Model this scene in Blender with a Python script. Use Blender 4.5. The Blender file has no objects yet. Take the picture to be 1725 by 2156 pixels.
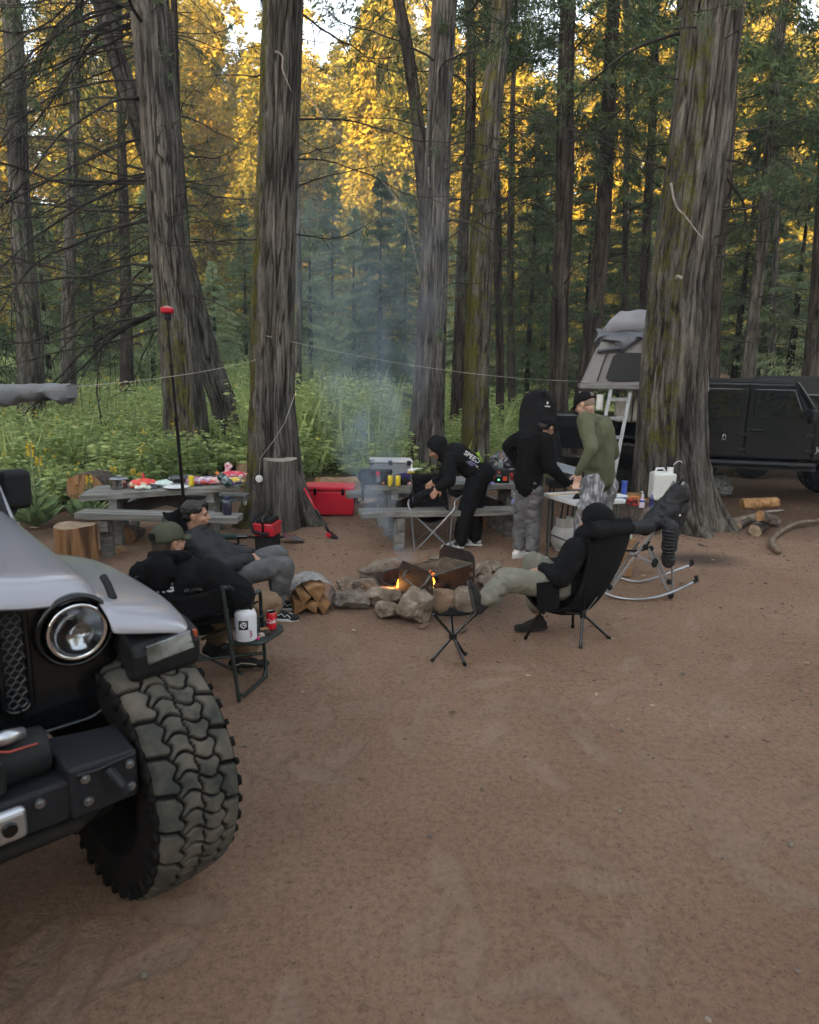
import bpy, bmesh, math, random
import numpy as np
from mathutils import Vector, Matrix, Euler
R = math.radians
scene = bpy.context.scene
COL = scene.collection
# ---------------------------------------------------------------- camera, sky, sun, exposure
CH, PITCH, FPX = 2.0, R(11.1), 1437.0
cd = bpy.data.cameras.new('camera'); cam = bpy.data.objects.new('camera', cd); COL.objects.link(cam)
cam.location = (0, 0, CH); ROLL = R(1.2)
cam.rotation_euler = (Matrix.Rotation(R(90) - PITCH, 4, 'X') @ Matrix.Rotation(ROLL, 4, 'Z')).to_euler()
cd.sensor_width = 36; cd.sensor_fit = 'AUTO'; cd.lens = 24; cd.clip_start = 0.05; cd.clip_end = 3000
cd.dof.use_dof = True; cd.dof.focus_distance = 7.6; cd.dof.aperture_fstop = 3.6
scene.camera = cam
scene.cycles.use_denoising = True
scene.cycles.max_bounces = 6; scene.cycles.diffuse_bounces = 3; scene.cycles.glossy_bounces = 3
scene.cycles.transmission_bounces = 4; scene.cycles.transparent_max_bounces = 8; scene.cycles.volume_bounces = 1
scene.cycles.volume_step_rate = 2.0; scene.cycles.volume_max_steps = 96
SUN_EL, SUN_AZ = R(9.0), R(205)      # azimuth of the sun, clockwise from +Y: behind and left of the viewer
w = bpy.data.worlds.new("World"); scene.world = w; w.use_nodes = True
nt = w.node_tree; nt.nodes.clear()
sky = nt.nodes.new('ShaderNodeTexSky'); sky.sky_type = 'NISHITA'; sky.sun_disc = False
sky.sun_elevation = SUN_EL; sky.sun_rotation = SUN_AZ; sky.air_density = 1.0; sky.dust_density = 2.5; sky.ozone_density = 1.0
hs = nt.nodes.new('ShaderNodeHueSaturation'); hs.inputs['Saturation'].default_value = 0.45
bg = nt.nodes.new('ShaderNodeBackground'); bg.inputs['Strength'].default_value = 0.15
wo = nt.nodes.new('ShaderNodeOutputWorld')
nt.links.new(sky.outputs[0], hs.inputs['Color']); nt.links.new(hs.outputs[0], bg.inputs[0]); nt.links.new(bg.outputs[0], wo.inputs[0])
sd = bpy.data.lights.new('sun', 'SUN'); sun = bpy.data.objects.new('sun', sd); COL.objects.link(sun)
sd.energy = 4.0; sd.angle = R(0.5); sd.color = (1.0, 0.59, 0.15)
sdir = Vector((math.sin(SUN_AZ) * math.cos(SUN_EL), math.cos(SUN_AZ) * math.cos(SUN_EL), math.sin(SUN_EL)))
sun.rotation_euler = sdir.to_track_quat('Z', 'Y').to_euler(); sun.location = (0, -20, 60)
scene.view_settings.view_transform = 'Standard'; scene.view_settings.look = 'None'
scene.view_settings.exposure = 2.74; scene.view_settings.gamma = 1.0

# ---------------------------------------------------------------- measuring helpers (photo pixel -> point of the place)
def ray(x, y):
    u = (x - 862.5) / FPX; v = (1078 - y) / FPX
    u, v = u * math.cos(ROLL) - v * math.sin(ROLL), u * math.sin(ROLL) + v * math.cos(ROLL)
    return Vector((u, math.cos(PITCH) + v * math.sin(PITCH), -math.sin(PITCH) + v * math.cos(PITCH)))
def G(x, y, z=0.0):
    d = ray(x, y); t = (z - CH) / d.z; return Vector((d.x * t, d.y * t, z))
def A(x, y, Y):
    d = ray(x, y); t = Y / d.y; return Vector((d.x * t, Y, CH + d.z * t))

# ---------------------------------------------------------------- noise
def _hash(ix, iy, iz, s):
    n = (ix.astype(np.int64) * 374761393 + iy.astype(np.int64) * 668265263 + iz.astype(np.int64) * 2147483647 + s * 974634777)
    n = (n ^ (n >> 13)) * 1274126177
    n = n & 0x7fffffff
    n = (n ^ (n >> 16)) & 0xffff
    return n / 65535.0
def vnoise(p, s=0):
    p = np.asarray(p, float); i = np.floor(p).astype(int); f = p - i; f = f * f * (3 - 2 * f)
    x, y, z = i[:, 0], i[:, 1], i[:, 2]; r = 0
    for a in (0, 1):
        for b in (0, 1):
            for c in (0, 1):
                wgt = (f[:, 0] if a else 1 - f[:, 0]) * (f[:, 1] if b else 1 - f[:, 1]) * (f[:, 2] if c else 1 - f[:, 2])
                r = r + wgt * _hash(x + a, y + b, z + c, s)
    return r
def fbm(p, s=0, o=3):
    r = 0; a = .5; t = 0
    for k in range(o):
        r = r + a * vnoise(np.asarray(p) * 2 ** k, s + k * 17); t += a; a *= .5
    return r / t

# ---------------------------------------------------------------- materials
MATS = {}
def mat(name, c, c2=None, rough=.8, metal=0., ns=8., bump=0., bs=60., st=(1, 1, 1), bst=None, spec=None, em=None, coat=0., trans=0., alpha=1., detail=4., c3=None, sheen=0., var=.15, leaf=0.):
    if name in MATS: return MATS[name]
    m = bpy.data.materials.new(name); m.use_nodes = True; n = m.node_tree; b = n.nodes['Principled BSDF']
    L = n.links.new
    def nn(t, **k):
        q = n.nodes.new(t)
        for a, v in k.items(): setattr(q, a, v)
        return q
    tc = nn('ShaderNodeTexCoord')
    def noise_(sc, stv, det=4.):
        mp = nn('ShaderNodeMapping'); mp.inputs['Scale'].default_value = stv
        t = nn('ShaderNodeTexNoise'); t.inputs['Scale'].default_value = sc; t.inputs['Detail'].default_value = det
        L(tc.outputs['Object'], mp.inputs[0]); L(mp.outputs[0], t.inputs['Vector']); return t
    if c2 is None: c2 = tuple(v * (1 - var) for v in c)
    t1 = noise_(ns, st, detail)
    cr = nn('ShaderNodeValToRGB'); cr.color_ramp.elements[0].position = .35; cr.color_ramp.elements[1].position = .65
    cr.color_ramp.elements[0].color = (*c, 1); cr.color_ramp.elements[1].color = (*c2, 1)
    if c3 is not None:
        e = cr.color_ramp.elements.new(.5); e.color = (*c3, 1)
    L(t1.outputs['Fac'], cr.inputs[0]); L(cr.outputs[0], b.inputs['Base Color'])
    b.inputs['Roughness'].default_value = rough; b.inputs['Metallic'].default_value = metal
    if spec is None and rough > .7: spec = .12
    if spec is not None: b.inputs['Specular IOR Level'].default_value = spec
    if coat: b.inputs['Coat Weight'].default_value = coat; b.inputs['Coat Roughness'].default_value = .06
    if sheen: b.inputs['Sheen Weight'].default_value = sheen
    if trans: b.inputs['Transmission Weight'].default_value = trans; b.inputs['IOR'].default_value = 1.35
    if alpha < 1: b.inputs['Alpha'].default_value = alpha
    if em: b.inputs['Emission Color'].default_value = (*em[:3], 1); b.inputs['Emission Strength'].default_value = em[3]
    if bump:
        t2 = noise_(bs, bst or st, 5.); bu = nn('ShaderNodeBump'); bu.inputs['Strength'].default_value = bump; bu.inputs['Distance'].default_value = .02
        L(t2.outputs['Fac'], bu.inputs['Height']); L(bu.outputs[0], b.inputs['Normal'])
    if leaf:     # thin leaves: colour varies per leaf by a stored attribute, light passes through
        at = nn('ShaderNodeAttribute', attribute_name='tone'); at.attribute_type = 'GEOMETRY'
        cr2 = nn('ShaderNodeValToRGB'); els = cr2.color_ramp.elements
        els[0].color = (*c, 1); els[1].color = (*c2, 1)
        if c3 is not None: e = els.new(.5); e.color = (*c3, 1)
        L(at.outputs['Fac'], cr2.inputs[0]); L(cr2.outputs[0], b.inputs['Base Color'])
        tr = nn('ShaderNodeBsdfTranslucent'); L(cr2.outputs[0], tr.inputs[0]); mx = nn('ShaderNodeMixShader'); mx.inputs[0].default_value = leaf
        L(b.outputs[0], mx.inputs[1]); L(tr.outputs[0], mx.inputs[2]); L(mx.outputs[0], n.nodes['Material Output'].inputs[0])
    MATS[name] = m; return m

# ---------------------------------------------------------------- objects
def tag(o, label=None, cat=None, group=None, kind=None):
    if label: o['label'] = label
    if cat: o['category'] = cat
    if group: o['group'] = group
    if kind: o['kind'] = kind
    return o
def thing(name, label, cat, loc=(0, 0, 0), rz=0., group=None):
    o = bpy.data.objects.new(name, None); COL.objects.link(o); o.location = loc; o.rotation_euler = (0, 0, rz); o.empty_display_size = .1
    return tag(o, label, cat, group)
def rmat(o):
    M = Matrix.Translation(o.location) @ o.rotation_euler.to_matrix().to_4x4()
    return rmat(o.parent) @ M if o.parent else M
def soup(name, V, F, m, parent=None, smooth=False, tone=None, world=True, mats=None, midx=None, attrs=None):
    """numpy mesh; V (n,3) F (k,3|4)"""
    V = np.asarray(V, np.float32)
    me = bpy.data.meshes.new(name); F = np.asarray(F, np.int32); k = F.shape[1]
    o = bpy.data.objects.new(name, me); COL.objects.link(o)
    if parent is not None:
        o.parent = parent
        if world:
            M = np.array(rmat(parent).inverted()); V = V @ M[:3, :3].T + M[:3, 3]
    me.vertices.add(len(V)); me.vertices.foreach_set('co', V.astype(np.float32).ravel())
    me.loops.add(F.size); me.loops.foreach_set('vertex_index', F.ravel())
    me.polygons.add(len(F)); me.polygons.foreach_set('loop_start', np.arange(0, F.size, k, dtype=np.int32))
    me.update(calc_edges=True)
    if smooth: me.polygons.foreach_set('use_smooth', np.ones(len(F), bool))
    for mm in (mats or [m]): me.materials.append(mm)
    if midx is not None: me.polygons.foreach_set('material_index', np.asarray(midx, np.int32))
    if tone is not None:
        a = me.attributes.new('tone', 'FLOAT', 'POINT'); a.data.foreach_set('value', np.asarray(tone, np.float32))
    for kx, v in (attrs or {}).items():
        a = me.attributes.new(kx, 'FLOAT', 'POINT'); a.data.foreach_set('value', np.asarray(v, np.float32))
    me.update(); return o

class MB:
    """collects shapes, builds ONE mesh object"""
    def __init__(s): s.v = []; s.f = []
    def add(s, V, F, M=None):
        b = len(s.v); s.v += [(M @ Vector(p)) if M is not None else Vector(p) for p in V]; s.f += [tuple(b + i for i in q) for q in F]; return s
    def box(s, c, d, rot=(0, 0, 0), M=None, taper=None):
        m = Matrix.Translation(Vector(c)) @ Euler(rot).to_matrix().to_4x4()
        if M is not None: m = M @ m
        x, y, z = d[0] / 2, d[1] / 2, d[2] / 2; tx, ty = taper or (1, 1)
        V = [(-x, -y, -z), (x, -y, -z), (x, y, -z), (-x, y, -z), (-x * tx, -y * ty, z), (x * tx, -y * ty, z), (x * tx, y * ty, z), (-x * tx, y * ty, z)]
        return s.add(V, [(0, 3, 2, 1), (4, 5, 6, 7), (0, 1, 5, 4), (1, 2, 6, 5), (2, 3, 7, 6), (3, 0, 4, 7)], m)
    def beam(s, a, b, w_, h_, up=(0, 0, 1)):
        a, b = Vector(a), Vector(b); d = b - a; L_ = d.length; d.normalize(); u = Vector(up)
        if abs(d.dot(u)) > .99: u = Vector((0, 1, 0))
        x = d.cross(u).normalized(); u = x.cross(d).normalized()
        V = []
        for p in (a, b):
            for sx, sz in ((-1, -1), (1, -1), (1, 1), (-1, 1)): V.append(p + x * sx * w_ / 2 + u * sz * h_ / 2)
        return s.add(V, [(3, 2, 1, 0), (4, 5, 6, 7), (0, 1, 5, 4), (1, 2, 6, 5), (2, 3, 7, 6), (3, 0, 4, 7)])
    def tube(s, pts, r, n=10, caps=True, flat=1.0):
        pts = [Vector(p) for p in pts]; rr = r if isinstance(r, (list, tuple)) else [r] * len(pts)
        b = len(s.v); up = None
        for i, p in enumerate(pts):
            d = (pts[min(i + 1, len(pts) - 1)] - pts[max(i - 1, 0)])
            if d.length < 1e-9: d = Vector((0, 0, 1))
            d.normalize()
            if up is None:
                up = Vector((0, 0, 1)) if abs(d.z) < .9 else Vector((0, 1, 0))
            x = d.cross(up).normalized(); up = x.cross(d).normalized()
            for k in range(n):
                a = 2 * math.pi * k / n; s.v.append(p + x * math.cos(a) * rr[i] + up * math.sin(a) * rr[i] * flat)
        for i in range(len(pts) - 1):
            for k in range(n):
                k2 = (k + 1) % n; s.f.append((b + i * n + k, b + (i + 1) * n + k, b + (i + 1) * n + k2, b + i * n + k2))
        if caps:
            s.f.append(tuple(b + k for k in range(n))); e = b + (len(pts) - 1) * n; s.f.append(tuple(e + k for k in reversed(range(n))))
        return s
    def lathe(s, prof, c=(0, 0, 0), n=20, M=None, axis='Z'):
        m = Matrix.Translation(Vector(c))
        if axis == 'X': m = m @ Matrix.Rotation(R(90), 4, 'Y')
        if axis == 'Y': m = m @ Matrix.Rotation(R(-90), 4, 'X')
        if M is not None: m = M @ m
        V = []; F = []
        for r_, z in prof:
            for k in range(n):
                a = 2 * math.pi * k / n; V.append((r_ * math.cos(a), r_ * math.sin(a), z))
        for i in range(len(prof) - 1):
            for k in range(n):
                k2 = (k + 1) % n; F.append((i * n + k, i * n + k2, (i + 1) * n + k2, (i + 1) * n + k))
        if prof[0][0] > 1e-6: F.append(tuple(reversed(range(n))))
        if prof[-1][0] > 1e-6: F.append(tuple((len(prof) - 1) * n + k for k in range(n)))
        return s.add(V, F, m)
    def ell(s, c, r, rot=(0, 0, 0), n=16, k=10, M=None):
        m = Matrix.Translation(Vector(c)) @ Euler(rot).to_matrix().to_4x4()
        if M is not None: m = M @ m
        if not hasattr(r, '__len__'): r = (r, r, r)
        V = [(0, 0, -r[2])]; F = []
        for i in range(1, k):
            ph = -math.pi / 2 + math.pi * i / k
            for j in range(n): a = 2 * math.pi * j / n; V.append((r[0] * math.cos(ph) * math.cos(a), r[1] * math.cos(ph) * math.sin(a), r[2] * math.sin(ph)))
        V.append((0, 0, r[2])); e = len(V) - 1
        for j in range(n):
            j2 = (j + 1) % n; F.append((0, 1 + j2, 1 + j)); q = 1 + (k - 2) * n; F.append((e, q + j, q + j2))
            for i in range(k - 2): a = 1 + i * n; F.append((a + j, a + j2, a + n + j2, a + n + j))
        return s.add(V, F, m)
    def cap(s, a, ra, b, rb, n=14):
        """tapered capsule"""
        a, b = Vector(a), Vector(b); d = b - a; L_ = max(d.length, 1e-6); d = d / L_
        q = d.to_track_quat('Z', 'Y').to_matrix().to_4x4(); q.translation = a
        prof = [(0, -ra)] + [(ra * math.cos(t), -ra * math.sin(t)) for t in (1.2, .8, .4, 0)] + [(rb * math.cos(t), L_ + rb * math.sin(t)) for t in (0, .4, .8, 1.2)] + [(0, L_ + rb)]
        prof[0] = (1e-7, -ra); prof[-1] = (1e-7, L_ + rb)
        return s.lathe(prof, n=n, M=q)
    def sheet(s, P, th=.004):
        """grid of points P[i][j] -> closed thick sheet"""
        ni, nj = len(P), len(P[0]); P = [[Vector(q) for q in r_] for r_ in P]; b = len(s.v); N = []
        for i in range(ni):
            for j in range(nj):
                du = P[min(i + 1, ni - 1)][j] - P[max(i - 1, 0)][j]; dv = P[i][min(j + 1, nj - 1)] - P[i][max(j - 1, 0)]
                nr = du.cross(dv); nr = nr.normalized() if nr.length > 1e-9 else Vector((0, 0, 1)); N.append(nr)
        for sg in (1, -1):
            for i in range(ni):
                for j in range(nj): s.v.append(P[i][j] + N[i * nj + j] * sg * th / 2)
        o = ni * nj
        for i in range(ni - 1):
            for j in range(nj - 1):
                q = (b + i * nj + j, b + (i + 1) * nj + j, b + (i + 1) * nj + j + 1, b + i * nj + j + 1)
                s.f.append(q); s.f.append(tuple(o + k for k in reversed(q)))
        def edge(a, c_): s.f.append((a, c_, c_ + o, a + o))
        for i in range(ni - 1): edge(b + i * nj, b + (i + 1) * nj)[0:0] if 0 else edge(b + (i + 1) * nj, b + i * nj); edge(b + i * nj + nj - 1, b + (i + 1) * nj + nj - 1)
        for j in range(nj - 1): edge(b + j, b + j + 1); edge(b + (ni - 1) * nj + j + 1, b + (ni - 1) * nj + j)
        return s
    def prism(s, poly, z0, z1, M=None):
        n = len(poly); V = [(x, y, z0) for x, y in poly] + [(x, y, z1) for x, y in poly]
        F = [tuple(reversed(range(n))), tuple(range(n, 2 * n))] + [(i, (i + 1) % n, n + (i + 1) % n, n + i) for i in range(n)]
        return s.add(V, F, M)
    def build(s, name, m, parent=None, world=False, smooth=False, bevel=0., loc=None, fix=True, subs=0, bseg=2):
        me = bpy.data.meshes.new(name); V = s.v
        o = bpy.data.objects.new(name, me); COL.objects.link(o)
        if parent is not None:
            o.parent = parent
            if world: Mi = rmat(parent).inverted(); V = [Mi @ p for p in V]
        elif loc is not None:
            V = [p - Vector(loc) for p in V]; o.location = loc
        me.from_pydata([tuple(p) for p in V], [], s.f); me.update()
        if fix:
            bm = bmesh.new(); bm.from_mesh(me); bmesh.ops.recalc_face_normals(bm, faces=bm.faces); bm.to_mesh(me); bm.free()
        for mm in (m if isinstance(m, (list, tuple)) else [m]): me.materials.append(mm)
        if smooth:
            me.polygons.foreach_set('use_smooth', [True] * len(me.polygons))
            if smooth == 'auto':
                try: me.set_sharp_from_angle(angle=R(40))
                except Exception: pass
        if bevel:
            q = o.modifiers.new('bevel', 'BEVEL'); q.width = bevel; q.segments = bseg; q.limit_method = 'ANGLE'; q.angle_limit = R(35)
        if subs:
            q = o.modifiers.new('subd', 'SUBSURF'); q.levels = subs; q.render_levels = subs
        return o
def solo(mb, name, label, cat, m, group=None, **k):
    """a thing that is one mesh: its origin goes to the base"""
    xs = [p.x for p in mb.v]; ys = [p.y for p in mb.v]; zs = [p.z for p in mb.v]
    loc = Vector(((min(xs) + max(xs)) / 2, (min(ys) + max(ys)) / 2, min(zs)))
    return tag(mb.build(name, m, loc=loc, **k), label, cat, group)
def remesh(mb, voxel, smooth_it=4, fold=0., fs=12., seed=0, stretch=(1, 1, 1), vfun=None):
    """fuse the collected shapes into one continuous skin; returns an MB"""
    me = bpy.data.meshes.new('tmp'); me.from_pydata([tuple(p) for p in mb.v], [], mb.f); me.update()
    bm = bmesh.new(); bm.from_mesh(me); bmesh.ops.recalc_face_normals(bm, faces=bm.faces); bm.to_mesh(me); bm.free()
    o = bpy.data.objects.new('tmp', me); COL.objects.link(o)
    q = o.modifiers.new('r', 'REMESH'); q.mode = 'VOXEL'; q.voxel_size = voxel
    q = o.modifiers.new('s', 'SMOOTH'); q.iterations = smooth_it; q.factor = .6
    dg = bpy.context.evaluated_depsgraph_get(); ev = o.evaluated_get(dg); m2 = ev.to_mesh()
    n = len(m2.vertices); co = np.zeros(n * 3, np.float32); m2.vertices.foreach_get('co', co); co = co.reshape(-1, 3)
    no = np.zeros(n * 3, np.float32); m2.vertices.foreach_get('normal', no); no = no.reshape(-1, 3)
    if fold:
        p = co * np.array(stretch) * fs; wv = fbm(p * .5, seed + 5, 2)[:, None] * 2.5
        nz = fbm(p + wv, seed, 3) - .5
        nz = np.where(nz > 0, nz, nz * 1.6)
        co = co + no * (nz * 2 * fold)[:, None]
    if vfun is not None: co = vfun(co, no)
    r = MB(); r.v = [Vector(c) for c in co.tolist()]; r.f = [tuple(pp.vertices) for pp in m2.polygons]
    ev.to_mesh_clear(); bpy.data.objects.remove(o); return r
def dup(root, loc, rz=None, label=None, group=None):
    r = root.copy(); COL.objects.link(r); r.location = loc
    if rz is not None: r.rotation_euler = (root.rotation_euler[0], root.rotation_euler[1], rz)
    if label: r['label'] = label
    if group: r['group'] = group
    for ch in list(root.children):
        c = ch.copy(); COL.objects.link(c); c.parent = r
        for g in ch.children: d = g.copy(); COL.objects.link(d); d.parent = c
    return r
def text_mb(body, size, M, depth=.002, font_bold=0., shear=0., space=1.):
    """lettering as mesh, M places its local XY plane (baseline left) in space"""
    cu = bpy.data.curves.new('t', 'FONT'); cu.body = body; cu.size = size; cu.extrude = depth; cu.offset = font_bold; cu.shear = shear; cu.space_character = space
    cu.resolution_u = 3
    o = bpy.data.objects.new('t', cu); COL.objects.link(o); dg = bpy.context.evaluated_depsgraph_get(); me = bpy.data.meshes.new_from_object(o.evaluated_get(dg))
    mb = MB(); mb.add([v.co.copy() for v in me.vertices], [tuple(p.vertices) for p in me.polygons], M); bpy.data.objects.remove(o); return mb
def frame(o, x, up):
    """matrix with origin o, local X along x, local Y as close to up as possible"""
    x = Vector(x).normalized(); z = x.cross(Vector(up)).normalized(); y = z.cross(x)
    M = Matrix((x, y, z)).transposed().to_4x4(); M.translation = Vector(o); return M
# ================================================================ THE SETTING
rng = np.random.default_rng(7); random.seed(7)
def gh(x, y):
    """height of the ground"""
    x = np.asarray(x, float); y = np.asarray(y, float)
    far = np.clip(y - 34, 0, None); mid_ = np.clip(y - 17, 0, 20); side = np.clip(np.abs(x) - 30, 0, None)
    s = .02 * np.sin(x * .9 + .4) * np.sin(y * .7) + .012 * np.sin(x * 2.3 + y * 1.7)
    s = s * np.clip((np.hypot(x, y - 6) - 3) / 6, .15, 1)
    return s + mid_ * .045 + far * .12 + np.clip(y - 70, 0, None) * .12
def axis(a, b, dense_a, dense_b, step, grow):
    v = [dense_a]; s = step
    while v[0] > a: s *= grow; v.insert(0, v[0] - s)
    v2 = list(np.arange(dense_a + step, dense_b, step)); v += v2; s = step
    while v[-1] < b: s *= grow; v.append(v[-1] + s)
    return np.array(v)
xs = axis(-400, 400, -2.6, 4.6, .016, 1.045); ys = axis(-60, 400, 1.0, 6.5, .016, 1.03)
X, Y = np.meshgrid(xs, ys); P = np.stack([X.ravel(), Y.ravel(), np.zeros(X.size)], 1)
Z = gh(P[:, 0], P[:, 1])
near = np.clip(1 - (np.hypot(P[:, 0] - 1, P[:, 1] - 6) - 8) / 6, 0, 1)
q = P * np.array([1, 1, 1])
Z = Z + near * ((fbm(q * 1.6, 3, 3) - .5) * .03 + (fbm(q * 7, 9, 3) - .5) * .008 + (fbm(q * 22, 19, 2) - .5) * .008)
# shoe prints pressed into the dust
frng = np.random.default_rng(3); press = np.zeros(len(P))
for k in range(170):
    fx, fy = frng.uniform(-1.6, 4.5), 1.3 + 4.6 * frng.random() ** 1.3; an = frng.uniform(0, 6.28); ca, sa = math.cos(an), math.sin(an)
    dx, dy = P[:, 0] - fx, P[:, 1] - fy; sel = np.where((np.abs(dx) < .2) & (np.abs(dy) < .2))[0]
    u, v = dx[sel] * ca + dy[sel] * sa, -dx[sel] * sa + dy[sel] * ca
    d = np.sqrt((u / .15) ** 2 + (v / (.055 - .012 * np.sin(u * 22))) ** 2); dep = np.clip(1.35 - d, 0, .35) / .35
    tr_ = np.sin(u * 190 + (k % 3) * np.sin(v * 90)) * (d < 1.05) * (k % 4 != 0)
    press[sel] = np.maximum(press[sel], dep * (.75 + .25 * np.sign(tr_)) * frng.uniform(.35, 1)) ; Z[sel] += -dep * (.008) + np.exp(-((d - 1.3) / .16) ** 2) * .006 + tr_ * .004
P[:, 2] = Z
zone = np.zeros(len(P))     # 0 packed dirt, 1 forest litter, 2 meadow soil
px, py = P[:, 0], P[:, 1]
edge = py - (8.6 + .25 * np.abs(px - .5) * (px > 3) * 0 + 1.2 * (fbm(P * .5, 4) - .5) * 2)
litter = np.clip(edge / 1.6, 0, 1)
rim = np.clip((-px - 3.4 - (fbm(P * .7, 14) - .5) * 2) / 1.5, 0, 1) * np.clip((py - 5) / 2, 0, 1)
litter = np.maximum(litter, rim)
mead = np.clip((py - 12.5 - .2 * px * (px > 0)) / 2, 0, 1) * np.clip((9 - px) / 5, 0, 1)
nx, ny = len(xs), len(ys); idx = np.arange(nx * ny).reshape(ny, nx)
Fq = np.stack([idx[:-1, :-1].ravel(), idx[:-1, 1:].ravel(), idx[1:, 1:].ravel(), idx[1:, :-1].ravel()], 1)
gm = bpy.data.materials.new('dirt'); gm.use_nodes = True; n = gm.node_tree; L = n.links.new; b = n.nodes['Principled BSDF']
def N_(t, **k):
    q_ = n.nodes.new(t)
    for a_, v_ in k.items(): setattr(q_, a_, v_)
    return q_
def NZ(scale, det=6, rough=.6, st=(1, 1, 1)):
    mp = N_('ShaderNodeMapping'); mp.inputs['Scale'].default_value = st; t = N_('ShaderNodeTexNoise'); t.inputs['Scale'].default_value = scale; t.inputs['Detail'].default_value = det; t.inputs['Roughness'].default_value = rough
    L(tcg.outputs['Object'], mp.inputs[0]); L(mp.outputs[0], t.inputs['Vector']); return t
def RAMP(src, stops):
    c_ = N_('ShaderNodeValToRGB'); e = c_.color_ramp.elements; e[0].position, e[0].color = stops[0][0], (*stops[0][1], 1); e[1].position, e[1].color = stops[-1][0], (*stops[-1][1], 1)
    for p_, cc in stops[1:-1]: q_ = e.new(p_); q_.color = (*cc, 1)
    L(src, c_.inputs[0]); return c_
def MIX(f, a_, b_, mode='MIX'):
    m_ = N_('ShaderNodeMixRGB', blend_type=mode)
    if hasattr(f, 'is_linked'): L(f, m_.inputs[0])
    else: m_.inputs[0].default_value = f
    L(a_, m_.inputs[1]); L(b_, m_.inputs[2]); return m_
tcg = N_('ShaderNodeTexCoord')
d1 = RAMP(NZ(.8, 6, .65).outputs[0], [(.3, (.345, .212, .14)), (.5, (.395, .252, .17)), (.7, (.45, .30, .21))])
d2 = RAMP(NZ(30, 10, .8).outputs[0], [(.33, (.58, .55, .53)), (.5, (1, 1, 1)), (.68, (1.22, 1.2, 1.18))])
dd = MIX(1., d1.outputs[0], d2.outputs[0], 'MULTIPLY')
sp = RAMP(NZ(90, 4, .7).outputs[0], [(.32, (.3, .26, .23)), (.4, (1, 1, 1)), (.66, (1, 1, 1)), (.72, (1.7, 1.65, 1.5))])
dd = MIX(1., dd.outputs[0], sp.outputs[0], 'MULTIPLY')
l1 = RAMP(NZ(30, 8, .75).outputs[0], [(.3, (.06, .038, .025)), (.48, (.13, .08, .052)), (.6, (.2, .125, .08)), (.75, (.3, .2, .13))])
g1 = RAMP(NZ(18, 6).outputs[0], [(.35, (.03, .05, .015)), (.65, (.09, .11, .035))])
az = N_('ShaderNodeAttribute', attribute_name='litter'); am = N_('ShaderNodeAttribute', attribute_name='mead')
c1 = MIX(az.outputs['Fac'], dd.outputs[0], l1.outputs[0]); c2 = MIX(am.outputs['Fac'], c1.outputs[0], g1.outputs[0])
ac = N_('ShaderNodeAttribute', attribute_name='ash'); ash = RAMP(NZ(22, 6).outputs[0], [(.35, (.02, .017, .015)), (.65, (.07, .06, .055))])
apr = N_('ShaderNodeAttribute', attribute_name='press'); dus = RAMP(NZ(40, 4).outputs[0], [(.3, (.47, .335, .245)), (.7, (.53, .385, .29))]); pm = N_('ShaderNodeMath', operation='MULTIPLY'); L(apr.outputs['Fac'], pm.inputs[0]); pm.inputs[1].default_value = .55; c2b = MIX(pm.outputs[0], c2.outputs[0], dus.outputs[0])
c3 = MIX(ac.outputs['Fac'], c2b.outputs[0], ash.outputs[0])
L(c3.outputs[0], b.inputs['Base Color']); b.inputs['Roughness'].default_value = .95; b.inputs['Specular IOR Level'].default_value = .15
ad = N_('ShaderNodeMath', operation='ADD'); mu = N_('ShaderNodeMath', operation='MULTIPLY'); mu.inputs[1].default_value = .35
L(NZ(38, 9, .72).outputs[0], ad.inputs[0]); L(NZ(210, 4).outputs[0], mu.inputs[0]); L(mu.outputs[0], ad.inputs[1])
bu = N_('ShaderNodeBump'); bu.inputs['Strength'].default_value = 1.; bu.inputs['Distance'].default_value = .06; L(ad.outputs[0], bu.inputs['Height']); L(bu.outputs[0], b.inputs['Normal'])
ashm = np.clip(1.15 - np.hypot(px - .35, py - 6.15) / .95, 0, 1) + np.clip(1.2 - np.hypot((px - 3.35) / .55, (py - 7.7) / .35), 0, .8)
gnd = soup('ground', P, Fq, gm, smooth=True, attrs={'litter': litter, 'mead': mead, 'press': press, 'ash': np.clip(ashm, 0, 1)}); tag(gnd, kind='structure')
def gz(x, y): return float(gh(x, y))

# unseen ridge added behind the viewer to keep evening sun off the camp
hx = np.linspace(-900, 900, 60); rows = []
sa = np.array([math.sin(SUN_AZ), math.cos(SUN_AZ)]); pe = np.array([sa[1], -sa[0]])
RH = 10.5 + (80 + 250) * math.tan(SUN_EL)
for dk, hk in ((110, -2), (160, .35), (205, .72), (250, 1.), (300, .8), (420, -2)):
    for t in hx:
        c_ = sa * dk + pe * t; rows.append((c_[0], c_[1], -2 if hk < 0 else hk * (RH + 3 * math.sin(t * .021) + 2 * math.sin(t * .06 + 1))))
ii = np.arange(360).reshape(6, 60)
hl = soup('shade_ridge', rows, np.stack([ii[:-1, :-1].ravel(), ii[:-1, 1:].ravel(), ii[1:, 1:].ravel(), ii[1:, :-1].ravel()], 1), mat('shade_ridge_green', (.03, .05, .03), (.06, .08, .04), ns=.05, rough=1.), smooth=True)
tag(hl, kind='structure')

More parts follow.
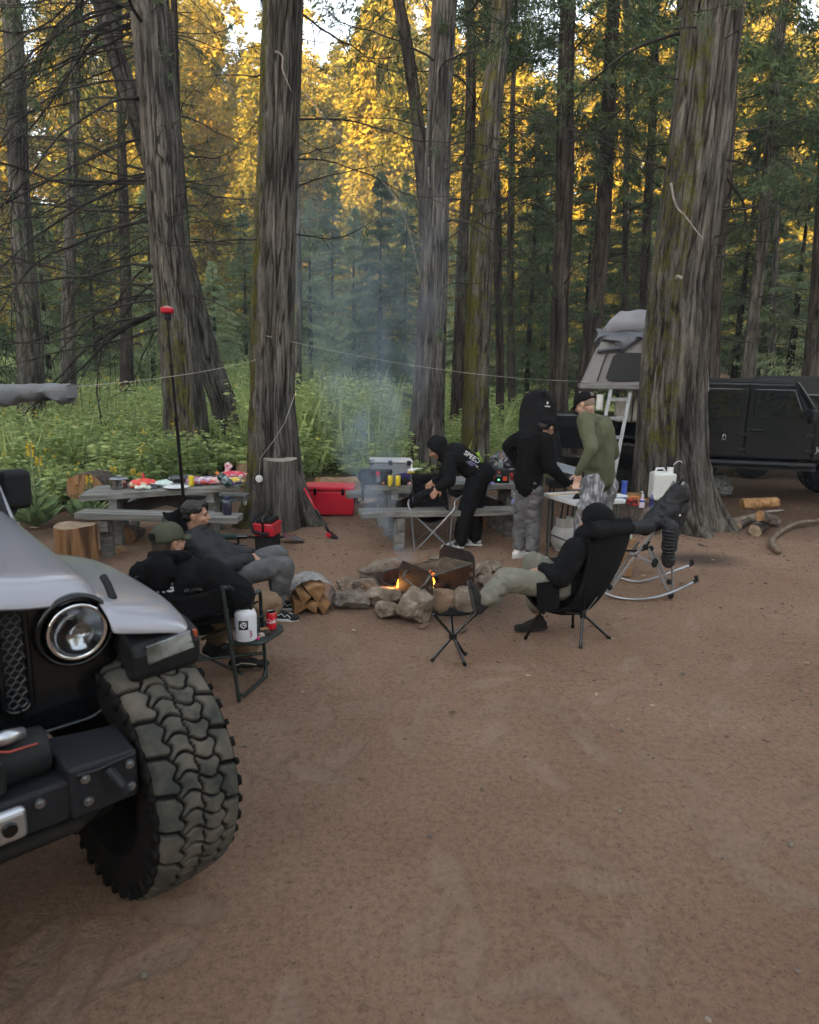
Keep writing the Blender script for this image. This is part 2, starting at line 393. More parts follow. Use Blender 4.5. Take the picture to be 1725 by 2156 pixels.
# ---------------------------------------------------------------- bark
def bark_mat(name, c, c2, c3, moss=1.):
    m = bpy.data.materials.new(name); m.use_nodes = True
    global n, L, tcg
    n = m.node_tree; L = n.links.new; b = n.nodes['Principled BSDF']; tcg = N_('ShaderNodeTexCoord')
    fib = NZ(9, 7, .65, (1, 1, .09)); fine = NZ(48, 8, .8, (1, 1, .10)); big = NZ(.9, 3, .5)
    col = RAMP(fib.outputs[0], [(.36, c), (.5, c2), (.64, c3)])
    f2 = RAMP(fine.outputs[0], [(.36, (.42, .40, .39)), (.5, (1, 1, 1)), (.7, (1.3, 1.3, 1.3))]); col = MIX(1., col.outputs[0], f2.outputs[0], 'MULTIPLY')
    f3 = RAMP(big.outputs[0], [(.3, (.72, .72, .76)), (.7, (1.22, 1.16, 1.08))]); col = MIX(1., col.outputs[0], f3.outputs[0], 'MULTIPLY')
    cr = N_('ShaderNodeAttribute', attribute_name='crack'); dk = RAMP(cr.outputs['Fac'], [(0., (.3, .27, .25)), (.5, (1, 1, 1)), (1., (1.12, 1.12, 1.1))]); col = MIX(1., col.outputs[0], dk.outputs[0], 'MULTIPLY')
    if moss:
        ms = N_('ShaderNodeAttribute', attribute_name='moss'); mn = NZ(7, 6, .7, (1, 1, .55)); a_ = N_('ShaderNodeMath', operation='ADD'); L(ms.outputs['Fac'], a_.inputs[0]); L(mn.outputs[0], a_.inputs[1])
        a2_ = N_('ShaderNodeMath', operation='SUBTRACT'); L(a_.outputs[0], a2_.inputs[0]); a2_.inputs[1].default_value = .5; mk = RAMP(a2_.outputs[0], [(.52, (0, 0, 0)), (.66, (.85, .85, .85))]); mc = RAMP(NZ(60, 4, .7).outputs[0], [(.35, (.03, .032, .006)), (.65, (.15, .14, .024))])
        col = MIX(mk.outputs[0], col.outputs[0], mc.outputs[0])
    L(col.outputs[0], b.inputs['Base Color']); b.inputs['Roughness'].default_value = .95; b.inputs['Specular IOR Level'].default_value = .1
    ad = N_('ShaderNodeMath', operation='ADD'); L(fib.outputs[0], ad.inputs[0]); L(fine.outputs[0], ad.inputs[1])
    bu = N_('ShaderNodeBump'); bu.inputs['Strength'].default_value = .9; bu.inputs['Distance'].default_value = .03; L(ad.outputs[0], bu.inputs['Height']); L(bu.outputs[0], b.inputs['Normal'])
    return m
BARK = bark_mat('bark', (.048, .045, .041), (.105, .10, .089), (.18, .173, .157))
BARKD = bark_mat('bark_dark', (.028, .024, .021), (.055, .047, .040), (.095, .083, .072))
TWIG = mat('dead_twig', (.055, .05, .046), (.022, .02, .017), ns=3., rough=.95)
TWIGP = mat('bare_dead_wood', (.36, .32, .28), (.2, .17, .15), ns=12., rough=.9, bump=.4)
LEAF = mat('conifer_leaf', (.035, .062, .034), (.13, .165, .07), c3=(.072, .108, .05), rough=.75, leaf=.3, spec=.2)
LEAFY = mat('young_conifer_leaf', (.10, .15, .085), (.30, .36, .18), c3=(.19, .25, .13), rough=.75, leaf=.35, spec=.2)

def trunk(name, pts, rad, m, parent, ns=96, nr=200, flare=.5, ridge=.03, moss=None, seed=0, lobes=5):
    """pts: axis points, rad: radius at each; furrowed bark as real relief"""
    pts = np.array([tuple(p) for p in pts], float); rad = np.array(rad, float)
    d = np.r_[0, np.cumsum(np.linalg.norm(np.diff(pts, axis=0), axis=1))]; t = np.linspace(0, 1, nr) ** 1.15 * d[-1]
    C = np.stack([np.interp(t, d, pts[:, k]) for k in range(3)], 1); rr = np.interp(t, d, rad)
    C[:, 0] += .02 * np.sin(t * .9 + seed); h = C[:, 2] - C[0, 2]
    th = np.linspace(0, 2 * math.pi, ns, endpoint=False); TH, HH = np.meshgrid(th, h)
    T_ = TH + .05 * np.sin(HH * .7 + seed)
    lob = 1 + flare * np.exp(-HH / .38) * (1 + .45 * np.sin(lobes * TH + seed)) + .09 * np.sin(lobes * TH + seed) * np.exp(-HH / 1.6) + .03 * np.sin(3 * TH + seed * 2 + HH * .1)
    RR = rr[:, None] * lob
    circ = rad[0] * 16
    pn = np.stack([np.cos(T_) * circ, np.sin(T_) * circ, HH * 1.1], 2).reshape(-1, 3) + seed * 7.3
    pn = pn + (fbm(pn * .6, seed + 31, 2)[:, None] - .5) * np.array([2.2, 2.2, 0])
    a = fbm(pn, seed, 2); rg = 1 - np.abs(a - .5) * 7; rg = np.clip(rg, 0, 1) ** 1.3           # narrow furrows
    b2 = fbm(pn * np.array([2.2, 2.2, 1.6]), seed + 3, 2); rg2 = np.clip(1 - np.abs(b2 - .5) * 6, 0, 1)
    dsp = (-rg * ridge - rg2 * ridge * .45 + (fbm(pn * .3, seed + 9, 2) - .5) * ridge * 1.4).reshape(TH.shape)
    RR = RR + dsp
    V = np.stack([C[:, 0][:, None] + RR * np.cos(TH), C[:, 1][:, None] + RR * np.sin(TH), C[:, 2][:, None] + 0 * TH], 2).reshape(-1, 3)
    mo = np.full(len(V), -1.) if moss is None else moss(TH.ravel(), HH.ravel())
    if moss is not None:     # cushions of moss stand out of the bark
        mm = np.clip((mo + fbm(V * np.array([7, 7, 4.]), 5, 3) - .98) * 8, 0, 1); nrm = np.stack([np.cos(TH).ravel(), np.sin(TH).ravel(), 0 * TH.ravel()], 1)
        V = V + nrm * (mm * .018 * (0.4 + fbm(V * 40, 8, 2)))[:, None]
    idx = np.arange(nr * ns).reshape(nr, ns); r1 = np.roll(idx, -1, 1)
    F = np.stack([idx[:-1].ravel(), r1[:-1].ravel(), r1[1:].ravel(), idx[1:].ravel()], 1)
    return soup(name, V, F, m, parent=parent, smooth=True, attrs={'moss': mo, 'crack': np.clip(1 - rg - .4 * rg2, 0, 1)})

class Twigs:
    def __init__(s): s.P = []; s.Rr = []; s.n = []; s.leafp = []; s.leafd = []
    def line(s, pts, radii): s.P.append(np.array(pts, float)); s.Rr.append(np.array(radii, float))
    def mesh(s, name, m, parent, k=4):
        V = []; F = []; b = 0
        for P_, r_ in zip(s.P, s.Rr):
            d = np.gradient(P_, axis=0); d /= np.linalg.norm(d, axis=1)[:, None] + 1e-9
            up = np.where(np.abs(d[:, 2:3]) > .9, [[1., 0, 0]], [[0, 0, 1.]]); x = np.cross(d, up); x /= np.linalg.norm(x, axis=1)[:, None] + 1e-9; u = np.cross(x, d)
            kk = 6 if r_[0] > .018 else (4 if r_[0] > .006 else 3)
            a = np.arange(kk) * 2 * math.pi / kk
            V.append((P_[:, None] + (x[:, None] * np.cos(a)[None, :, None] + u[:, None] * np.sin(a)[None, :, None]) * r_[:, None, None]).reshape(-1, 3))
            i = b + np.arange(len(P_) * kk).reshape(-1, kk); j = np.roll(i, -1, 1)
            F.append(np.stack([i[:-1].ravel(), j[:-1].ravel(), j[1:].ravel(), i[1:].ravel()], 1)); b += len(P_) * kk
        return soup(name, np.concatenate(V), np.concatenate(F), m, parent=parent, smooth=True)
def wander(p, d, Ln, nseg, droop, jit, rg, lift=0.):
    pts = [np.array(p, float)]; d = np.array(d, float); d /= np.linalg.norm(d); st = Ln / nseg
    for i in range(nseg):
        f = i / nseg; d = d + rg.normal(0, jit, 3) + np.array([0, 0, -droop * (1 - f) + lift * f]) / nseg * 3
        d /= np.linalg.norm(d); pts.append(pts[-1] + d * st)
    return np.array(pts)
def limbs(tw, axisfn, zs, az, lens, rg, r0=.03, droop=.25, lift=.35, jit=.13, ntw=9, pitch=.1, leafy=0., azs=.8, sub=.35, leafstart=.45):
    """dead limbs and their twigs; leafy = share of twigs that carry foliage"""
    for z in zs:
        a = az[rg.integers(len(az))] + rg.normal(0, azs) if hasattr(az, '__len__') else rg.uniform(0, 6.283)
        c, rt = axisfn(z); Ln = rg.uniform(*lens); d = (math.cos(a), math.sin(a), pitch + rg.normal(0, .12))
        p = c + np.array([math.cos(a), math.sin(a), 0]) * rt * .9
        q = wander(p, d, Ln, 12, droop, jit, rg, lift); rb = r0 * (Ln / lens[1]) * rg.uniform(.6, 1.15)
        tw.line(q, np.linspace(rb, rb * .15 + .0015, len(q)) * (1 + .0 * q[:, 0]))
        for k in range(int(ntw * Ln / lens[1] + 1)):
            i = rg.integers(2, len(q) - 1); dd = q[i + 1 if i + 1 < len(q) else i] - q[i - 1]; dd /= np.linalg.norm(dd)
            sd_ = rg.normal(0, 1, 3); sd_[2] -= .5; d2 = dd * .7 + sd_ * .55; l2 = Ln * sub * rg.uniform(.3, 1) * (1 - .5 * i / len(q))
            q2 = wander(q[i], d2, l2, 6, .3, .16, rg, .1); tw.line(q2, np.linspace(rb * .32 + .001, .0015, len(q2)))
            for _ in range(2):
                j = rg.integers(1, 5); d3 = (q2[j + 1] - q2[j]) / (np.linalg.norm(q2[j + 1] - q2[j]) + 1e-9) + rg.normal(0, .5, 3)
                q3 = wander(q2[j], d3, l2 * .5, 4, .3, .15, rg); tw.line(q3, np.linspace(.0028, .0012, 5))
            if rg.random() < leafy and i > leafstart * len(q):
                for _ in range(2):
                    tt = rg.random((18, 1)); jx = np.clip((tt[:, 0] * 5.99).astype(int), 0, 5); pp = q2[jx] + (q2[jx + 1] - q2[jx]) * rg.random((18, 1))
                    tw.leafp.append(pp + rg.normal(0, .035, (18, 3))); tw.leafd.append(np.repeat(d2[None] / np.linalg.norm(d2), 18, 0) + rg.normal(0, .5, (18, 3)))
def leafquads(p, d, size, rg, droop=.5, wid=.34, tonebase=0., var=.5):
    """narrow kite-shaped sprays; returns V,F,tone"""
    n_ = len(p); d = d + np.array([0, 0, -droop]); d /= np.linalg.norm(d, axis=1)[:, None] + 1e-9
    s = rg.normal(0, 1, (n_, 3)); s = np.cross(d, s); s /= np.linalg.norm(s, axis=1)[:, None] + 1e-9
    sz = size * rg.uniform(.5, 1.35, (n_, 1)); w_ = sz * wid * rg.uniform(.6, 1.2, (n_, 1))
    V = np.stack([p, p + d * sz * .45 + s * w_ * .5, p + d * sz, p + d * sz * .45 - s * w_ * .5], 1).reshape(-1, 3)
    F = np.arange(n_ * 4).reshape(-1, 4); tone = np.repeat(np.clip(tonebase + rg.normal(.5, var * .45, n_), 0, 1), 4)
    return V, F, tone

PX = lambda pts, Y: [A(x, y, Y) for x, y in pts]
TREES = {}
def big_tree(name, label, path, wpx, Y, bm=None, flare=.4, ridge=.03, moss=None, seed=1, ns=96, nr=220, ext=9., group=None, lobes=5, base=None, crown=True):
    """path: measured axis (x,y) from the foot up; wpx: measured widths"""
    pts = PX(path, Y); r_ = []
    for (x, y), w_, p in zip(path, wpx, pts):
        fw = p.y * math.cos(PITCH) - (p.z - CH) * math.sin(PITCH); r_.append(w_ / 2 / FPX * fw)
    d = (pts[-1] - pts[-2]).normalized(); z0 = gz(pts[0].x, Y) - .05
    d0 = (pts[1] - pts[0]).normalized(); p0 = pts[0] - d0 * ((pts[0].z - z0) / max(d0.z, .3)); pts = [p0] + pts; r_ = [r_[0] * 1.02] + r_
    ext = max(ext, 2.); top = pts[-1] + d * ext; pts.append(top); r_.append(r_[-1] * max(.35, 1 - ext * .045))
    root = thing(name, label, 'tree', (p0.x, p0.y, z0), group=group)
    trunk('trunk', pts, r_, bm or BARK, root, ns=ns, nr=nr, flare=flare, ridge=ridge, moss=moss, seed=seed, lobes=lobes)
    pa = np.array([tuple(p) for p in pts]); ra = np.array(r_)
    ax = lambda z: (np.array([np.interp(z, pa[:, 2], pa[:, 0]), np.interp(z, pa[:, 2], pa[:, 1]), z]), float(np.interp(z, pa[:, 2], ra)))
    root['_top'] = 0; del root['_top']
    return root, ax, pts[-1]
def crown(root, ax, z0, z1, rmax, nleaf, rg, size=.2, name='crown', m=None, k=40, lo=.15):
    nleaf = int(nleaf * 1.7); size *= .85
    """a cloud of drooping sprays along whorled limbs, as one mesh"""
    t = rg.random(k); zb = z0 + (z1 - z0) * t; ab = rg.uniform(0, 6.283, k); lb = rmax * (lo + (1 - lo) * (1 - t) ** .8) * rg.uniform(.6, 1.1, k)
    b_ = rg.integers(0, k, nleaf); s = rg.random(nleaf) ** .7; C0 = np.array([ax(z)[0] for z in zb])
    p = C0[b_] + np.stack([np.cos(ab[b_]) * lb[b_] * s, np.sin(ab[b_]) * lb[b_] * s, .25 * lb[b_] * s - .4 * lb[b_] * s ** 2], 1)
    la = rg.normal(0, 1, nleaf) * lb[b_] * .13 * (1.1 - .5 * s); p[:, 0] += -np.sin(ab[b_]) * la; p[:, 1] += np.cos(ab[b_]) * la; p[:, 2] += rg.normal(0, .05, nleaf) - .12 * np.abs(la)
    d = np.stack([np.cos(ab[b_]), np.sin(ab[b_]), 0 * s], 1) + rg.normal(0, .45, (nleaf, 3))
    clump = vnoise(p * 1.1, 3) - .5
    V, F, tn = leafquads(p, d, size, rg, .75, .22); tn = np.clip(tn + np.repeat(clump, 4) * .7, 0, 1)
    return soup(name, V, F, m or LEAF, parent=root, tone=tn)
def branches(root, ax, rg, specs, m=TWIG, leafm=None, lsize=.11, name='branches'):
    tw = Twigs()
    for sp_ in specs: limbs(tw, ax, rg=rg, **sp_)
    if tw.P: tw.mesh(name, m, root)
    if tw.leafp:
        V, F, tn = leafquads(np.concatenate(tw.leafp), np.concatenate(tw.leafd), lsize * .85, rg, .7, .16); soup('foliage', V, F, leafm or LEAF, parent=root, tone=tn)
    return tw
def zrow(rg, a, b_, n_): return rg.uniform(a, b_, n_)
E0, W0, S0, N0 = 0., math.pi, -math.pi / 2, math.pi / 2     # azimuths: +X right, -Y towards the viewer

mossL = lambda c, wdt, lo=.0, hi=9., s=.62: (lambda th, h: s - .55 * np.clip(np.abs(np.angle(np.exp(1j * (th - c)))) - wdt, 0, 9) - .12 * np.clip(h - hi, 0, 9) - .3 * np.clip(lo - h, 0, 9))
g = np.random.default_rng
# T2: the furrowed trunk left of centre, with the cut stem grown onto its foot
t2, ax2, _ = big_tree('tree', 'thick furrowed trunk left of the smoke with a cut stem grown onto its flared foot', [(588, 1105), (580, 1000), (576, 850), (582, 600), (589, 300), (595, 0)], [118, 106, 95, 90, 84, 86], 9.2, flare=.52, ridge=.028, moss=mossL(3.5, .35, 0, 12, .615), seed=2, ns=170, nr=420)
branches(t2, ax2, g(21), [dict(zs=zrow(g(1), 3.3, 6.6, 9), az=[E0, E0 - .4], lens=(.8, 2.2), r0=.018, ntw=6, leafy=.25, droop=.15), dict(zs=zrow(g(2), 3, 6.6, 7), az=[W0, W0 + .5], lens=(.5, 1.5), r0=.013, ntw=5), dict(zs=zrow(g(5), 6.3, 9, 8), az=0, lens=(1, 3), ntw=12, leafy=.8)])
# T7: the great trunk on the right
t7, ax7, _ = big_tree('tree', 'broadest trunk, right of centre, mossy patches, standing in front of the grey truck', [(1428, 1095), (1418, 1000), (1415, 850), (1427, 600), (1468, 300), (1506, 0)], [158, 148, 137, 124, 122, 122], 9.65, flare=.34, ridge=.034, moss=mossL(3.8, .6, 1.2, 12, .555), seed=4, ns=220, nr=480, lobes=6)
branches(t7, ax7, g(22), [dict(zs=zrow(g(3), 3.5, 6.8, 13), az=[E0, .5], lens=(.8, 2.8), r0=.028, ntw=8, leafy=.35, droop=.1), dict(zs=zrow(g(4), 3, 6.5, 7), az=[W0, W0 - .3], lens=(.3, .9), r0=.016, ntw=3), dict(zs=zrow(g(5), 6.3, 9, 8), az=0, lens=(1, 3), ntw=12, leafy=.8)])
# T1: left trunk
t1, ax1, _ = big_tree('tree', 'thick trunk on the left behind the tall lamp pole, many long bare limbs sweeping left', [(392, 1000), (388, 875), (365, 600), (342, 300), (312, 0)], [98, 87, 81, 85, 80], 14.2, flare=.14, ridge=.04, moss=mossL(4.75, .5, 0, 2.6, .575), seed=6, ns=150, nr=380)
branches(t1, ax1, g(23), [dict(zs=zrow(g(6), 2.8, 9.5, 62), az=[W0, W0 + .35, W0 - .3], lens=(1.8, 5.6), r0=.036, ntw=15, droop=.3, lift=.2, pitch=-.12, azs=.3, leafy=.12, sub=.42), dict(zs=zrow(g(7), 3.5, 9.5, 22), az=[E0], lens=(.7, 2.3), r0=.024, ntw=7, leafy=.15), dict(zs=zrow(g(8), 4, 9, 6), az=[S0], lens=(.5, 2), r0=.02, ntw=5), dict(zs=zrow(g(9), 8, 12, 26), az=[W0, E0, S0], lens=(1.5, 4), ntw=20, leafy=.9, r0=.03)], lsize=.16)
# leaning trunk behind it
t1b, ax1b, _ = big_tree('tree', 'trunk leaning strongly to the left behind the tall lamp pole tree', [(494, 985), (475, 850), (438, 750), (405, 625), (345, 420), (272, 200), (221, 25)], [66, 60, 55, 52, 48, 44, 38], 15.8, flare=.12, ridge=.03, seed=9, ns=100, nr=260)
branches(t1b, ax1b, g(24), [dict(zs=zrow(g(10), 4, 10.5, 26), az=[W0, E0], lens=(.8, 3.2), r0=.03, ntw=9, azs=.9, leafy=.3)], lsize=.14)
# T3, T4 behind the middle table
t3, ax3, _ = big_tree('tree', 'straight grey trunk behind the hooded person, right of the smoke', [(903, 1000), (902, 875), (911, 600), (925, 300), (938, 0)], [82, 70, 62, 54, 53], 14.2, flare=.18, ridge=.032, seed=11, ns=120, nr=340)
branches(t3, ax3, g(25), [dict(zs=zrow(g(11), 2.8, 9, 18), az=[W0, W0 + .6, S0], lens=(.6, 2.2), r0=.018, ntw=7, leafy=.15), dict(zs=zrow(g(12), 4, 9.5, 16), az=[E0], lens=(.6, 2.6), r0=.02, ntw=8), dict(zs=zrow(g(13), 7.5, 11, 16), az=0, lens=(1, 3.2), ntw=16, leafy=.85)], lsize=.15)
t4, ax4, _ = big_tree('tree', 'slimmer trunk coated in yellow green moss behind the hooded person', [(1003, 960), (1003, 750), (1017, 500), (1034, 250), (1057, 0)], [58, 53, 50, 45, 40], 14.6, flare=.12, ridge=.022, moss=lambda th, h: .57 - .10 * np.cos(th) - .004 * h, seed=12, ns=100, nr=320)
branches(t4, ax4, g(26), [dict(zs=zrow(g(14), 3.0, 8.6, 24), az=[E0, E0 - .4], lens=(.9, 3.2), r0=.018, ntw=8, droop=.1, pitch=-.15), dict(zs=zrow(g(15), 4, 9, 10), az=[W0], lens=(.5, 1.6), r0=.014, ntw=5), dict(zs=zrow(g(16), 8, 11, 14), az=0, lens=(1, 3), ntw=16, leafy=.9)], lsize=.15)

def mid_tree(label, path, wpx, Y, seed, bz=(3, None), nb=22, blen=(.7, 2.6), leafy=.3, dark=True, leafz=None, nl=6000, cr=2.2, name='tree', ext=7., lsz=.2, moss=None):
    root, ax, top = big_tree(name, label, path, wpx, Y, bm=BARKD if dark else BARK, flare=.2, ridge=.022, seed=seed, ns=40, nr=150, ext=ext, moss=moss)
    ztop = top.z; z1 = bz[1] or ztop * .9; rg = g(seed + 100)
    branches(root, ax, rg, [dict(zs=zrow(rg, bz[0], z1, int(nb * 1.7)), az=0, lens=blen, r0=.02, ntw=11, leafy=leafy * .8)], lsize=.16)
    if leafz is not None: crown(root, ax, leafz, ztop + .5, cr, nl, rg, lsz, k=int(24 + nl / 250))
    return root
mid_tree('leftmost trunk, standing in the ferns above the grey awning bag', [(67, 905), (60, 700), (42, 400), (22, 0)], [58, 50, 42, 38], 18.5, 31, nb=50, blen=(1.2, 4), leafy=.2, dark=False, leafz=8.5, nl=4500, cr=4.2)
mid_tree('thin trunk in the ferns just right of the end of the awning bag', [(142, 885), (145, 700), (150, 400), (168, 0)], [36, 28, 23, 18], 24, 32, nb=60, blen=(1.2, 4), leafy=.4, leafz=9, nl=4500, cr=4, dark=False)
mid_tree('thin dark trunk in the meadow midway between the awning bag and the lamp pole', [(268, 860), (268, 700), (262, 500), (258, 300), (250, 60)], [32, 26, 22, 18, 14], 28, 33, nb=70, blen=(1.2, 4), leafy=.5, leafz=9, nl=4500, cr=4)
mid_tree('thin straight trunk half hidden behind the top of the lamp pole tree', [(395, 820), (390, 500), (375, 250), (366, 0)], [20, 18, 16, 15], 20, 34, nb=18, leafy=.3)
mid_tree('pale slim trunk just behind the right edge of the furrowed trunk', [(630, 900), (629, 600), (628, 430), (626, 200)], [15, 13, 11, 8], 24, 35, nb=18, leafy=.3, dark=False)
mid_tree('dark leaning trunk meeting the straight grey trunk halfway up', [(905, 760), (900, 520), (884, 280), (860, 120), (838, 0)], [30, 30, 28, 27, 26], 18, 36, nb=22, leafy=.3, leafz=9.5, nl=2500, cr=2.6)
mid_tree('dark trunk between the straight grey trunk and the mossy trunk', [(962, 900), (965, 750), (975, 550), (990, 300), (990, 0)], [28, 26, 25, 23, 18], 19, 37, nb=26, leafy=.3, leafz=8, nl=6000)
mid_tree('thin trunk behind the top of the mossy trunk', [(1052, 900), (1051, 700), (1049, 480), (1035, 240), (1024, 0)], [18, 18, 18, 16, 14], 22, 38, nb=24, leafy=.4, leafz=8, nl=6000, cr=2.6)
mid_tree('thin very dark trunk right of the mossy trunk, behind the man in the black cap', [(1078, 900), (1076, 700), (1074, 500), (1078, 350), (1086, 0)], [18, 17, 16, 14, 10], 26, 39, nb=60, leafy=.5, leafz=7.5, nl=9000, cr=2.8)
mid_tree('medium reddish brown trunk right behind the instrument case', [(1178, 940), (1178, 800), (1182, 600), (1190, 300), (1198, 0)], [44, 40, 38, 38, 34], 17, 40, nb=50, blen=(.8, 3.2), leafy=.4, leafz=6.8, nl=12000, cr=2.9)
mid_tree('dark trunk leaning right behind the roof tent', [(1222, 900), (1247, 700), (1264, 525), (1280, 300), (1292, 0)], [40, 36, 34, 31, 28], 18, 41, nb=40, blen=(.8, 3), leafy=.35, leafz=8, nl=7000, cr=2.6)
mid_tree('very thin trunk above the roof tent, left of the two', [(1312, 800), (1316, 600), (1320, 300), (1322, 0)], [15, 13, 12, 11], 27, 42, nb=50, leafy=.5, leafz=8, nl=8000, cr=2.6)
mid_tree('slim trunk above the roof tent, just left of the broadest trunk', [(1350, 800), (1360, 550), (1371, 300), (1382, 0)], [24, 20, 18, 18], 22, 43, nb=36, leafy=.5, leafz=8, nl=8000, cr=2.6)
mid_tree('dark trunk peeking out along the left edge of the broadest trunk near the top', [(1400, 850), (1410, 500), (1425, 200), (1434, 0)], [26, 22, 18, 15], 20, 44, nb=20, leafy=.4, leafz=8, nl=5000)
mid_tree('trunk directly behind the right edge of the broadest trunk, over the truck cab', [(1495, 860), (1503, 720), (1512, 560), (1527, 400), (1542, 100)], [34, 30, 27, 26, 22], 15.5, 45, nb=26, blen=(.8, 3), leafy=.3, leafz=7.5, nl=5000, cr=2.6)
mid_tree('long straight trunk rising behind the rear window of the truck cab', [(1570, 860), (1581, 750), (1600, 550), (1625, 250), (1652, 0)], [34, 28, 25, 24, 20], 18, 46, nb=44, blen=(.8, 3.4), leafy=.4, dark=False, leafz=7.5, nl=9000, cr=3.2)
mid_tree('slim pale trunk behind the truck cab between two darker ones', [(1622, 830), (1627, 700), (1632, 560), (1640, 300)], [19, 16, 13, 10], 25, 47, nb=50, leafy=.4, dark=False, leafz=8, nl=7000)
mid_tree('trunk at the right edge above the windscreen of the truck', [(1700, 850), (1712, 700), (1725, 500), (1745, 200)], [34, 28, 24, 20], 17, 48, nb=30, blen=(1, 3.6), leafy=.6, leafz=6, nl=10000, cr=3.6)

# ---------------------------------------------------------------- whole conifers further back: a few kinds, copied
def conifer(name, label, H_, Rm, nleaf, seed, size, m, z0=.6, r=.16):
    rg = g(seed); root = thing(name, label, 'tree', (0, 0, 0))
    mb = MB(); mb.tube([(0, 0, -.5), (0, 0, H_ * .35), (.05, 0, H_ * .7), (0, 0, H_)], [r, r * .8, r * .4, .01], 9); mb.build('trunk', BARKD, root, smooth=True)
    ax = lambda z: (np.array([0, 0, z]), r)
    crown(root, ax, z0, H_ + .2, Rm, nleaf, rg, size, m=m, k=150, lo=.03); return root
kinds = [conifer('conifer', '', 11, 2.6, 15000, 51, .26, LEAFY), conifer('conifer', '', 14, 3.0, 17000, 52, .28, LEAF), conifer('conifer', '', 18, 3.0, 18000, 53, .3, LEAF), conifer('conifer', '', 8, 2.4, 12000, 54, .22, LEAFY)]
back = [  # foot x px, distance, kind, scale, label
 (-60, 27, 1, 1., 'dense dark conifer at the left edge behind the leftmost trunk'), (105, 33, 0, 1.1, 'light green young conifer between the leftmost trunk and the awning bag end'),
 (205, 38, 1, 1., 'conifer between the two thin meadow trunks on the left'), (325, 36, 0, 1.15, 'light green conifer between the thin meadow trunk and the lamp pole tree'),
 (455, 44, 3, 1.1, 'small conifer seen just right of the leaning trunk'), (520, 50, 1, 1., 'conifer close left of the furrowed trunk'), 
 (655, 34, 0, 1.05, 'light green conifer just right of the furrowed trunk'), (700, 46, 2, .95, 'tall conifer in the gap behind the smoke, left one'), (745, 30, 0, .92, 'grey green bushy conifer straight behind the smoke'), (800, 24, 1, .78, 'dark drooping conifer behind the smoke, nearest of those there'),
 (850, 38, 2, .85, 'tall conifer close left of the straight grey trunk'), (1020, 38, 1, .95, 'conifer showing between the straight grey and the mossy trunk'),
 (1110, 30, 2, .85, 'tall dark conifer above the instrument case'), (1140, 40, 1, 1.1, 'conifer left of the reddish brown trunk'), (1225, 34, 2, .85, 'dark conifer between the reddish brown trunk and the right leaning trunk'),
 (1300, 30, 1, .85, 'dark conifer rising behind the roof tent'), (1345, 42, 2, .85, 'tall conifer farther off above the roof tent'), (1545, 27, 1, .95, 'dark conifer right of the broadest trunk over the truck roof'),
 (1600, 36, 2, .9, 'tall conifer behind the long straight trunk over the truck'), (1660, 25, 0, 1., 'light green conifer over the truck side mirror'), (1740, 30, 2, .9, 'tall dark conifer at the right edge'), (1480, 45, 2, .8, 'far conifer hidden mostly by the broadest trunk'), (970, 50, 0, 1.2, 'far light green conifer behind the hooded person')]
used = set()
for x, Yd, k, s, lb in back:
    p = A(x, 795, Yd); z = gz(p.x, Yd)
    if k not in used: o = kinds[k]; used.add(k); o.location = (p.x, Yd, z); o.rotation_euler.z = random.uniform(0, 6)
    else: o = dup(kinds[k], (p.x, Yd, z), random.uniform(0, 6))
    s *= .74 if x < 1000 else .86
    o.scale = (s * 1.1, s * 1.1, s * random.uniform(.95, 1.08)); o['label'] = lb
    o['group'] = 'conifers behind the camp'; o['category'] = 'tree'

# the far wood on the rising slope, its upper half in evening sun: one mass of trees
rg = g(77); Vs, Fs, Ts = [], [], []; b0 = 0
far = []
for k in range(330):
    yy = rg.uniform(60, 125); u_ = rg.uniform(-.78, .78); hh_ = rg.uniform(24, 34) if yy < 78 else rg.uniform(30, 44)
    xp = 862 + u_ * 1437 
    if 470 < xp < 560 or 630 < xp < 760 or 1040 < xp < 1160 or 1540 < xp < 1640: hh_ *= .8
    far.append((u_ * yy, yy, hh_))
for (x, y) in ((-27, 60), (-20, 56), (26, 62), (16, 64)): far.append((x, y, 21))
for k in range(120):      # the same wood goes on round the clearing, beside and behind the viewer
    a = rg.uniform(0, 6.283); q_ = rg.uniform(24, 52); x_, y_ = q_ * math.sin(a), 4 + q_ * math.cos(a)
    if y_ > -4 and abs(x_) < .75 * y_ + 9: continue
    far.append((x_, y_, rg.uniform(17, 25)))
for x, y, h in far:
    if abs(x + .12 * y) < 2.0 and 0 < y < 75: continue
    nl = 2200 if y < 58 and h < 25.5 else int(4600 * (90 / max(y, 62)) ** .5); kb = 90; t = rg.random(kb); zb = h * (.06 + .94 * t); ab = rg.uniform(0, 6.28, kb); lb = (h * .16) * (1 - t) ** .75 * rg.uniform(.6, 1.15, kb) + .3
    b_ = rg.integers(0, kb, nl); s = rg.random(nl) ** .65
    p = np.stack([x + np.cos(ab[b_]) * lb[b_] * s, y + np.sin(ab[b_]) * lb[b_] * s, zb[b_] + .1 * lb[b_] - .35 * lb[b_] * s], 1) + rg.normal(0, .3, (nl, 3)); p[:, 2] += gz(x, y)
    d = np.stack([np.cos(ab[b_]), np.sin(ab[b_]), 0 * s], 1) + rg.normal(0, .5, (nl, 3))
    V, F, tn = leafquads(p, d, .55, rg, .5, .45, tonebase=rg.normal(0, .2)); Vs.append(V); Fs.append(F + b0); Ts.append(tn); b0 += len(V)
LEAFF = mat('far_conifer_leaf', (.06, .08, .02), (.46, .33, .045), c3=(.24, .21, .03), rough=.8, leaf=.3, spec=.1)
o = soup('far_wood', np.concatenate(Vs), np.concatenate(Fs), LEAFF, tone=np.concatenate(Ts)); tag(o, 'far conifer wood on the slope glowing orange yellow in evening sun', 'wood', kind='stuff')

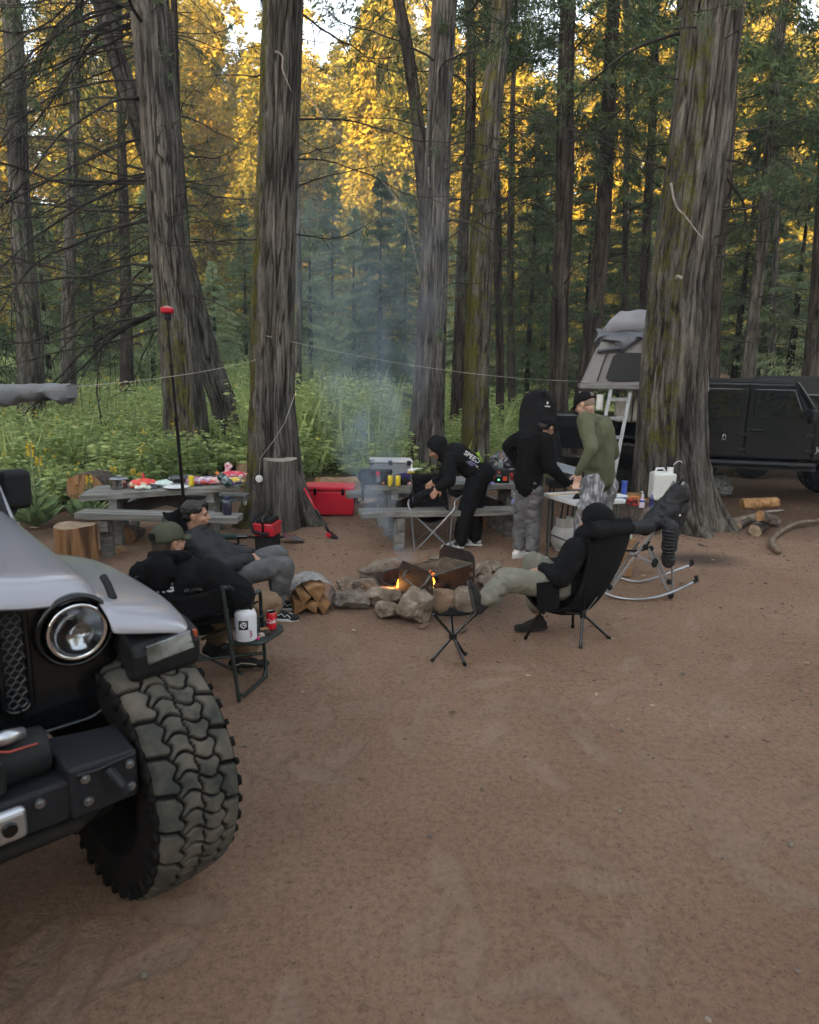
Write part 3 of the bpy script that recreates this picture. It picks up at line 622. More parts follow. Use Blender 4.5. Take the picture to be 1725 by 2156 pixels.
# ---------------------------------------------------------------- meadow growth
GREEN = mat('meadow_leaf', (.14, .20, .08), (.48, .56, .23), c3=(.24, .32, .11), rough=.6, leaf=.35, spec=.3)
YEL = mat('yellow_flower', (.75, .5, .03), (.6, .42, .02), rough=.7)
rg = g(88); PV, PF, PT, PM = [], [], [], []; b0 = 0
def put(V, F, T_, mi):
    global b0
    PV.append(V); PF.append(F + b0); PT.append(T_); PM.append(np.full(len(F), mi)); b0 += len(V)
cand = []
while len(cand) < 9500:
    y = 9.0 + 36 * rg.random() ** 1.7; x = rg.uniform(-.66, .66) * y
    lim = 13.4 if x > -3.6 else 9.6 + (x + 7.5) * .0 + max(0, (x + 5.2)) * 2.6
    if x > .8: lim = 14.0 + (x - .8) * 1.2
    if y < lim + .5 * math.sin(x * 3): continue
    if x > 1.5 and y < 22 and rg.random() < .6: continue
    if x > 7 and rg.random() < .85: continue
    cand.append((x, y))
for (x, y) in cand:
    d0 = .5 if y < 13 else 1.
    hgt = rg.uniform(.5, 1.22) * (1 if y > 14 or x < -5.6 else .8); 
    if -.6 > x > -3.6 and 14 < y < 22: hgt *= 1.7
    if y - 9.6 < 1.5 and x < -3.6: hgt *= .55
    z = gz(x, y); kind = rg.random(); far_ = y > 24
    if kind < .6:   # leafy stem
        ml = 26 if far_ else 75; t = rg.random(ml) ** .8; a = rg.uniform(0, 6.28, ml); r_ = .03 + .16 * (1 - t * .7) * rg.random(ml)
        lean = rg.normal(0, .12, 2); p = np.stack([x + lean[0] * t * hgt + np.cos(a) * r_ * .3, y + lean[1] * t * hgt + np.sin(a) * r_ * .3, z + t * hgt], 1)
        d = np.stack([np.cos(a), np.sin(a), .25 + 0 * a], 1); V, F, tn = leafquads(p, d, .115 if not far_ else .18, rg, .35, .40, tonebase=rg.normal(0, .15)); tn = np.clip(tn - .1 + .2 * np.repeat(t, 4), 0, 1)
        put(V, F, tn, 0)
        if rg.random() < .10:
            nf = 4; p = np.stack([x + lean[0] * hgt + rg.normal(0, .03, nf), y + rg.normal(0, .03, nf), z + hgt + rg.uniform(-.02, .14, nf)], 1)
            V, F, tn = leafquads(p, rg.normal(0, 1, (nf, 3)), .045 if not far_ else .07, rg, 0, .9); put(V, F, tn, 1)
    elif kind < .85:  # fern: arching fronds with pinnae
        fr = 6; mp = 7 if far_ else 14
        for _ in range(fr):
            a = rg.uniform(0, 6.28); Lf = hgt * rg.uniform(.6, 1.); s = np.repeat(np.linspace(.15, 1, mp), 2); sgn = np.tile([1, -1], mp)
            ox = s * Lf * .8; oz = Lf * (1.1 * s - .75 * s * s)
            p = np.stack([x + math.cos(a) * ox, y + math.sin(a) * ox, z + .1 + oz], 1)
            d = np.stack([-math.sin(a) * sgn + .4 * math.cos(a), math.cos(a) * sgn + .4 * math.sin(a), 0 * s], 1)
            V, F, tn = leafquads(p, d, 1, rg, .2, .3, tonebase=.18); sz = np.repeat((.24 * (1.15 - s))[:, None], 4, 0).reshape(-1, 1); base = np.repeat(p, 4, 0); V = base + (V - base) * sz
            put(V, F, tn, 0)
    else:           # grass tuft
        ml = 14; a = rg.uniform(0, 6.28, ml); p = np.stack([x + rg.normal(0, .06, ml), y + rg.normal(0, .06, ml), z + 0 * a], 1)
        d = np.stack([np.cos(a) * .35, np.sin(a) * .35, 1 + 0 * a], 1); V, F, tn = leafquads(p, d, hgt * .9, rg, 0, .035, tonebase=.35); put(V, F, tn, 0)
# low green along the near edge at the left
for k in range(1500):
    x = rg.uniform(-8.5, -2.9); y = rg.uniform(8.6, 12.6)
    if y < 8.9 + (x + 6.5) * .9 or (x > -4.6 and rg.random() < .55) or vnoise([[x * 1.1, y * 1.1, 0]], 4)[0] < .38: continue
    ml = 9; a = rg.uniform(0, 6.28, ml); p = np.stack([x + rg.normal(0, .1, ml), y + rg.normal(0, .1, ml), gz(x, y) + rg.uniform(.0, .16, ml)], 1)
    d = np.stack([np.cos(a), np.sin(a), .2 + 0 * a], 1); V, F, tn = leafquads(p, d, .13, rg, .0, .55, tonebase=.25); put(V, F, tn, 0)
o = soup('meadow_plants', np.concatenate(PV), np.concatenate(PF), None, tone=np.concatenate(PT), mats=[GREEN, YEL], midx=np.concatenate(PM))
tag(o, 'waist high green ferns, nettles and yellow flowers filling the meadow', 'ground cover', kind='stuff')

# tall mullein stalks at the near edge of the meadow
MUL = mat('mullein_leaf', (.13, .2, .09), (.3, .36, .19), c3=(.2, .28, .13), rough=.8, leaf=.3, spec=.15)
def mullein(bx, by, topy, Yd, label, seed, big=1.):
    p = G(bx, by); Yd = Yd or p.y; b_ = A(bx, by, Yd); z = gz(b_.x, Yd); topz = A(bx, topy, Yd).z; h = topz - z; rg = g(seed)
    root = thing('mullein', label, 'plant', (b_.x, Yd, z), group='mullein stalks at the meadow edge')
    mb = MB(); mb.tube([(0, 0, 0), (.01, 0, h * .5), (0, .01, h)], [.016, .014, .008], 7); mb.build('stem', mat('mullein_stem', (.22, .27, .12)), root, smooth=True)
    n1 = int(170 * big); t = rg.random(n1) ** 1.3 * .86; a = rg.uniform(0, 6.28, n1); sz = (.04 + .3 * (1 - t) ** 2.2) * big
    P_ = np.stack([.01 * np.cos(a), .01 * np.sin(a), t * h], 1); D = np.stack([np.cos(a), np.sin(a), .75 + 0 * a], 1)
    V, F, tn = leafquads(P_, D, 1, rg, .1 if big > .5 else 0, .34); base = np.repeat(P_, 4, 0); V = base + (V - base) * np.repeat(sz[:, None], 4, 0); soup('leaves', V, F, MUL, parent=root, world=False, tone=tn)
    nf = 90; t = rg.uniform(.84, 1.02, nf); a = rg.uniform(0, 6.28, nf); P_ = np.stack([.018 * np.cos(a), .018 * np.sin(a), t * h], 1)
    V, F, tn = leafquads(P_, np.stack([np.cos(a), np.sin(a), .3 + 0 * a], 1), .028, rg, 0, .9); soup('flowers', V, F, YEL, parent=root, world=False, tone=tn)
mullein(78, 1108, 935, None, 'tallest mullein stalk with two yellow tips, left of the picnic table', 1, 1.15)
mullein(89, 1060, 965, 9.9, 'slimmer mullein stalk close behind the tallest one', 2, .5)
mullein(166, 1085, 1020, 9.4, 'short mullein plant without open flowers left of the table end', 3, .8)
mullein(193, 1085, 1003, 9.2, 'leafy mullein plant beside the left end of the table', 4, 1.)
mullein(242, 1030, 985, 10.6, 'mullein with a small yellow tip behind the steel pot', 5, .5)
mullein(283, 1020, 990, 10.8, 'mullein stalk behind the red food bag, left one of two', 6, .45)
mullein(297, 1020, 997, 10.9, 'mullein stalk behind the red food bag, right one of two', 7, .45)
mullein(392, 1030, 1018, 11.5, 'short mullein tip next to the lamp pole', 8, .3)

# ---------------------------------------------------------------- litter on the dirt
rg = g(99); mb_v = []; mb_f = []; tn = []; b0 = 0
nlit = 10000
x = rg.uniform(-6, 8, nlit); y = 1.2 + 11.5 * rg.random(nlit) ** .8; keep = (rg.random(nlit) < np.clip((y - 3.5) / 8 + .16, 0, 1)); x, y = x[keep], y[keep]; m_ = len(x)
a = rg.uniform(0, 6.28, m_); Lc = rg.uniform(.012, .05, m_) * (1 + (rg.random(m_) < .03) * 2); wd = Lc * rg.uniform(.12, .5, m_)
cx, sx = np.cos(a), np.sin(a); zz = gh(x, y) + .012
def pt(u, v, dz): return np.stack([x + cx * u - sx * v, y + sx * u + cx * v, zz + dz], 1)
V = np.stack([pt(-Lc / 2, -wd / 2, rg.uniform(0, .006, m_)), pt(Lc / 2, -wd / 2, rg.uniform(0, .01, m_)), pt(Lc / 2, wd / 2, .004 + 0 * x), pt(-Lc / 2, wd / 2, .008 + 0 * x)], 1).reshape(-1, 3)
CHIP = mat('wood_chip', (.05, .035, .025), (.42, .32, .22), c3=(.2, .13, .085), rough=.9, leaf=.01)
o = soup('leaf_litter', V, np.arange(len(V)).reshape(-1, 4), CHIP, tone=np.repeat(rg.random(m_) ** 1.6, 4)); tag(o, 'scattered wood chips, needles and dry leaves on the dirt', 'litter', kind='stuff')
mb = MB()
for k in range(1000):
    x_, y_ = rg.uniform(-4, 6), 1.3 + 8 * rg.random() ** 1.4; s_ = .003 + .012 * rg.random() ** 5; mb.ell((x_, y_, gz(x_, y_) + .004), (s_ * 1.3, s_, s_ * .7), (0, 0, rg.uniform(0, 3)), 6, 4)
o = mb.build('pebbles', mat('pebble', (.25, .2, .16), (.1, .085, .07), ns=3), smooth=True); tag(o, 'small pebbles and clods strewn over the dirt', 'pebbles', kind='stuff')
# ================================================================ VEHICLES
SILV = mat('silver_paint', (.29, .29, .325), (.265, .265, .30), ns=2, rough=.28, coat=.7, metal=.15)
GREYP = mat('charcoal_paint', (.008, .0105, .0135), (.0065, .009, .0115), ns=2, rough=.14, spec=.5)
PLB = mat('black_plastic', (.008, .009, .010), (.012, .013, .014), ns=60, rough=.6, bump=.15, bs=300, spec=.25)
PLG = mat('gloss_black', (.004, .0045, .005), rough=.22, coat=.3, spec=.3)
STL = mat('powder_black_steel', (.009, .010, .013), (.013, .015, .018), ns=90, spec=.3, rough=.5, bump=.25, bs=260, metal=0.)
RUB = mat('tread_rubber', (.022, .026, .024), (.10, .09, .072), ns=6, rough=.92, bump=.3, bs=90)
RUBS = mat('sidewall_rubber', (.006, .006, .0065), (.012, .011, .010), ns=12, rough=.8, bump=.2, bs=60)
GLD = mat('dark_window', (.006, .007, .009), rough=.03, spec=.9)
LENS = mat('clear_lens', (.85, .88, .9), rough=.02, trans=1.)
CHR = mat('chrome', (.75, .77, .8), rough=.12, metal=1.)
REFL = mat('reflector', (.55, .57, .6), (.1, .11, .12), ns=22, rough=.12, metal=1., detail=1.)
AMB = mat('amber_lens', (.35, .06, .012), rough=.3)
BOLT = mat('zinc_bolt', (.35, .38, .4), rough=.35, metal=1.)
ALU = mat('cast_aluminium', (.55, .57, .6), (.4, .42, .45), ns=6, rough=.35, metal=.9)
REDP = mat('red_plastic', (.5, .012, .03), (.42, .01, .025), ns=4, rough=.4, coat=.2)

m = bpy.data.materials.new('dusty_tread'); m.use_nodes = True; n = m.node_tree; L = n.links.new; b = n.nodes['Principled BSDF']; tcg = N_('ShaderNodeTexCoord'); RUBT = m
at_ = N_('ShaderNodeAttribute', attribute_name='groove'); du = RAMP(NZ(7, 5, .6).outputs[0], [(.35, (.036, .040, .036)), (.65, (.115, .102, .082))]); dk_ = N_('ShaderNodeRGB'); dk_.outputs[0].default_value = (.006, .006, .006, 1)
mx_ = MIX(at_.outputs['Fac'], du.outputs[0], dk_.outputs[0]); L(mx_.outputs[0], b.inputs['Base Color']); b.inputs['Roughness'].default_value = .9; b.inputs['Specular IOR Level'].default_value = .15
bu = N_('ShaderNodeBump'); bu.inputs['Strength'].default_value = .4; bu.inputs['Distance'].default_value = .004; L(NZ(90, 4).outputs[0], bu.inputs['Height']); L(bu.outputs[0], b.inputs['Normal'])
def tyre(parent, c, rad=.48, wid=.32, yaw=0., n=760):
    """mud terrain tyre: interlocking wavy blocks cut as relief into the tread"""
    prof = []      # (w across, r)
    hw = wid / 2
    wv = np.linspace(-hw, hw, 53); th = np.linspace(0, 2 * math.pi, n, endpoint=False)
    Wg, Tg = np.meshgrid(wv / hw, th); ph = Tg / (2 * math.pi) * 44
    def frac(a): return a - np.floor(a)
    def groove(f, w_): d = np.minimum(f, 1 - f); return np.clip((w_ - d) / .05, 0, 1)
    cw = .42 * np.sin(Wg * 5.6); g_c = groove(frac(ph + cw + .18 * np.abs(Wg)), .10)
    lane = np.sin(ph * 2 * math.pi)
    z1 = np.clip((.035 - np.abs(Wg - .03 * lane)) / .02, 0, 1); z2 = np.clip((.045 - np.abs(np.abs(Wg) - .50 - .06 * lane)) / .02, 0, 1)
    sh = groove(frac(ph * .5 * 1 + .33 * (Wg > 0) + .32 * Wg), .085)
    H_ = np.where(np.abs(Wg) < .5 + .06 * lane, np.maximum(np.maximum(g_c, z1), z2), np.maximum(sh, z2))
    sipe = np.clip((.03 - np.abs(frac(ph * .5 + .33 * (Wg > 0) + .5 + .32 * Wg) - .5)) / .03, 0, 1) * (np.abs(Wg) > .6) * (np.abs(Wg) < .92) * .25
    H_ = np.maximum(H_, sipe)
    base = rad - .018 * np.abs(Wg) ** 3 - .02 * np.clip(np.abs(Wg) - .9, 0, 1) / .1
    rr = base - .021 * H_
    V = np.stack([np.cos(Tg) * rr, Wg * hw * (1 + 0 * rr), np.sin(Tg) * rr], 2).reshape(-1, 3)
    i = np.arange(n * 53).reshape(n, 53); j = np.roll(i, -1, 0)
    F = np.stack([i[:, :-1].ravel(), i[:, 1:].ravel(), j[:, 1:].ravel(), j[:, :-1].ravel()], 1)
    w = bpy.data.objects.new('wheel', None); COL.objects.link(w); w.parent = parent; w.location = c; w.rotation_euler = (0, 0, yaw)
    # depth-three: the wheel is a part of the vehicle, tyre and rim are its sub-parts
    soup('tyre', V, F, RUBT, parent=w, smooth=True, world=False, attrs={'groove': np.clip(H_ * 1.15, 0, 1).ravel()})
    mb = MB()
    for s in (-1, 1):
        pr = [(rad - .03, s * hw * .985), (rad - .06, s * hw * 1.03), (rad - .11, s * hw * 1.06), (rad - .18, s * hw * 1.0), (rad * .53, s * hw * .82)]
        mb.lathe(pr, axis='Y', n=64)
        for k in range(38):     # side biters
            a = 2 * math.pi * k / 38; M = Matrix.Rotation(a, 4, 'Y'); mb.box((rad - .052, s * hw * 1.02, 0), (.05, .016, .034 if k % 2 else .022), M=M)
    mb.build('sidewall', RUBS, w, smooth=True)
    mb = MB(); mb.lathe([(rad * .55, -hw * .8), (rad * .5, -hw * .7), (rad * .47, 0), (rad * .5, hw * .7), (rad * .55, hw * .84)], axis='Y', n=48)
    for k in range(6): mb.box((rad * .25, 0, 0), (rad * .5, .03, .06), M=Matrix.Rotation(k * math.pi / 3, 4, 'Y'))
    mb.lathe([(.0001, -hw * .4), (.08, -hw * .4), (.08, hw * .5), (.0001, hw * .5)], axis='Y', n=24); mb.build('rim', GREYP, w)
    return w

# ---------------------------------------------------------------- silver off-roader, front left corner towards us
jr = thing('car', 'silver off-road vehicle with a black slotted grille, winch bumper and knobbly tyre, its front corner filling the left foreground', 'car', (-1.556, 1.851, 0), R(-46))
jr['label'] = 'silver off-road vehicle in the left foreground with black slotted grille and knobbly front tyre'
def hood_z(f, l): return 1.275 + .05 * (1 - (l / .72) ** 2) + .02 * math.exp(-((abs(l) - .28) / .1) ** 2) + (-f) * .035 - .05 * max(0, (f + .12) / .14) ** 2 * (1 if f > -.12 else 0)
P_ = []
for i in range(26):
    f = .02 - 1.42 * (i / 25) ** 1.1; row = []
    wd = .655 + .05 * min(1, -f / 1.2 if f < 0 else 0)
    for j in range(-16, 17):
        l = j / 16 * wd; row.append((f - .05 * (l / wd) ** 2 * (1 if i < 1 else .6), l, hood_z(f, l) - .03 * (abs(j) / 16) ** 8))
    row.insert(0, (f - .04, -wd - .012, hood_z(f, wd) - .13)); row.append((f - .04, wd + .012, hood_z(f, wd) - .13)); P_.append(row)
fr = [(.035 - .05 * (j / 16) ** 2, j / 16 * .655, hood_z(.02, j / 16 * .655) - .035) for j in range(-16, 17)]
fr.insert(0, (0, -.667, 1.15)); fr.append((0, .667, 1.15)); P_.insert(0, fr)
mb = MB(); mb.sheet(P_, .012); hd_ = mb.build('hood', SILV, jr, smooth='auto', subs=1)
for s in (-1, 1):
    mb = MB(); mb.box((-.02, s * .69, 1.16), (.06, .035, .05)); mb.tube([(-.10, s * .70, 1.265), (-.07, s * .705, 1.24), (-.03, s * .71, 1.19)], .015, 8)
    mb.build('hood_latch', PLB, hd_, bevel=.006)
# grille: black shell with rounded lower corners and honeycomb slots
def rrect_poly(w, z0, z1, r0, r1, n=6):
    p = []
    for cx, cz, r, a0 in ((w - r0, z0 + r0, r0, -90), (w - r1, z1 - r1, r1, 0)):
        for k in range(n + 1): a = R(a0 + 90 * k / n); p.append((cx + r * math.cos(a), cz + r * math.sin(a)))
    return p + [(-x, z) for x, z in reversed(p)]
MYZ = Matrix(((0, 0, 1, 0), (1, 0, 0, 0), (0, 1, 0, 0), (0, 0, 0, 1)))     # (x,y)->(l,z), z->f
mb = MB(); po = rrect_poly(.695, .77, 1.235, .12, .12)
holes = [(k * .118, .06 if k else .06) for k in range(-3, 4)]
mb.prism(po, -.12, -.02, MYZ); gr = mb.build('grille', PLG, jr, bevel=.012, bseg=3)
mb = MB(); rim_ = [Vector((-.015, x, z)) for x, z in po if x < 0 and z < 1.1] + [Vector((-.015, x, z)) for x, z in po if x > 0 and z < 1.1]; mb.tube(rim_, .008, 8); mb.build('grille_edge', GREYP, gr, smooth=True)
HEX = mat('grille_mesh', (.05, .055, .062), rough=.35)
for k in range(-3, 4):
    mb = MB(); mb2 = MB()
    cl = k * .1235; hw_ = .043; z0, z1 = .87, 1.235; m_ = rrect_poly(hw_, z0, z1, .035, .04); lo = [Vector((-.012, cl + x, z)) for x, z in m_]
    mb2.tube(lo + lo[:1], .010, 6)
    for zi in range(17):
        z = z0 + .02 + zi * .021
        if z > z1 - .012: break
        for q in range(3):
            l = cl - .028 + q * .028 + (.014 if zi % 2 else 0)
            if abs(l - cl) > .036: continue
            mb.tube([(-.016, l - .014, z - .006), (-.014, l, z + .006), (-.016, l + .014, z - .006)], .0035, 4); mb.tube([(-.015, l, z + .006), (-.016, l, z + .017)], .003, 4)
    mb.build('grille_mesh', HEX, gr); mb2.build('slot_frame', PLG, gr, smooth=True)
for s in (-1, 1):
    c = (-.03, s * .562, 1.118)
    mb = MB(); mb.lathe([(.128, 0), (.132, .03), (.124, .052), (.113, .045), (.108, .02)], c, axis='X', n=48); hl_ = mb.build('headlight', PLG, jr, smooth=True)
    mb = MB(); mb.lathe([(.0001, -.012), (.05, -.006), (.085, .012), (.106, .035)], c, axis='X', n=40); mb.box((c[0] + .014, c[1], c[2] + .01), (.03, .06, .05)); mb.box((c[0] + .02, c[1], c[2]), (.03, .19, .012)); mb.build('reflector', REFL, hl_, smooth='auto')
    mb = MB(); mb.lathe([(.0001, .068), (.05, .064), (.09, .053), (.107, .042), (.107, .036), (.0001, .055)], c, axis='X', n=40); mb.build('lens', LENS, hl_, smooth=True)
    mb = MB(); mb.lathe([(.088, .052), (.095, .062), (.104, .052)], c, axis='X', n=40); mb.build('lens_ring', CHR, hl_, smooth=True)
# fender flares
for s in (1, -1):
    P_ = []
    for f, zt in ((-1.15, .90), (-1.08, 1.04), (-.95, 1.13), (-.7, 1.155), (-.4, 1.15), (-.15, 1.145), (.02, 1.13), (.09, 1.11), (.12, 1.085), (.125, 1.06)):
        k = max(0, (f + .1) / .25); wo_ = .945 - .025 * k
        P_.append([(f - .02 * (i / 8) ** 3 * (f > 0), s * (.64 + (wo_ - .64) * i / 8), zt + .085 * (1 - i / 8) ** 1.3 * (1 - .35 * k) - .025 * (i / 8) ** 6) for i in range(9)] + [(f - .03 * (f > 0), s * (wo_ + .008), zt - .05 if f < .05 else zt - .035)])
    mb = MB(); mb.sheet(P_, .014); fl = mb.build('fender', SILV, jr, smooth='auto', subs=1)
    mb = MB()   # front face, silver strip
    mb.add([(.118, s * .66, 1.115), (.118, s * .93, 1.075), (.128, s * .93, 1.03), (.128, s * .66, 1.07)], [(0, 1, 2, 3)]); 
    mb = MB()
    tri = [(-1.12, .78), (-1.0, 1.02), (-.85, 1.085), (-.4, 1.10), (.04, 1.085), (.135, 1.06), (.15, 1.02), (.14, .93), (.08, .90), (0, .99), (-.3, 1.04), (-.7, 1.03), (-.9, .95), (-1.0, .78)]
    V = [(f, s * .70, z) for f, z in tri] + [(f - (.02 if f > 0 else 0), s * .965, z) for f, z in tri]; n_ = len(tri)
    mb.add(V, [tuple(range(n_)), tuple(reversed(range(n_, 2 * n_)))] + [(i, n_ + i, n_ + (i + 1) % n_, (i + 1) % n_) for i in range(n_)]); mb.build('trim', PLB, fl, bevel=.02, bseg=3)
    mb = MB(); mb.add([(.158, s * .745, .985), (.138, s * .935, .995), (.122, s * .925, 1.062), (.142, s * .745, 1.052), (.12, s * .745, .985), (.10, s * .935, .995), (.09, s * .925, 1.062), (.11, s * .745, 1.052)], [(0, 1, 2, 3), (4, 7, 6, 5), (0, 4, 5, 1), (1, 5, 6, 2), (2, 6, 7, 3), (3, 7, 4, 0)])
    mb.build('marker_lamp', mat('frosted_lens', (.16, .17, .18), (.05, .055, .06), ns=14, rough=.12, coat=1., metal=.6), fl, bevel=.006)
    mb = MB(); mb.box((.112, s * .944, 1.03), (.03, .014, .06)); mb.build('side_lamp', AMB, fl, bevel=.005)
# bumper, winch and tow gear
mb = MB()
for s in (-1, 1):
    mb.add([(.08, s * .40, .80), (.30, s * .42, .775), (.30, s * .635, .765), (.12, s * .64, .79), (.08, s * .40, .60), (.30, s * .42, .60), (.30, s * .635, .60), (.12, s * .64, .62)], [(0, 1, 2, 3), (4, 7, 6, 5), (0, 4, 5, 1), (1, 5, 6, 2), (2, 6, 7, 3), (3, 7, 4, 0)])
    for bl, bz in ((.465, .735), (.605, .73), (.47, .655), (.605, .65)): pass
mb.add([(.06, -.41, .735), (.285, -.43, .735), (.285, .43, .735), (.06, .41, .735), (.06, -.41, .60), (.285, -.43, .60), (.285, .43, .60), (.06, .41, .60)], [(0, 1, 2, 3), (4, 7, 6, 5), (0, 4, 5, 1), (1, 5, 6, 2), (2, 6, 7, 3), (3, 7, 4, 0)])
bp = mb.build('bumper', STL, jr, bevel=.012)
for s in (-1, 1):
    for bl, bz in ((.465, .735), (.605, .73), (.47, .655), (.605, .65), (.335, .70)): mb = MB(); mb.lathe([(.0001, .018), (.007, .018), (.009, .010), (.015, .010), (.016, 0)], (.302 if abs(bl) > .4 else .288, s * bl, bz), axis='X', n=16); mb.build('bolt', BOLT, bp, smooth='auto')
for s in (-1, 1):
    mb = MB(); mb.add([(.305, s * .52, .735), (.305, s * .56, .735), (.35, s * .57, .66), (.35, s * .59, .66), (.305, s * .53, .65)], [(0, 1, 3, 2), (0, 2, 4)]); mb.tube([(.31, s * .535, .74), (.36, s * .56, .69), (.355, s * .565, .665)], [.012, .012, .014], 8); mb.tube([(.305, s * .44, .755), (.31, s * .5, .752), (.312, s * .58, .762), (.305, s * .62, .76)], .006, 6); mb.build('recovery_point', STL, bp, smooth='auto')
mb = MB(); mb.tube([(.22, -.7, .555), (.24, -.3, .55), (.24, .45, .55), (.12, .62, .56)], .028, 12); mb.tube([(.0, -.8, .42), (.0, .72, .42)], .035, 12); mb.tube([(-.1, .45, .5), (-.1, .64, .44)], .05, 12); mb.box((-.08, .56, .62), (.3, .07, .1)); mb.ell((-.05, .60, .50), .055); mb.tube([(-.09, .62, .45), (-.09, .78, .48)], .06, 14); mb.box((-.75, 0, .66), (1.3, .7, .10)); mb.build('front_axle', mat('dirty_steel', (.012, .012, .012), (.025, .022, .019), ns=12, rough=.8), jr, smooth='auto')
mb = MB(); mb.box((.15, 0, .80), (.22, .52, .11)); mb.tube([(.15, .24, .80), (.15, .40, .80)], [.085, .075], 24); mb.tube([(.15, -.24, .80), (.15, -.40, .80)], [.085, .075], 24); wi = mb.build('winch', PLB, jr, smooth='auto', bevel=.01)
mb = MB(); mb.tube([(.20, .2, .885), (.235, .28, .868), (.225, .36, .862)], .0035, 6); mb.build('winch_cable', mat('red_cable', (.35, .05, .035), rough=.5), wi, smooth=True)
mb = MB(); mb.tube([(.2, .24, .90), (.21, .28, .905), (.19, .33, .895)], [.02, .024, .018], 10); mb.build('clutch_lever', ALU, wi, smooth=True)
mb = MB(); mb.box((.315, 0, .68), (.04, .58, .10)); fa = mb.build('fairlead', ALU, jr, bevel=.018, bseg=3)
mb = MB(); mb.tube([(.34, -.1, .68), (.34, .1, .68)], .03, 16); mb.lathe([(.0001, .012), (.02, .012), (.022, 0)], (.336, .24, .68), axis='X', n=18); mb.build('rope_opening', PLG, fa, smooth='auto')
# cab behind, mostly outside the picture
mb = MB()
cab = [(-1.25, .80), (-1.25, 1.18), (-1.62, 1.22), (-2.1, 1.93), (-3.2, 2.0), (-3.4, 1.95), (-3.4, .72), (-1.3, .72)]
V = [(x, -.80, z) for x, z in cab] + [(x, .80, z) for x, z in cab]
V = [(x, y * (1 if z < 1.3 else .86), z) for x, y, z in V]; n_ = len(cab)
mb.add(V, [tuple(range(n_)), tuple(reversed(range(n_, 2 * n_)))] + [(i, (i + 1) % n_, n_ + (i + 1) % n_, n_ + i) for i in range(n_)]); mb.box((-.85, 0, .95), (.9, 1.2, .5)); mb.box((-2.9, 0, .98), (3.2, 1.5, .56)); bd = mb.build('body', SILV, jr, bevel=.03)
mb = MB(); mb.add([(-1.66, -.66, 1.34), (-1.66, .66, 1.34), (-2.07, .60, 1.88), (-2.07, -.60, 1.88)], [(0, 1, 2, 3)])
for q in mb.v: q.x += .035
mb.build('windscreen', GLD, bd)
for s in (1, -1):
    mb = MB(); mb.box((-1.90, s * .875, 1.335), (.11, .155, .225)); mr = mb.build('mirror', PLB, jr, bevel=.035, bseg=4)
    mb = MB(); mb.tube([(-1.90, s * .86, 1.24), (-1.88, s * .80, 1.14), (-1.86, s * .72, 1.1)], [.03, .028, .04], 10); mb.build('mirror_arm', PLB, mr, smooth=True)
    mb = MB(); mb.beam((-1.60, s * .72, 1.20), (-2.08, s * .66, 1.9), .05, .10, (0, 1, 0)); mb.build('pillar', PLB, bd, bevel=.01)
for c, yw in (((-.09, .79, .483), R(4)), ((-.09, -.815, .483), R(4)), ((-3.5, .815, .483), 0), ((-3.5, -.815, .483), 0)):
    if c == (-.09, .79, .483): wz = tyre(jr, c, yaw=yw)
    else:
        o = wz.copy(); COL.objects.link(o); o.location = c; o.rotation_euler.z = yw
        for ch in wz.children: q = ch.copy(); COL.objects.link(q); q.parent = o
wz.rotation_euler = (0, R(23), R(4))

# rolled awning bag reaching in from the left edge
AWN = mat('grey_canvas', (.2, .205, .215), (.15, .155, .165), ns=7, rough=.85, bump=.35, bs=40)
a0, a1 = A(-60, 828, 4.3), A(150, 824, 4.6); mb = MB(); dv = (a1 - a0); P_ = []
for i in range(30):
    c = a0 + dv * i / 29; row = []
    for k in range(17):
        a = math.pi * 2 * k / 16; r_ = .048 + .006 * math.sin(i * 1.1 + k * 2) + .005 * math.sin(i * .5 + k); sag = .02 * math.sin(i * .35 + 1) - (.012 if math.sin(a) < 0 else 0) * (1 + math.sin(i * .8))
        row.append(c + Vector((0, math.cos(a) * .07, math.sin(a) * r_ + sag * (math.sin(a) < 0))))
    P_.append(row)
mb.sheet(P_, .003); mb.box(a1 + Vector((.005, 0, .0)), (.012, .13, .085))
aw = thing('awning', 'rolled up grey awning in a canvas bag sticking in at the left edge', 'awning', tuple(a0)); mb.build('canvas_bag', AWN, aw, world=True, smooth='auto')
mb = MB(); mb.beam(a0 + Vector((0, -.0, -.055)), a1 + Vector((-.1, 0, -.05)), .02, .02); mb.tube([a0 + Vector((.12, 0, -.06)), a0 + Vector((.14, -.01, -.12)), a0 + Vector((.155, 0, -.2))], .009, 6); mb.build('pole_and_strap', PLG, aw, world=True)

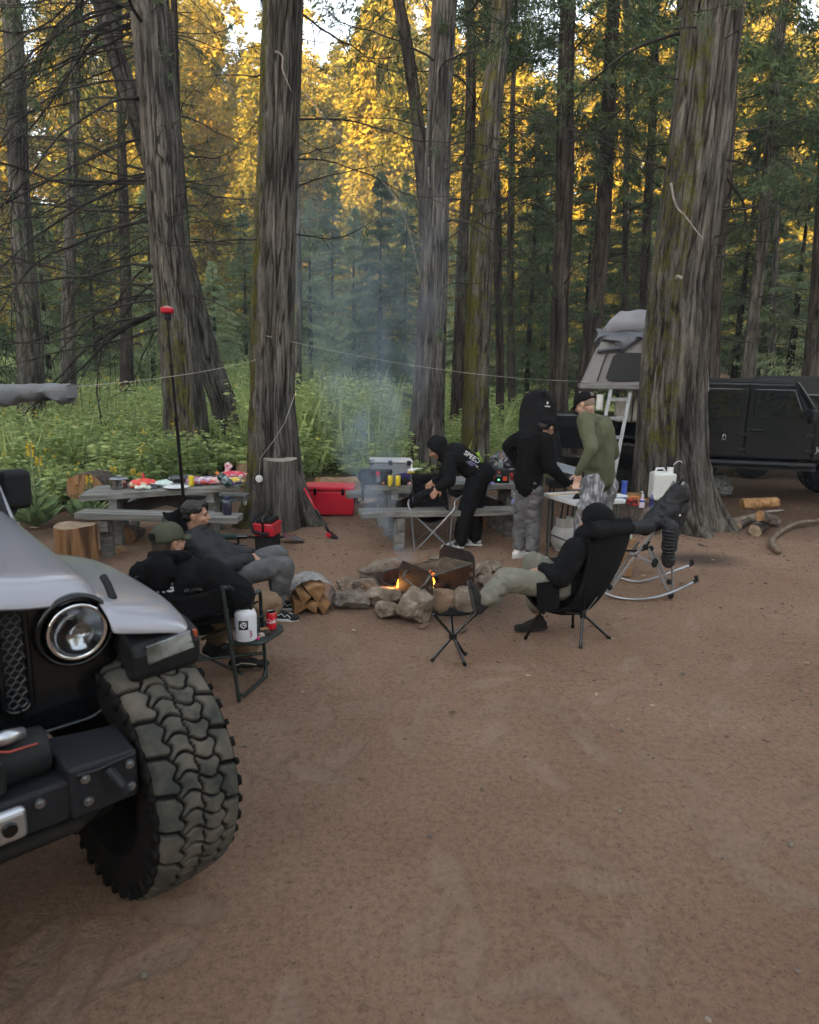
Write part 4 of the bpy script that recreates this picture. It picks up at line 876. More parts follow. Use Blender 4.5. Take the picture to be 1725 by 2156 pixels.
# ---------------------------------------------------------------- charcoal pickup on the right with the roof tent
TH = R(-12.5); fT = Vector((math.cos(TH), math.sin(TH), 0)); lT = Vector((-fT.y, fT.x, 0)); org = Vector((3.79, 12.0, 0)) + lT * .94
tr = thing('pickup_truck', 'charcoal grey four-door pickup truck parked behind the broadest trunk', 'truck', tuple(org), TH)
HZ = .10     # lift
def prof_box(mb, prof, y0, y1, inset=0):
    n_ = len(prof); V = [(x, y0 + (inset if z > 1.45 + HZ else 0) * (1 if y0 < 0 else -1) * (z - 1.45), z) for x, z in prof] + [(x, y1 - (inset if z > 1.45 + HZ else 0) * (z - 1.45), z) for x, z in prof]
    mb.add(V, [tuple(range(n_)), tuple(reversed(range(n_, 2 * n_)))] + [(i, (i + 1) % n_, n_ + (i + 1) % n_, n_ + i) for i in range(n_)])
def door(x0, x1, name, front):
    z0, z1, zt = .80, 1.42, 2.02; r = .12
    o_ = [(x0 + r * .6, z0), (x1 - .02, z0 + .0), (x1, z0 + .05), (x1, z1)] + ([(x1 - .02, z1 + .03), (x1 - .30, zt)] if front else [(x1, zt)]) + [(x0, zt), (x0, z0 + r)]
    mb = MB(); n_ = len(o_); y0, y1 = -.955, -.90
    ins = lambda z: .05 * max(0, z - z1)
    V = [(x, y0 + ins(z), z) for x, z in o_] + [(x, y1 + ins(z), z) for x, z in o_]; mb.add(V, [tuple(range(n_)), tuple(reversed(range(n_, 2 * n_)))] + [(i, (i + 1) % n_, n_ + (i + 1) % n_, n_ + i) for i in range(n_)])
    d_ = mb.build('door', GREYP, tr, bevel=.012)
    wx0, wx1 = x0 + .09, x1 - .07; w_ = [(wx0, z1 + .03), (wx1 if not front else wx1 - .04, z1 + .03), (wx1 - (.24 if front else 0), zt - .08), (wx0, zt - .08)]
    mb = MB(); V = [(x, y0 + ins(z) - .006, z) for x, z in w_] + [(x, y0 + ins(z) + .02, z) for x, z in w_]; mb.add(V, [(0, 1, 2, 3), (7, 6, 5, 4), (0, 4, 5, 1), (1, 5, 6, 2), (2, 6, 7, 3), (3, 7, 4, 0)]); mb.build('window', GLD, d_, bevel=.012, bseg=3)
    mb = MB(); mb.tube([(x0 + .07, -.96, 1.25), (x0 + .09, -.985, 1.26), (x0 + .24, -.985, 1.26), (x0 + .26, -.96, 1.25)], .016, 8); mb.build('handle', PLG, d_, smooth=True)
    for hz_ in (1.19, .93): mb = MB(); mb.box((x1 - .02, -.965, hz_), (.14, .03, .06)); mb.build('hinge', PLB, d_, bevel=.01)
    return d_
mb = MB(); prof_box(mb, [(.72, .78), (3.1, .78), (3.1, 1.40), (3.02, 1.43), (2.62, 2.04), (.74, 2.06), (.72, 1.4)], -.91, .91, .05); mb.box((3.55, 0, 1.22), (1.15, 1.28, .36)); mb.box((3.5, 0, .95), (1.2, 1.1, .4)); bdy = mb.build('body', GREYP, tr, bevel=.03)
mb = MB(); mb.add([(.74, -.895, 2.045), (2.58, -.895, 2.035), (2.58, .895, 2.035), (.74, .895, 2.045), (.76, -.85, 2.115), (2.52, -.85, 2.10), (2.52, .85, 2.10), (.76, .85, 2.115)], [(3, 2, 1, 0), (4, 5, 6, 7), (0, 1, 5, 4), (1, 2, 6, 5), (2, 3, 7, 6), (3, 0, 4, 7)]); mb.build('roof', PLB, tr, bevel=.02)
door(.98, 1.86, 'door', False); fd = door(1.90, 2.90, 'door', True)
mb = MB(); mb.add([(2.70, -.80, 2.0), (2.70, .80, 2.0), (3.08, .84, 1.44), (3.08, -.84, 1.44)], [(0, 1, 2, 3)]); 
for q in mb.v: q.x += .03
mb.build('windscreen', mat('clear_glass', (.05, .07, .06), rough=.03, spec=.8), bdy)
mb = MB(); mb.beam((2.60, -.895, 2.06), (3.06, -.925, 1.43), .05, .07, (0, 1, 0)); mb.build('pillar', GREYP, bdy, bevel=.01)
mb = MB(); mb.box((2.86, -1.07, 1.53), (.10, .2, .20)); mm = mb.build('mirror', PLB, tr, bevel=.03); mb = MB(); mb.tube([(2.86, -1.02, 1.45), (2.84, -.93, 1.40)], .025, 8); mb.build('mirror_arm', PLB, mm, smooth=True)
mb = MB(); mb.tube([(.9, -.96, .70), (3.0, -.96, .70)], .045, 12); mb.box((1.9, -.86, .66), (2.3, .12, .12)); mb.build('side_step', STL, tr, smooth='auto')
mb = MB(); mb.box((-.28, 0, 1.12), (1.95, 1.6, .62)); mb.box((-.28, -.83, 1.30), (1.95, .14, .24)); mb.box((.42, -.86, 1.05), (.5, .12, .5)); mb.build('bed', GREYP, tr, bevel=.02)
for xw in (0, 3.80):
    P_ = [[(xw + .58 * math.cos(R(a)), -y, .52 + .55 * math.sin(R(a))) for y in (.80, .90, 1.0, 1.015)] for a in range(10, 171, 16)]; mb = MB(); mb.sheet(P_, .03); mb.build('fender', PLB, tr, smooth='auto')
    for s in (-1, 1):
        o = wz.copy(); COL.objects.link(o); o.parent = tr; o.location = (xw, s * .83, .475); o.rotation_euler = (0, random.random(), 0 if s > 0 else math.pi)
        for ch in wz.children: q = ch.copy(); COL.objects.link(q); q.parent = o
mb = MB(); mb.box((1.7, 0, .66), (4.6, .8, .14)); mb.tube([(0, -.8, .48), (0, .8, .48)], .07, 12); mb.build('chassis', PLG, tr)
# badge, sticker and the tall A shaped bottle opener mark between the doors
WHT = mat('pale_print', (.6, .6, .6), rough=.6); DKP = mat('dark_print', (.02, .02, .02), rough=.6)
Mt = Matrix.Translation((3.0, -.958, .93)) @ Matrix(((1, 0, 0, 0), (0, 0, -1, 0), (0, 1, 0, 0), (0, 0, 0, 1)))
fp = MB(); fp.box((3.16, -.92, 1.1), (.42, .06, .62)); fp = fp.build('front_panel', GREYP, tr, bevel=.02)
text_mb('Jeep', .13, Mt, .003, .002).build('lettering', ALU, fp, fix=False)
mb = MB(); mb.tube([(1.52, -.975, 1.03), (1.55, -.975, 1.17), (1.58, -.975, 1.17), (1.60, -.975, 1.03)], .006, 6); mb.tube([(1.53, -.975, 1.09), (1.59, -.975, 1.09)], .005, 6); mb.box((1.56, -.96, 1.1), (.001, .001, .001)); mb.build('opener', CHR, bdy, smooth=True)
mb = MB(); mb.tube([(1.10, -.965, 1.50), (1.24, -.965, 1.50), (1.24, -.96, 1.60), (1.10, -.96, 1.60), (1.10, -.965, 1.50)], .003, 4); mb.tube([(1.12, -.966, 1.57), (1.14, -.966, 1.53), (1.17, -.966, 1.57), (1.19, -.966, 1.53), (1.22, -.966, 1.57)], .004, 4); mb.build('sticker', WHT, bdy)

# roof tent over the bed
TF = mat('tent_canvas', (.27, .262, .268), (.235, .228, .235), ns=5, rough=.9, bump=.25, bs=30); FLY = mat('rain_fly', (.12, .125, .145), (.085, .09, .105), ns=6, rough=.45, bump=.3, bs=25)
tl = A(1221, 808, 11.35); tR_ = 4.98; zb = 1.95
tn_ = thing('roof_tent', 'grey canvas roof tent with crumpled rain fly, opened above the bed of the charcoal pickup', 'tent', (tl.x, tl.y, zb))
def W_(x, y, Y): return A(x, y, Y)
X0, X1 = tl.x, 4.72; Yn, Yf = 11.35, 13.3
mb = MB(); mb.box(((X0 + X1) / 2, (Yn + Yf) / 2, zb - .02), (X1 - X0, Yf - Yn, .08)); bs_ = mb.build('base', mat('tent_floor', (.2, .2, .2), rough=.7), tn_, world=True, bevel=.015)
# body: front wall leaning back, left wall sloping
def lerp(a, b, t): return a + (b - a) * t
P_ = []
ptsL = [(X0 + .03, Yn, zb + .03), (X0 + .18, Yn + .04, zb + .40), (X0 + .33, Yn + .10, zb + .80), (X0 + .56, Yn + .22, zb + 1.14), (X0 + .60, Yn + .6, zb + 1.18), (X0 + .60, Yf - .5, zb + 1.18), (X0 + .3, Yf - .1, zb + .7), (X0 + .05, Yf, zb + .03)]
for j in range(13):
    t = j / 12; row = []
    for (x, y, z) in ptsL: xr = X1 - (x - X0) * .35; row.append((lerp(x, xr, t), y + .03 * math.sin(t * math.pi * 2.5) * (0 < t < 1), z - .02 * math.sin(t * math.pi)))
    P_.append(row)
mb = MB(); mb.sheet(P_, .01); bt = mb.build('canvas', TF, tn_, world=True, smooth='auto')
mb = MB(); L_ = [Vector(p) for p in ptsL]
mb.add(L_, [tuple(range(8))]); mb.build('end_wall', TF, tn_, world=True); mb = MB(); mb.add([p + Vector((X1 - X0 - .0, 0, 0)) * 1 - Vector(((p.x - X0) * 1.35, 0, 0)) for p in L_], [tuple(range(8))]); mb.build('end_wall', TF, tn_, world=True)
# door window of dark mesh
po = [(X0 + .40 + x, z) for x, z in [(.0, .12), (.05, .07), (.75, .07), (.80, .12), (.80, .48), (.74, .52), (.16, .52), (.09, .46)]]
def wy(z): return Yn - .012 + .10 * z + (max(0, z - .4)) * .11
mb = MB(); mb.add([(x, wy(z) - .012, zb + z) for x, z in po] + [(x, wy(z) + .01, zb + z) for x, z in po], [tuple(range(8)), tuple(reversed(range(8, 16)))] + [(i, (i + 1) % 8, 8 + (i + 1) % 8, 8 + i) for i in range(8)]); mb.build('mesh_window', mat('window_mesh', (.012, .013, .015), rough=.7), tn_, world=True, bevel=.02, bseg=3)
mb = MB(); mb.tube([(X0 + .27, wy(.05) - .02, zb + .06), (X0 + .33, wy(.3) - .02, zb + .3), (X0 + .43, wy(.62) - .03, zb + .62)], .012, 6); mb.build('strap', DKP, tn_, world=True)
mb = MB(); mb.tube([(X0 + .24, wy(.56) - .04, zb + .54), (X0 + .4, wy(.56) - .05, zb + .57), (X0 + .60, wy(.56) - .05, zb + .6)], [.03, .035, .03], 10); mb.build('rolled_flap', FLY, tn_, world=True, smooth=True)
mb = MB(); P_ = []; rg = g(5)
for i in range(44):
    t = i / 43; x = lerp(X0 + .20, X1 - .25, t); row = []
    for j in range(22):
        s = j / 21; lift = .30 * abs(math.sin(t * 9.5 + .4)) ** 1.3 * s; z = zb + .90 - s * (.42 - lift * .9) - (.04 * math.sin(t * 30 + s * 5)) * s
        y = Yn + .18 - .17 * math.sin(s * math.pi * .8) - .06 * math.sin(t * 21 + s * 4 + math.sin(s * 9 + t * 14)) * s
        row.append((x + .03 * math.sin(s * 8 + t * 11), y, z))
    P_.append(row)
mb.sheet(P_, .006); mb.build('rain_fly', FLY, tn_, world=True, smooth=True)
mb = MB(); P_ = []
for i in range(24):
    t = i / 23; x = lerp(X0 + .17, X1 - .15, t); row = []
    for (dx, y, z) in ((.12, Yn + .12, .86), (.25, Yn + .18, 1.05), (.40, Yn + .24, 1.19), (.42, Yf - .45, 1.21), (.2, Yf - .1, .9)): row.append((lerp(x + dx, x - dx * .35, t), y, zb + z + .015 * math.sin(t * 17 + y * 3)))
    P_.append(row)
mb.sheet(P_, .006); mb.build('fly_top', mat('fly_top', (.25, .25, .28), (.21, .21, .235), ns=4, rough=.6, bump=.3, bs=18), tn_, world=True, smooth=True)
tn_.rotation_euler.z = R(-12.5)
# ladder
ld = thing('ladder', 'aluminium ladder leaning from the roof tent down behind the green shirt man', 'ladder', tuple(G(1285, 1035)))
ta, tb_ = A(1288, 812, 11.3), A(1330, 812, 11.3); dn = A(1296, 985, 10.85) - A(1330, 812, 11.3); dn = dn * ((ta.z - .02) / -dn.z)
for q in (ta, tb_): mb = MB(); mb.beam(q, q + dn, .055, .025, (0, 1, 0)); mb.build('rail', mat('dull_aluminium', (.42, .43, .45), rough=.6), ld, world=True, bevel=.004)
for k in range(6): mb = MB(); s = .115 + k * .155; mb.beam(ta + dn * s, tb_ + dn * s, .05, .022, (0, 1, .3)); mb.build('rung', mat('dull_aluminium', (.42, .43, .45), rough=.6), ld, world=True)
# gear on the back of the truck: water jug, paper roll, bar
tgs = thing('jerry_can', 'pale plastic water container on the truck side behind the ladder', 'container', (3.55, 12.0, 1.25)); mb = MB(); mb.box((3.72, 11.75, 1.55), (.52, .2, .42)); mb.build('tank', mat('cream_plastic', (.42, .41, .36), rough=.5), tgs, world=True, bevel=.06, bseg=4); mb = MB(); mb.tube([(3.72, 11.63, 1.77), (3.72, 11.63, 1.33)], .012, 6); mb.build('strap', DKP, tgs, world=True)
mb = MB(); mb.lathe([(.055, 0), (.055, .24), (.02, .24), (.02, 0)], tuple(A(1262, 862, 11.3)), n=24); solo(mb, 'paper_roll', 'white paper towel roll standing behind the black and mesh cap', 'paper roll', mat('paper', (.7, .7, .68), rough=.95), smooth='auto')
mb = MB(); c = A(1263, 868, 11.3); mb.box((c.x, c.y + .05, c.z - .06), (.5, .3, .03)); mb.build('shelf', STL, tgs, world=True, bevel=.004)
# second dark vehicle behind, at the right edge
v2 = thing('car', 'dark vehicle of which only the roof edge shows at the right edge beyond the pickup', 'car', (9.2, 15.2, 0), R(-20))
mb = MB(); prof_box(mb, [(-2.2, .5), (2.3, .5), (2.3, 1.2), (1.3, 1.3), (.7, 1.95), (-.2, 2.22), (-1.6, 2.2), (-2.2, 1.6)], -.9, .9, .15); mb.build('body', PLB, v2, bevel=.08, bseg=4)
mb = MB(); mb.box((-.5, -.88, 1.65), (1.9, .06, .4)); mb.build('window', GLD, v2, bevel=.03)
for xw in (-1.5, 1.5):
    for s in (-1, 1):
        mb = MB(); mb.lathe([(.0001, -.12), (.36, -.12), (.38, 0), (.36, .12), (.0001, .12)], (xw, s * .82, .38), axis='Y', n=28); mb.build('wheel', RUBS, v2, smooth='auto')
# ================================================================ CAMP FURNITURE AND SMALL THINGS
V3 = Vector
GWOOD = mat('weathered_wood', (.25, .245, .225), (.12, .12, .11), ns=6, st=(.2, 4, 4), rough=.95, bump=.8, bs=22, c3=(.19, .187, .17), detail=8)
DWOOD = mat('dark_wet_wood', (.03, .027, .024), (.06, .054, .048), ns=5, rough=.9, bump=.4, bs=30)
CUTW = mat('cut_wood', (.36, .21, .10), (.19, .10, .045), ns=14, st=(1, 1, 1), c3=(.28, .155, .07), rough=.9, bump=.5, bs=35)
STMP = mat('stump_side', (.22, .11, .05), (.09, .05, .028), ns=9, st=(1, 1, .12), c3=(.30, .17, .085), rough=.95, bump=.9, bs=16, bst=(1, 1, .1))
BKB = mat('log_bark', (.10, .08, .065), (.19, .16, .135), ns=9, c3=(.06, .048, .04), rough=.95, bump=1., bs=18)
BLK = mat('black_fabric', (.005, .005, .0055), (.009, .009, .0095), ns=30, rough=.95, bump=.3, bs=180)
BLK2 = mat('black_nylon', (.006, .0065, .0075), (.010, .0105, .012), ns=14, spec=.15, rough=.6, bump=.3, bs=60)
GTUBE = mat('grey_tube', (.33, .34, .36), (.28, .29, .31), ns=5, rough=.35, metal=.8)
DTUBE = mat('dark_green_tube', (.03, .042, .04), (.04, .052, .05), rough=.4, metal=.5)
WPL = mat('white_plastic', (.68, .69, .70), (.62, .63, .64), ns=4, rough=.5)
REDC = mat('red_cooler', (.62, .01, .035), (.52, .008, .03), ns=3, rough=.42, bump=.05, bs=200)
ROCK = mat('granite', (.13, .10, .075), (.29, .235, .185), c3=(.20, .16, .12), ns=11, rough=.95, bump=.9, bs=26, detail=10)
ROCKB = mat('sooty_granite', (.09, .075, .06), (.22, .185, .15), c3=(.15, .125, .10), ns=8, rough=.95, bump=1., bs=22, detail=10)
SOOT = mat('sooty_steel', (.012, .013, .014), (.028, .026, .026), ns=14, rough=.6, metal=.4, bump=.3, bs=60)
RUST = mat('rusty_ring', (.085, .04, .026), (.03, .02, .018), ns=9, rough=.85, bump=.4, bs=50)

# ---- picnic tables (rough timber)
def picnic(label, a, b, depth, ba, bb, leg_t, seed, fb=.55, slope=0):
    """a,b: near top edge ends; ba,bb: near bench edge ends"""
    a, b, ba, bb = V3(a), V3(b), V3(ba), V3(bb); d = (b - a).normalized(); n_ = V3((-d.y, d.x, 0)).normalized(); c = (a + b) / 2
    t = thing('picnic_table', label, 'table', (c.x + n_.x * depth / 2, c.y + n_.y * depth / 2, 0))
    k = 3; pw = depth / k
    for i in range(k):
        mb = MB(); o = n_ * (pw * (i + .5)); mb.beam(a + o - V3((0, 0, .035)) - d * (.02 * (i % 2)), b + o - V3((0, 0, .035)) + d * (.02 * ((i + 1) % 2)), pw - .008, .07); mb.build('tabletop_board', GWOOD, t, world=True, bevel=.008)
    dn = (bb - ba).normalized()
    for p_, q_, w_ in ((ba, bb, .27), (ba + n_ * (depth + .75) - V3((0, 0, .03)), bb + n_ * (depth + .62) - V3((0, 0, .0)), .27)):
        mb = MB(); o = n_ * w_ / 2; mb.beam(p_ + o - V3((0, 0, .035)), q_ + o - V3((0, 0, .035)), w_, .07); mb.build('bench', GWOOD, t, world=True, bevel=.008)
    for s in leg_t:
        p = a + d * ((b - a).length * s); p.z = 0; m = MB(); w = n_ * (depth / 2)
        zt = (a.z + (b.z - a.z) * s) - .075
        m.beam(p + w - n_ * .12 + V3((0, 0, -.05)), p + w - n_ * .10 + V3((0, 0, zt)), .14, .09, tuple(d)); m.beam(p + w + n_ * .14 + V3((0, 0, -.05)), p + w + n_ * .12 + V3((0, 0, zt)), .14, .09, tuple(d))
        m.build('leg', GWOOD, t, world=True, bevel=.006)
        m = MB(); m.beam(p - n_ * .42 + V3((0, 0, ba.z - .15)), p + n_ * (depth + .42) + V3((0, 0, ba.z - .15)), .09, .13); m.beam(p + n_ * .02 + V3((0, 0, zt - .05)), p + n_ * (depth - .02) + V3((0, 0, zt - .05)), .09, .12)
        m.beam(p - n_ * .28 + V3((0, 0, 0)), p - n_ * .28 + V3((0, 0, ba.z - .09)), .12, .12, tuple(d)); m.beam(p + n_ * (depth + .3) + V3((0, 0, 0)), p + n_ * (depth + .3) + V3((0, 0, ba.z - .1)), .12, .12, tuple(d)); m.build('crossbeam', GWOOD, t, world=True, bevel=.006)
    m = MB(); s0, s1 = leg_t; L_ = (b - a).length; p0 = a + d * L_ * s0 + n_ * depth / 2; p1 = a + d * L_ * s1 + n_ * depth / 2; mid = (p0 + p1) / 2; z0 = ba.z - .13
    m.beam(V3((p0.x, p0.y, z0)), V3((mid.x, mid.y, a.z - .10)), .1, .14); m.beam(V3((p1.x, p1.y, z0)), V3((mid.x, mid.y, a.z - .105)), .1, .14); m.build('brace', DWOOD, t, world=True); return t, d, n_
A1, B1 = A(166, 1044, 7.5), A(500, 1022, 7.8)
pt1, d1_, n1_ = picnic('weathered grey picnic table on the left laden with food bags and a steel pot', A1, B1, .72, A(160, 1080, 7.12), A(504, 1090, 7.12), (.2, .82), 1)
A2, B2 = A(772, 1023, 8.06), A(1135, 1018, 8.5)
pt2, d2_, n2_ = picnic('weathered picnic table in the middle behind the black folding chair', A2, B2, .72, A(760, 1079, 7.66), A(1104, 1073, 8.05), (.16, .86), 2)
def on1(x, y, up=0.):
    """point on the left tabletop under a photo pixel"""
    r_ = ray(x, y); o = V3((0, 0, CH)); nn = d1_.cross(n1_).normalized(); t = (A1 - o).dot(nn) / r_.dot(nn); return o + r_ * t + V3((0, 0, up))
def on2(x, y, up=0.):
    r_ = ray(x, y); o = V3((0, 0, CH)); nn = d2_.cross(n2_).normalized(); t = (A2 - o).dot(nn) / r_.dot(nn); return o + r_ * t + V3((0, 0, up))
def pxm(p): return FPX / (p.y * math.cos(PITCH) - (p.z - CH) * math.sin(PITCH))     # photo pixels per metre there
def can(label, p, m, h=.122, r=.033, grp=None, top=True):
    t = thing('can', label, 'can', tuple(p), group=grp)
    mb = MB(); mb.lathe([(r * .82, 0), (r, .008), (r, h - .012), (r * .86, h)], n=22); b_ = mb.build('body', m, t, smooth='auto')
    mb = MB(); mb.lathe([(.0001, h - .002), (r * .8, h - .002), (r * .86, h + .001)], n=22); mb.build('lid', ALU, t, smooth='auto'); return t
YC = mat('yellow_can', (.72, .56, .03), (.55, .38, .02), ns=26, rough=.35, metal=.3, c3=(.75, .60, .05), detail=1)
def bag(label, name, c, d, n_, L_, W_, H_, mats_, seed, cat='bag', rot=0, grp=None, fold=.014):
    """a crumpled soft pack lying on the table"""
    mb = MB(); M = Matrix.Translation(V3(c) + V3((0, 0, H_ * .42))) @ Matrix.Rotation(math.atan2(d.y, d.x) + rot, 4, 'Z'); mb.ell((0, 0, 0), (L_ / 2, W_ / 2, H_ / 2), n=24, k=14, M=M)
    mb.box((0, 0, -H_ * .12), (L_ * .86, W_ * .8, H_ * .42), M=M)
    r_ = remesh(mb, max(.008, L_ / 50), 3, fold=fold, fs=22, seed=seed); return solo(r_, name, label, cat, mats_, group=grp, smooth=True)
def plastic(nm, a, b, c=None, rough=.3, ns=14): return mat(nm, a, b, c3=c, ns=ns, rough=rough, coat=.4, detail=1.5)
# left table load
p = on1(252, 1029); t = thing('pot', 'stainless steel pot with a lid standing on the left picnic table', 'pot', tuple(p)); s = 1 / pxm(p)
mb = MB(); mb.lathe([(.0001, .0), (.088, .0), (.098, .01), (.098, .115), (.103, .12), (.098, .124)], n=36); mb.build('body', mat('steel_pot', (.45, .46, .47), (.3, .31, .32), ns=3, st=(1, 1, 12), rough=.25, metal=1.), t, smooth='auto')
mb = MB(); mb.lathe([(.101, .122), (.09, .132), (.02, .138), (.0001, .138)], n=36); mb.tube([(-.03, 0, .138), (-.02, 0, .155), (.02, 0, .155), (.03, 0, .138)], .005, 6); mb.build('lid', GTUBE, t, smooth='auto')
mb = MB(); mb.tube([(.095, 0, .10), (.15, -.01, .105), (.19, -.01, .10)], [.007, .009, .010], 8); mb.build('handle', PLB, t, smooth=True)
for x, y, L_, W_, H_, nm, lb, ca, cb, cc, sd in (
    (302, 1027, .32, .18, .12, 'snack_bag', 'shiny red and cream food bag beside the steel pot', (.70, .02, .02), (.72, .62, .42), (.62, .05, .02), 3),
    (303, 1031, .20, .10, .06, 'bread_bag', 'pale flat bread bag in front of the red food bag', (.55, .56, .50), (.35, .45, .35), (.6, .6, .55), 4),
    (345, 1025, .22, .16, .09, 'plastic_bag', 'pale mint green plastic bag between the rag and the lamp pole', (.45, .62, .55), (.62, .72, .68), None, 5),
    (385, 1015, .34, .16, .10, 'cloth_bag', 'black bag lying at the back of the left table behind the lamp pole', (.015, .015, .017), (.03, .03, .035), None, 6),
    (428, 1021, .40, .16, .11, 'bread_pack', 'clear pack of rolls with orange and purple print', (.55, .50, .50), (.62, .12, .05), (.22, .08, .25), 7),
    (468, 1019, .30, .20, .10, 'paper_pack', 'white and red pack behind the green gas bottle', (.6, .58, .56), (.55, .04, .05), None, 8),
    (486, 1022, .10, .08, .05, 'wrapper', 'small purple wrapper before the snack bag with white print', (.16, .05, .35), (.22, .08, .42), None, 9),
    (497, 1019, .20, .10, .085, 'chip_bag', 'yellow and navy snack bag with white print at the right end of the left table', (.60, .42, .03), (.05, .06, .16), (.62, .47, .08), 10),
    (490, 1007, .34, .18, .10, 'snack_bag', 'large red and white bag lying at the back of the right table end', (.58, .03, .05), (.6, .55, .55), (.50, .02, .04), 11)):
    bag(lb, nm, on1(x, y), d1_, n1_, L_, W_, H_, plastic(nm + '_film' + str(sd), ca, cb, cc), sd)
bg_ = None
mb = MB(); c = on1(350, 1027) ; P_ = []
c = on1(318, 1030)
for i in range(10):
    row = []
    for j in range(12):
        u, v = i / 9 - .5, j / 11; q = c + d1_ * (u * .15 + .01 * math.sin(j)) + n1_ * (.10 - v * .17 if v < .6 else -.005) + V3((0, 0, .03 + .018 * math.sin(i * 1.7 + j) - (max(0, v - .6) * .26)))
        row.append(q)
    P_.append(row)
mb.sheet(P_, .012); solo(mb, 'rag', 'dark grey rag hanging over the front edge of the left table', 'cloth', mat('grey_rag', (.09, .10, .115), (.06, .065, .075), ns=30, rough=1., bump=.5, bs=90), smooth=True)
mb = MB(); mb.lathe([(.0001, .004), (.10, .004), (.14, .018), (.145, .02)], tuple(on1(372, 1028)), n=30); solo(mb, 'plate', 'white paper plate near the lamp pole on the left table', 'plate', WPL, smooth='auto')
can('yellow drink can standing on the left picnic table right of the lamp pole', on1(404, 1024), YC, .13)
t = thing('gas_bottle', 'dark green camping gas bottle with orange cap lying tilted on the left table', 'gas bottle', tuple(on1(470, 1022))); M = Matrix.Translation(on1(475, 1025, .075)) @ Matrix.Rotation(R(-48), 4, 'Y')
mb = MB(); mb.lathe([(.0001, -.09), (.045, -.085), (.052, -.06), (.052, .06), (.04, .09), (.018, .105), (.0001, .106)], n=24, M=M); mb.build('body', mat('gas_green', (.008, .035, .032), rough=.25, coat=.5), t, world=True, smooth='auto'); mb = MB(); mb.lathe([(.02, .10), (.02, .135), (.0001, .137)], n=16, M=M); mb.build('cap', mat('orange_cap', (.75, .2, .03), rough=.4), t, world=True, smooth='auto')
mb = MB(); mb.lathe([(.051, -.03), (.054, -.028), (.054, .03), (.051, .032)], n=24, M=M); mb.build('label_band', mat('gas_label', (.05, .10, .10), (.35, .38, .38), ns=30, detail=1, rough=.4), t, world=True, smooth='auto')
text_mb('UVU', .045, frame(on1(486, 1014, .055), (1, .05, 0), (0, .5, 1)), .002, .002).build('lettering', mat('purple_print', (.3, .03, .12)), bpy.data.objects['chip_bag'], world=True, fix=False)
p = on1(455, 1010); mb = MB(); mb.box(p + V3((0, 0, .03)), (.2, .14, .06)); solo(mb, 'pan', 'black tray between the gas bottle and the red bag', 'tray', PLB, bevel=.015)
mb = MB(); c = on1(480, 1006, .06); mb.ell(c + V3((0, 0, .02)), (.04, .03, .05)); mb.ell(c + V3((.01, 0, .09)), (.055, .03, .045), (0, .5, 0)); r_ = remesh(mb, .007, 2, fold=.014, fs=30, seed=4); solo(r_, 'tied_bag', 'knotted red and clear bag sticking up at the back of the left table', 'bag', plastic('red_clear_film', (.5, .05, .10), (.6, .5, .52), ns=22), smooth=True)
mb = MB(); mb.tube([on1(500, 1004, .03), on1(522, 1003, .035)], .012, 8); solo(mb, 'roasting_stick', 'orange stick on the far right corner of the left table', 'stick', mat('orange_stick', (.5, .14, .05), rough=.5))
p = on1(291, 1012); mb = MB(); mb.lathe([(.02, 0), (.02, .05), (.012, .06), (.012, .085), (.0001, .086)], tuple(p + V3((.03, .1, 0))), n=14); solo(mb, 'sauce_bottle', 'small bottle with red cap behind the red food bag', 'bottle', REDP, smooth='auto')
# bench goods by the left table
p = A(481, 1095, 7.3); bp_ = V3((p.x, 7.27, A(481, 1090, 7.27).z)); t = thing('water_bottle', 'dark navy water bottle standing on the near bench of the left table', 'bottle', tuple(bp_))
mb = MB(); mb.lathe([(.0001, 0), (.045, 0), (.05, .01), (.05, .17), (.04, .195), (.032, .2)], n=28); mb.build('body', mat('navy_metal', (.012, .016, .035), (.018, .022, .045), ns=5, rough=.3, coat=.6), t, smooth='auto'); mb = MB(); mb.lathe([(.034, .198), (.036, .235), (.0001, .237)], n=24); mb.build('cap', mat('blue_cap', (.02, .03, .07), rough=.5), t, smooth='auto')
fb = A(470, 1048, 8.6)
for x, lb, cc, w_ in ((395, 'turquoise lid lying on the far bench behind the lamp pole', (.20, .48, .42), .24), (468, 'shiny pale tray on the far bench right of the dark haired man', (.36, .46, .48), .42)):
    c = A(x, 1048, 8.55); mb = MB(); mb.box((c.x, c.y, A(x, 1050, 8.55).z + .0), (w_, .3, .03)); solo(mb, 'tray', lb, 'tray', mat('tray' + str(x), cc, tuple(v * .5 for v in cc), ns=9, rough=.15, coat=.5), bevel=.008)
# middle table load
for x, lb in ((822, 'yellow drink can on the middle table, left of the pair'), (838, 'yellow drink can on the middle table, right of the pair')): can(lb, on2(x, 1023), YC, .125, grp='yellow cans on the middle table')
t = thing('cool_box', 'pale grey hard cool box with white lid at the back of the middle table', 'cool box', tuple(on2(822, 1004))); c = on2(822, 1004)
mb = MB(); mb.beam(c + V3((-.27, .12, .09)), c + V3((.27, .17, .09)), .34, .18); mb.build('box', mat('grey_box', (.22, .23, .25), (.19, .2, .22), rough=.5), t, world=True, bevel=.02); mb = MB(); mb.beam(c + V3((-.28, .12, .20)), c + V3((.28, .17, .20)), .36, .04); ldb = mb.build('lid', mat('pale_lid', (.5, .5, .5), rough=.5), t, world=True, bevel=.015)
for s in (-.24, 0, .24): mb = MB(); mb.box(c + V3((s, -.045, .19)), (.05, .02, .06)); mb.build('latch', PLB, ldb, world=True)
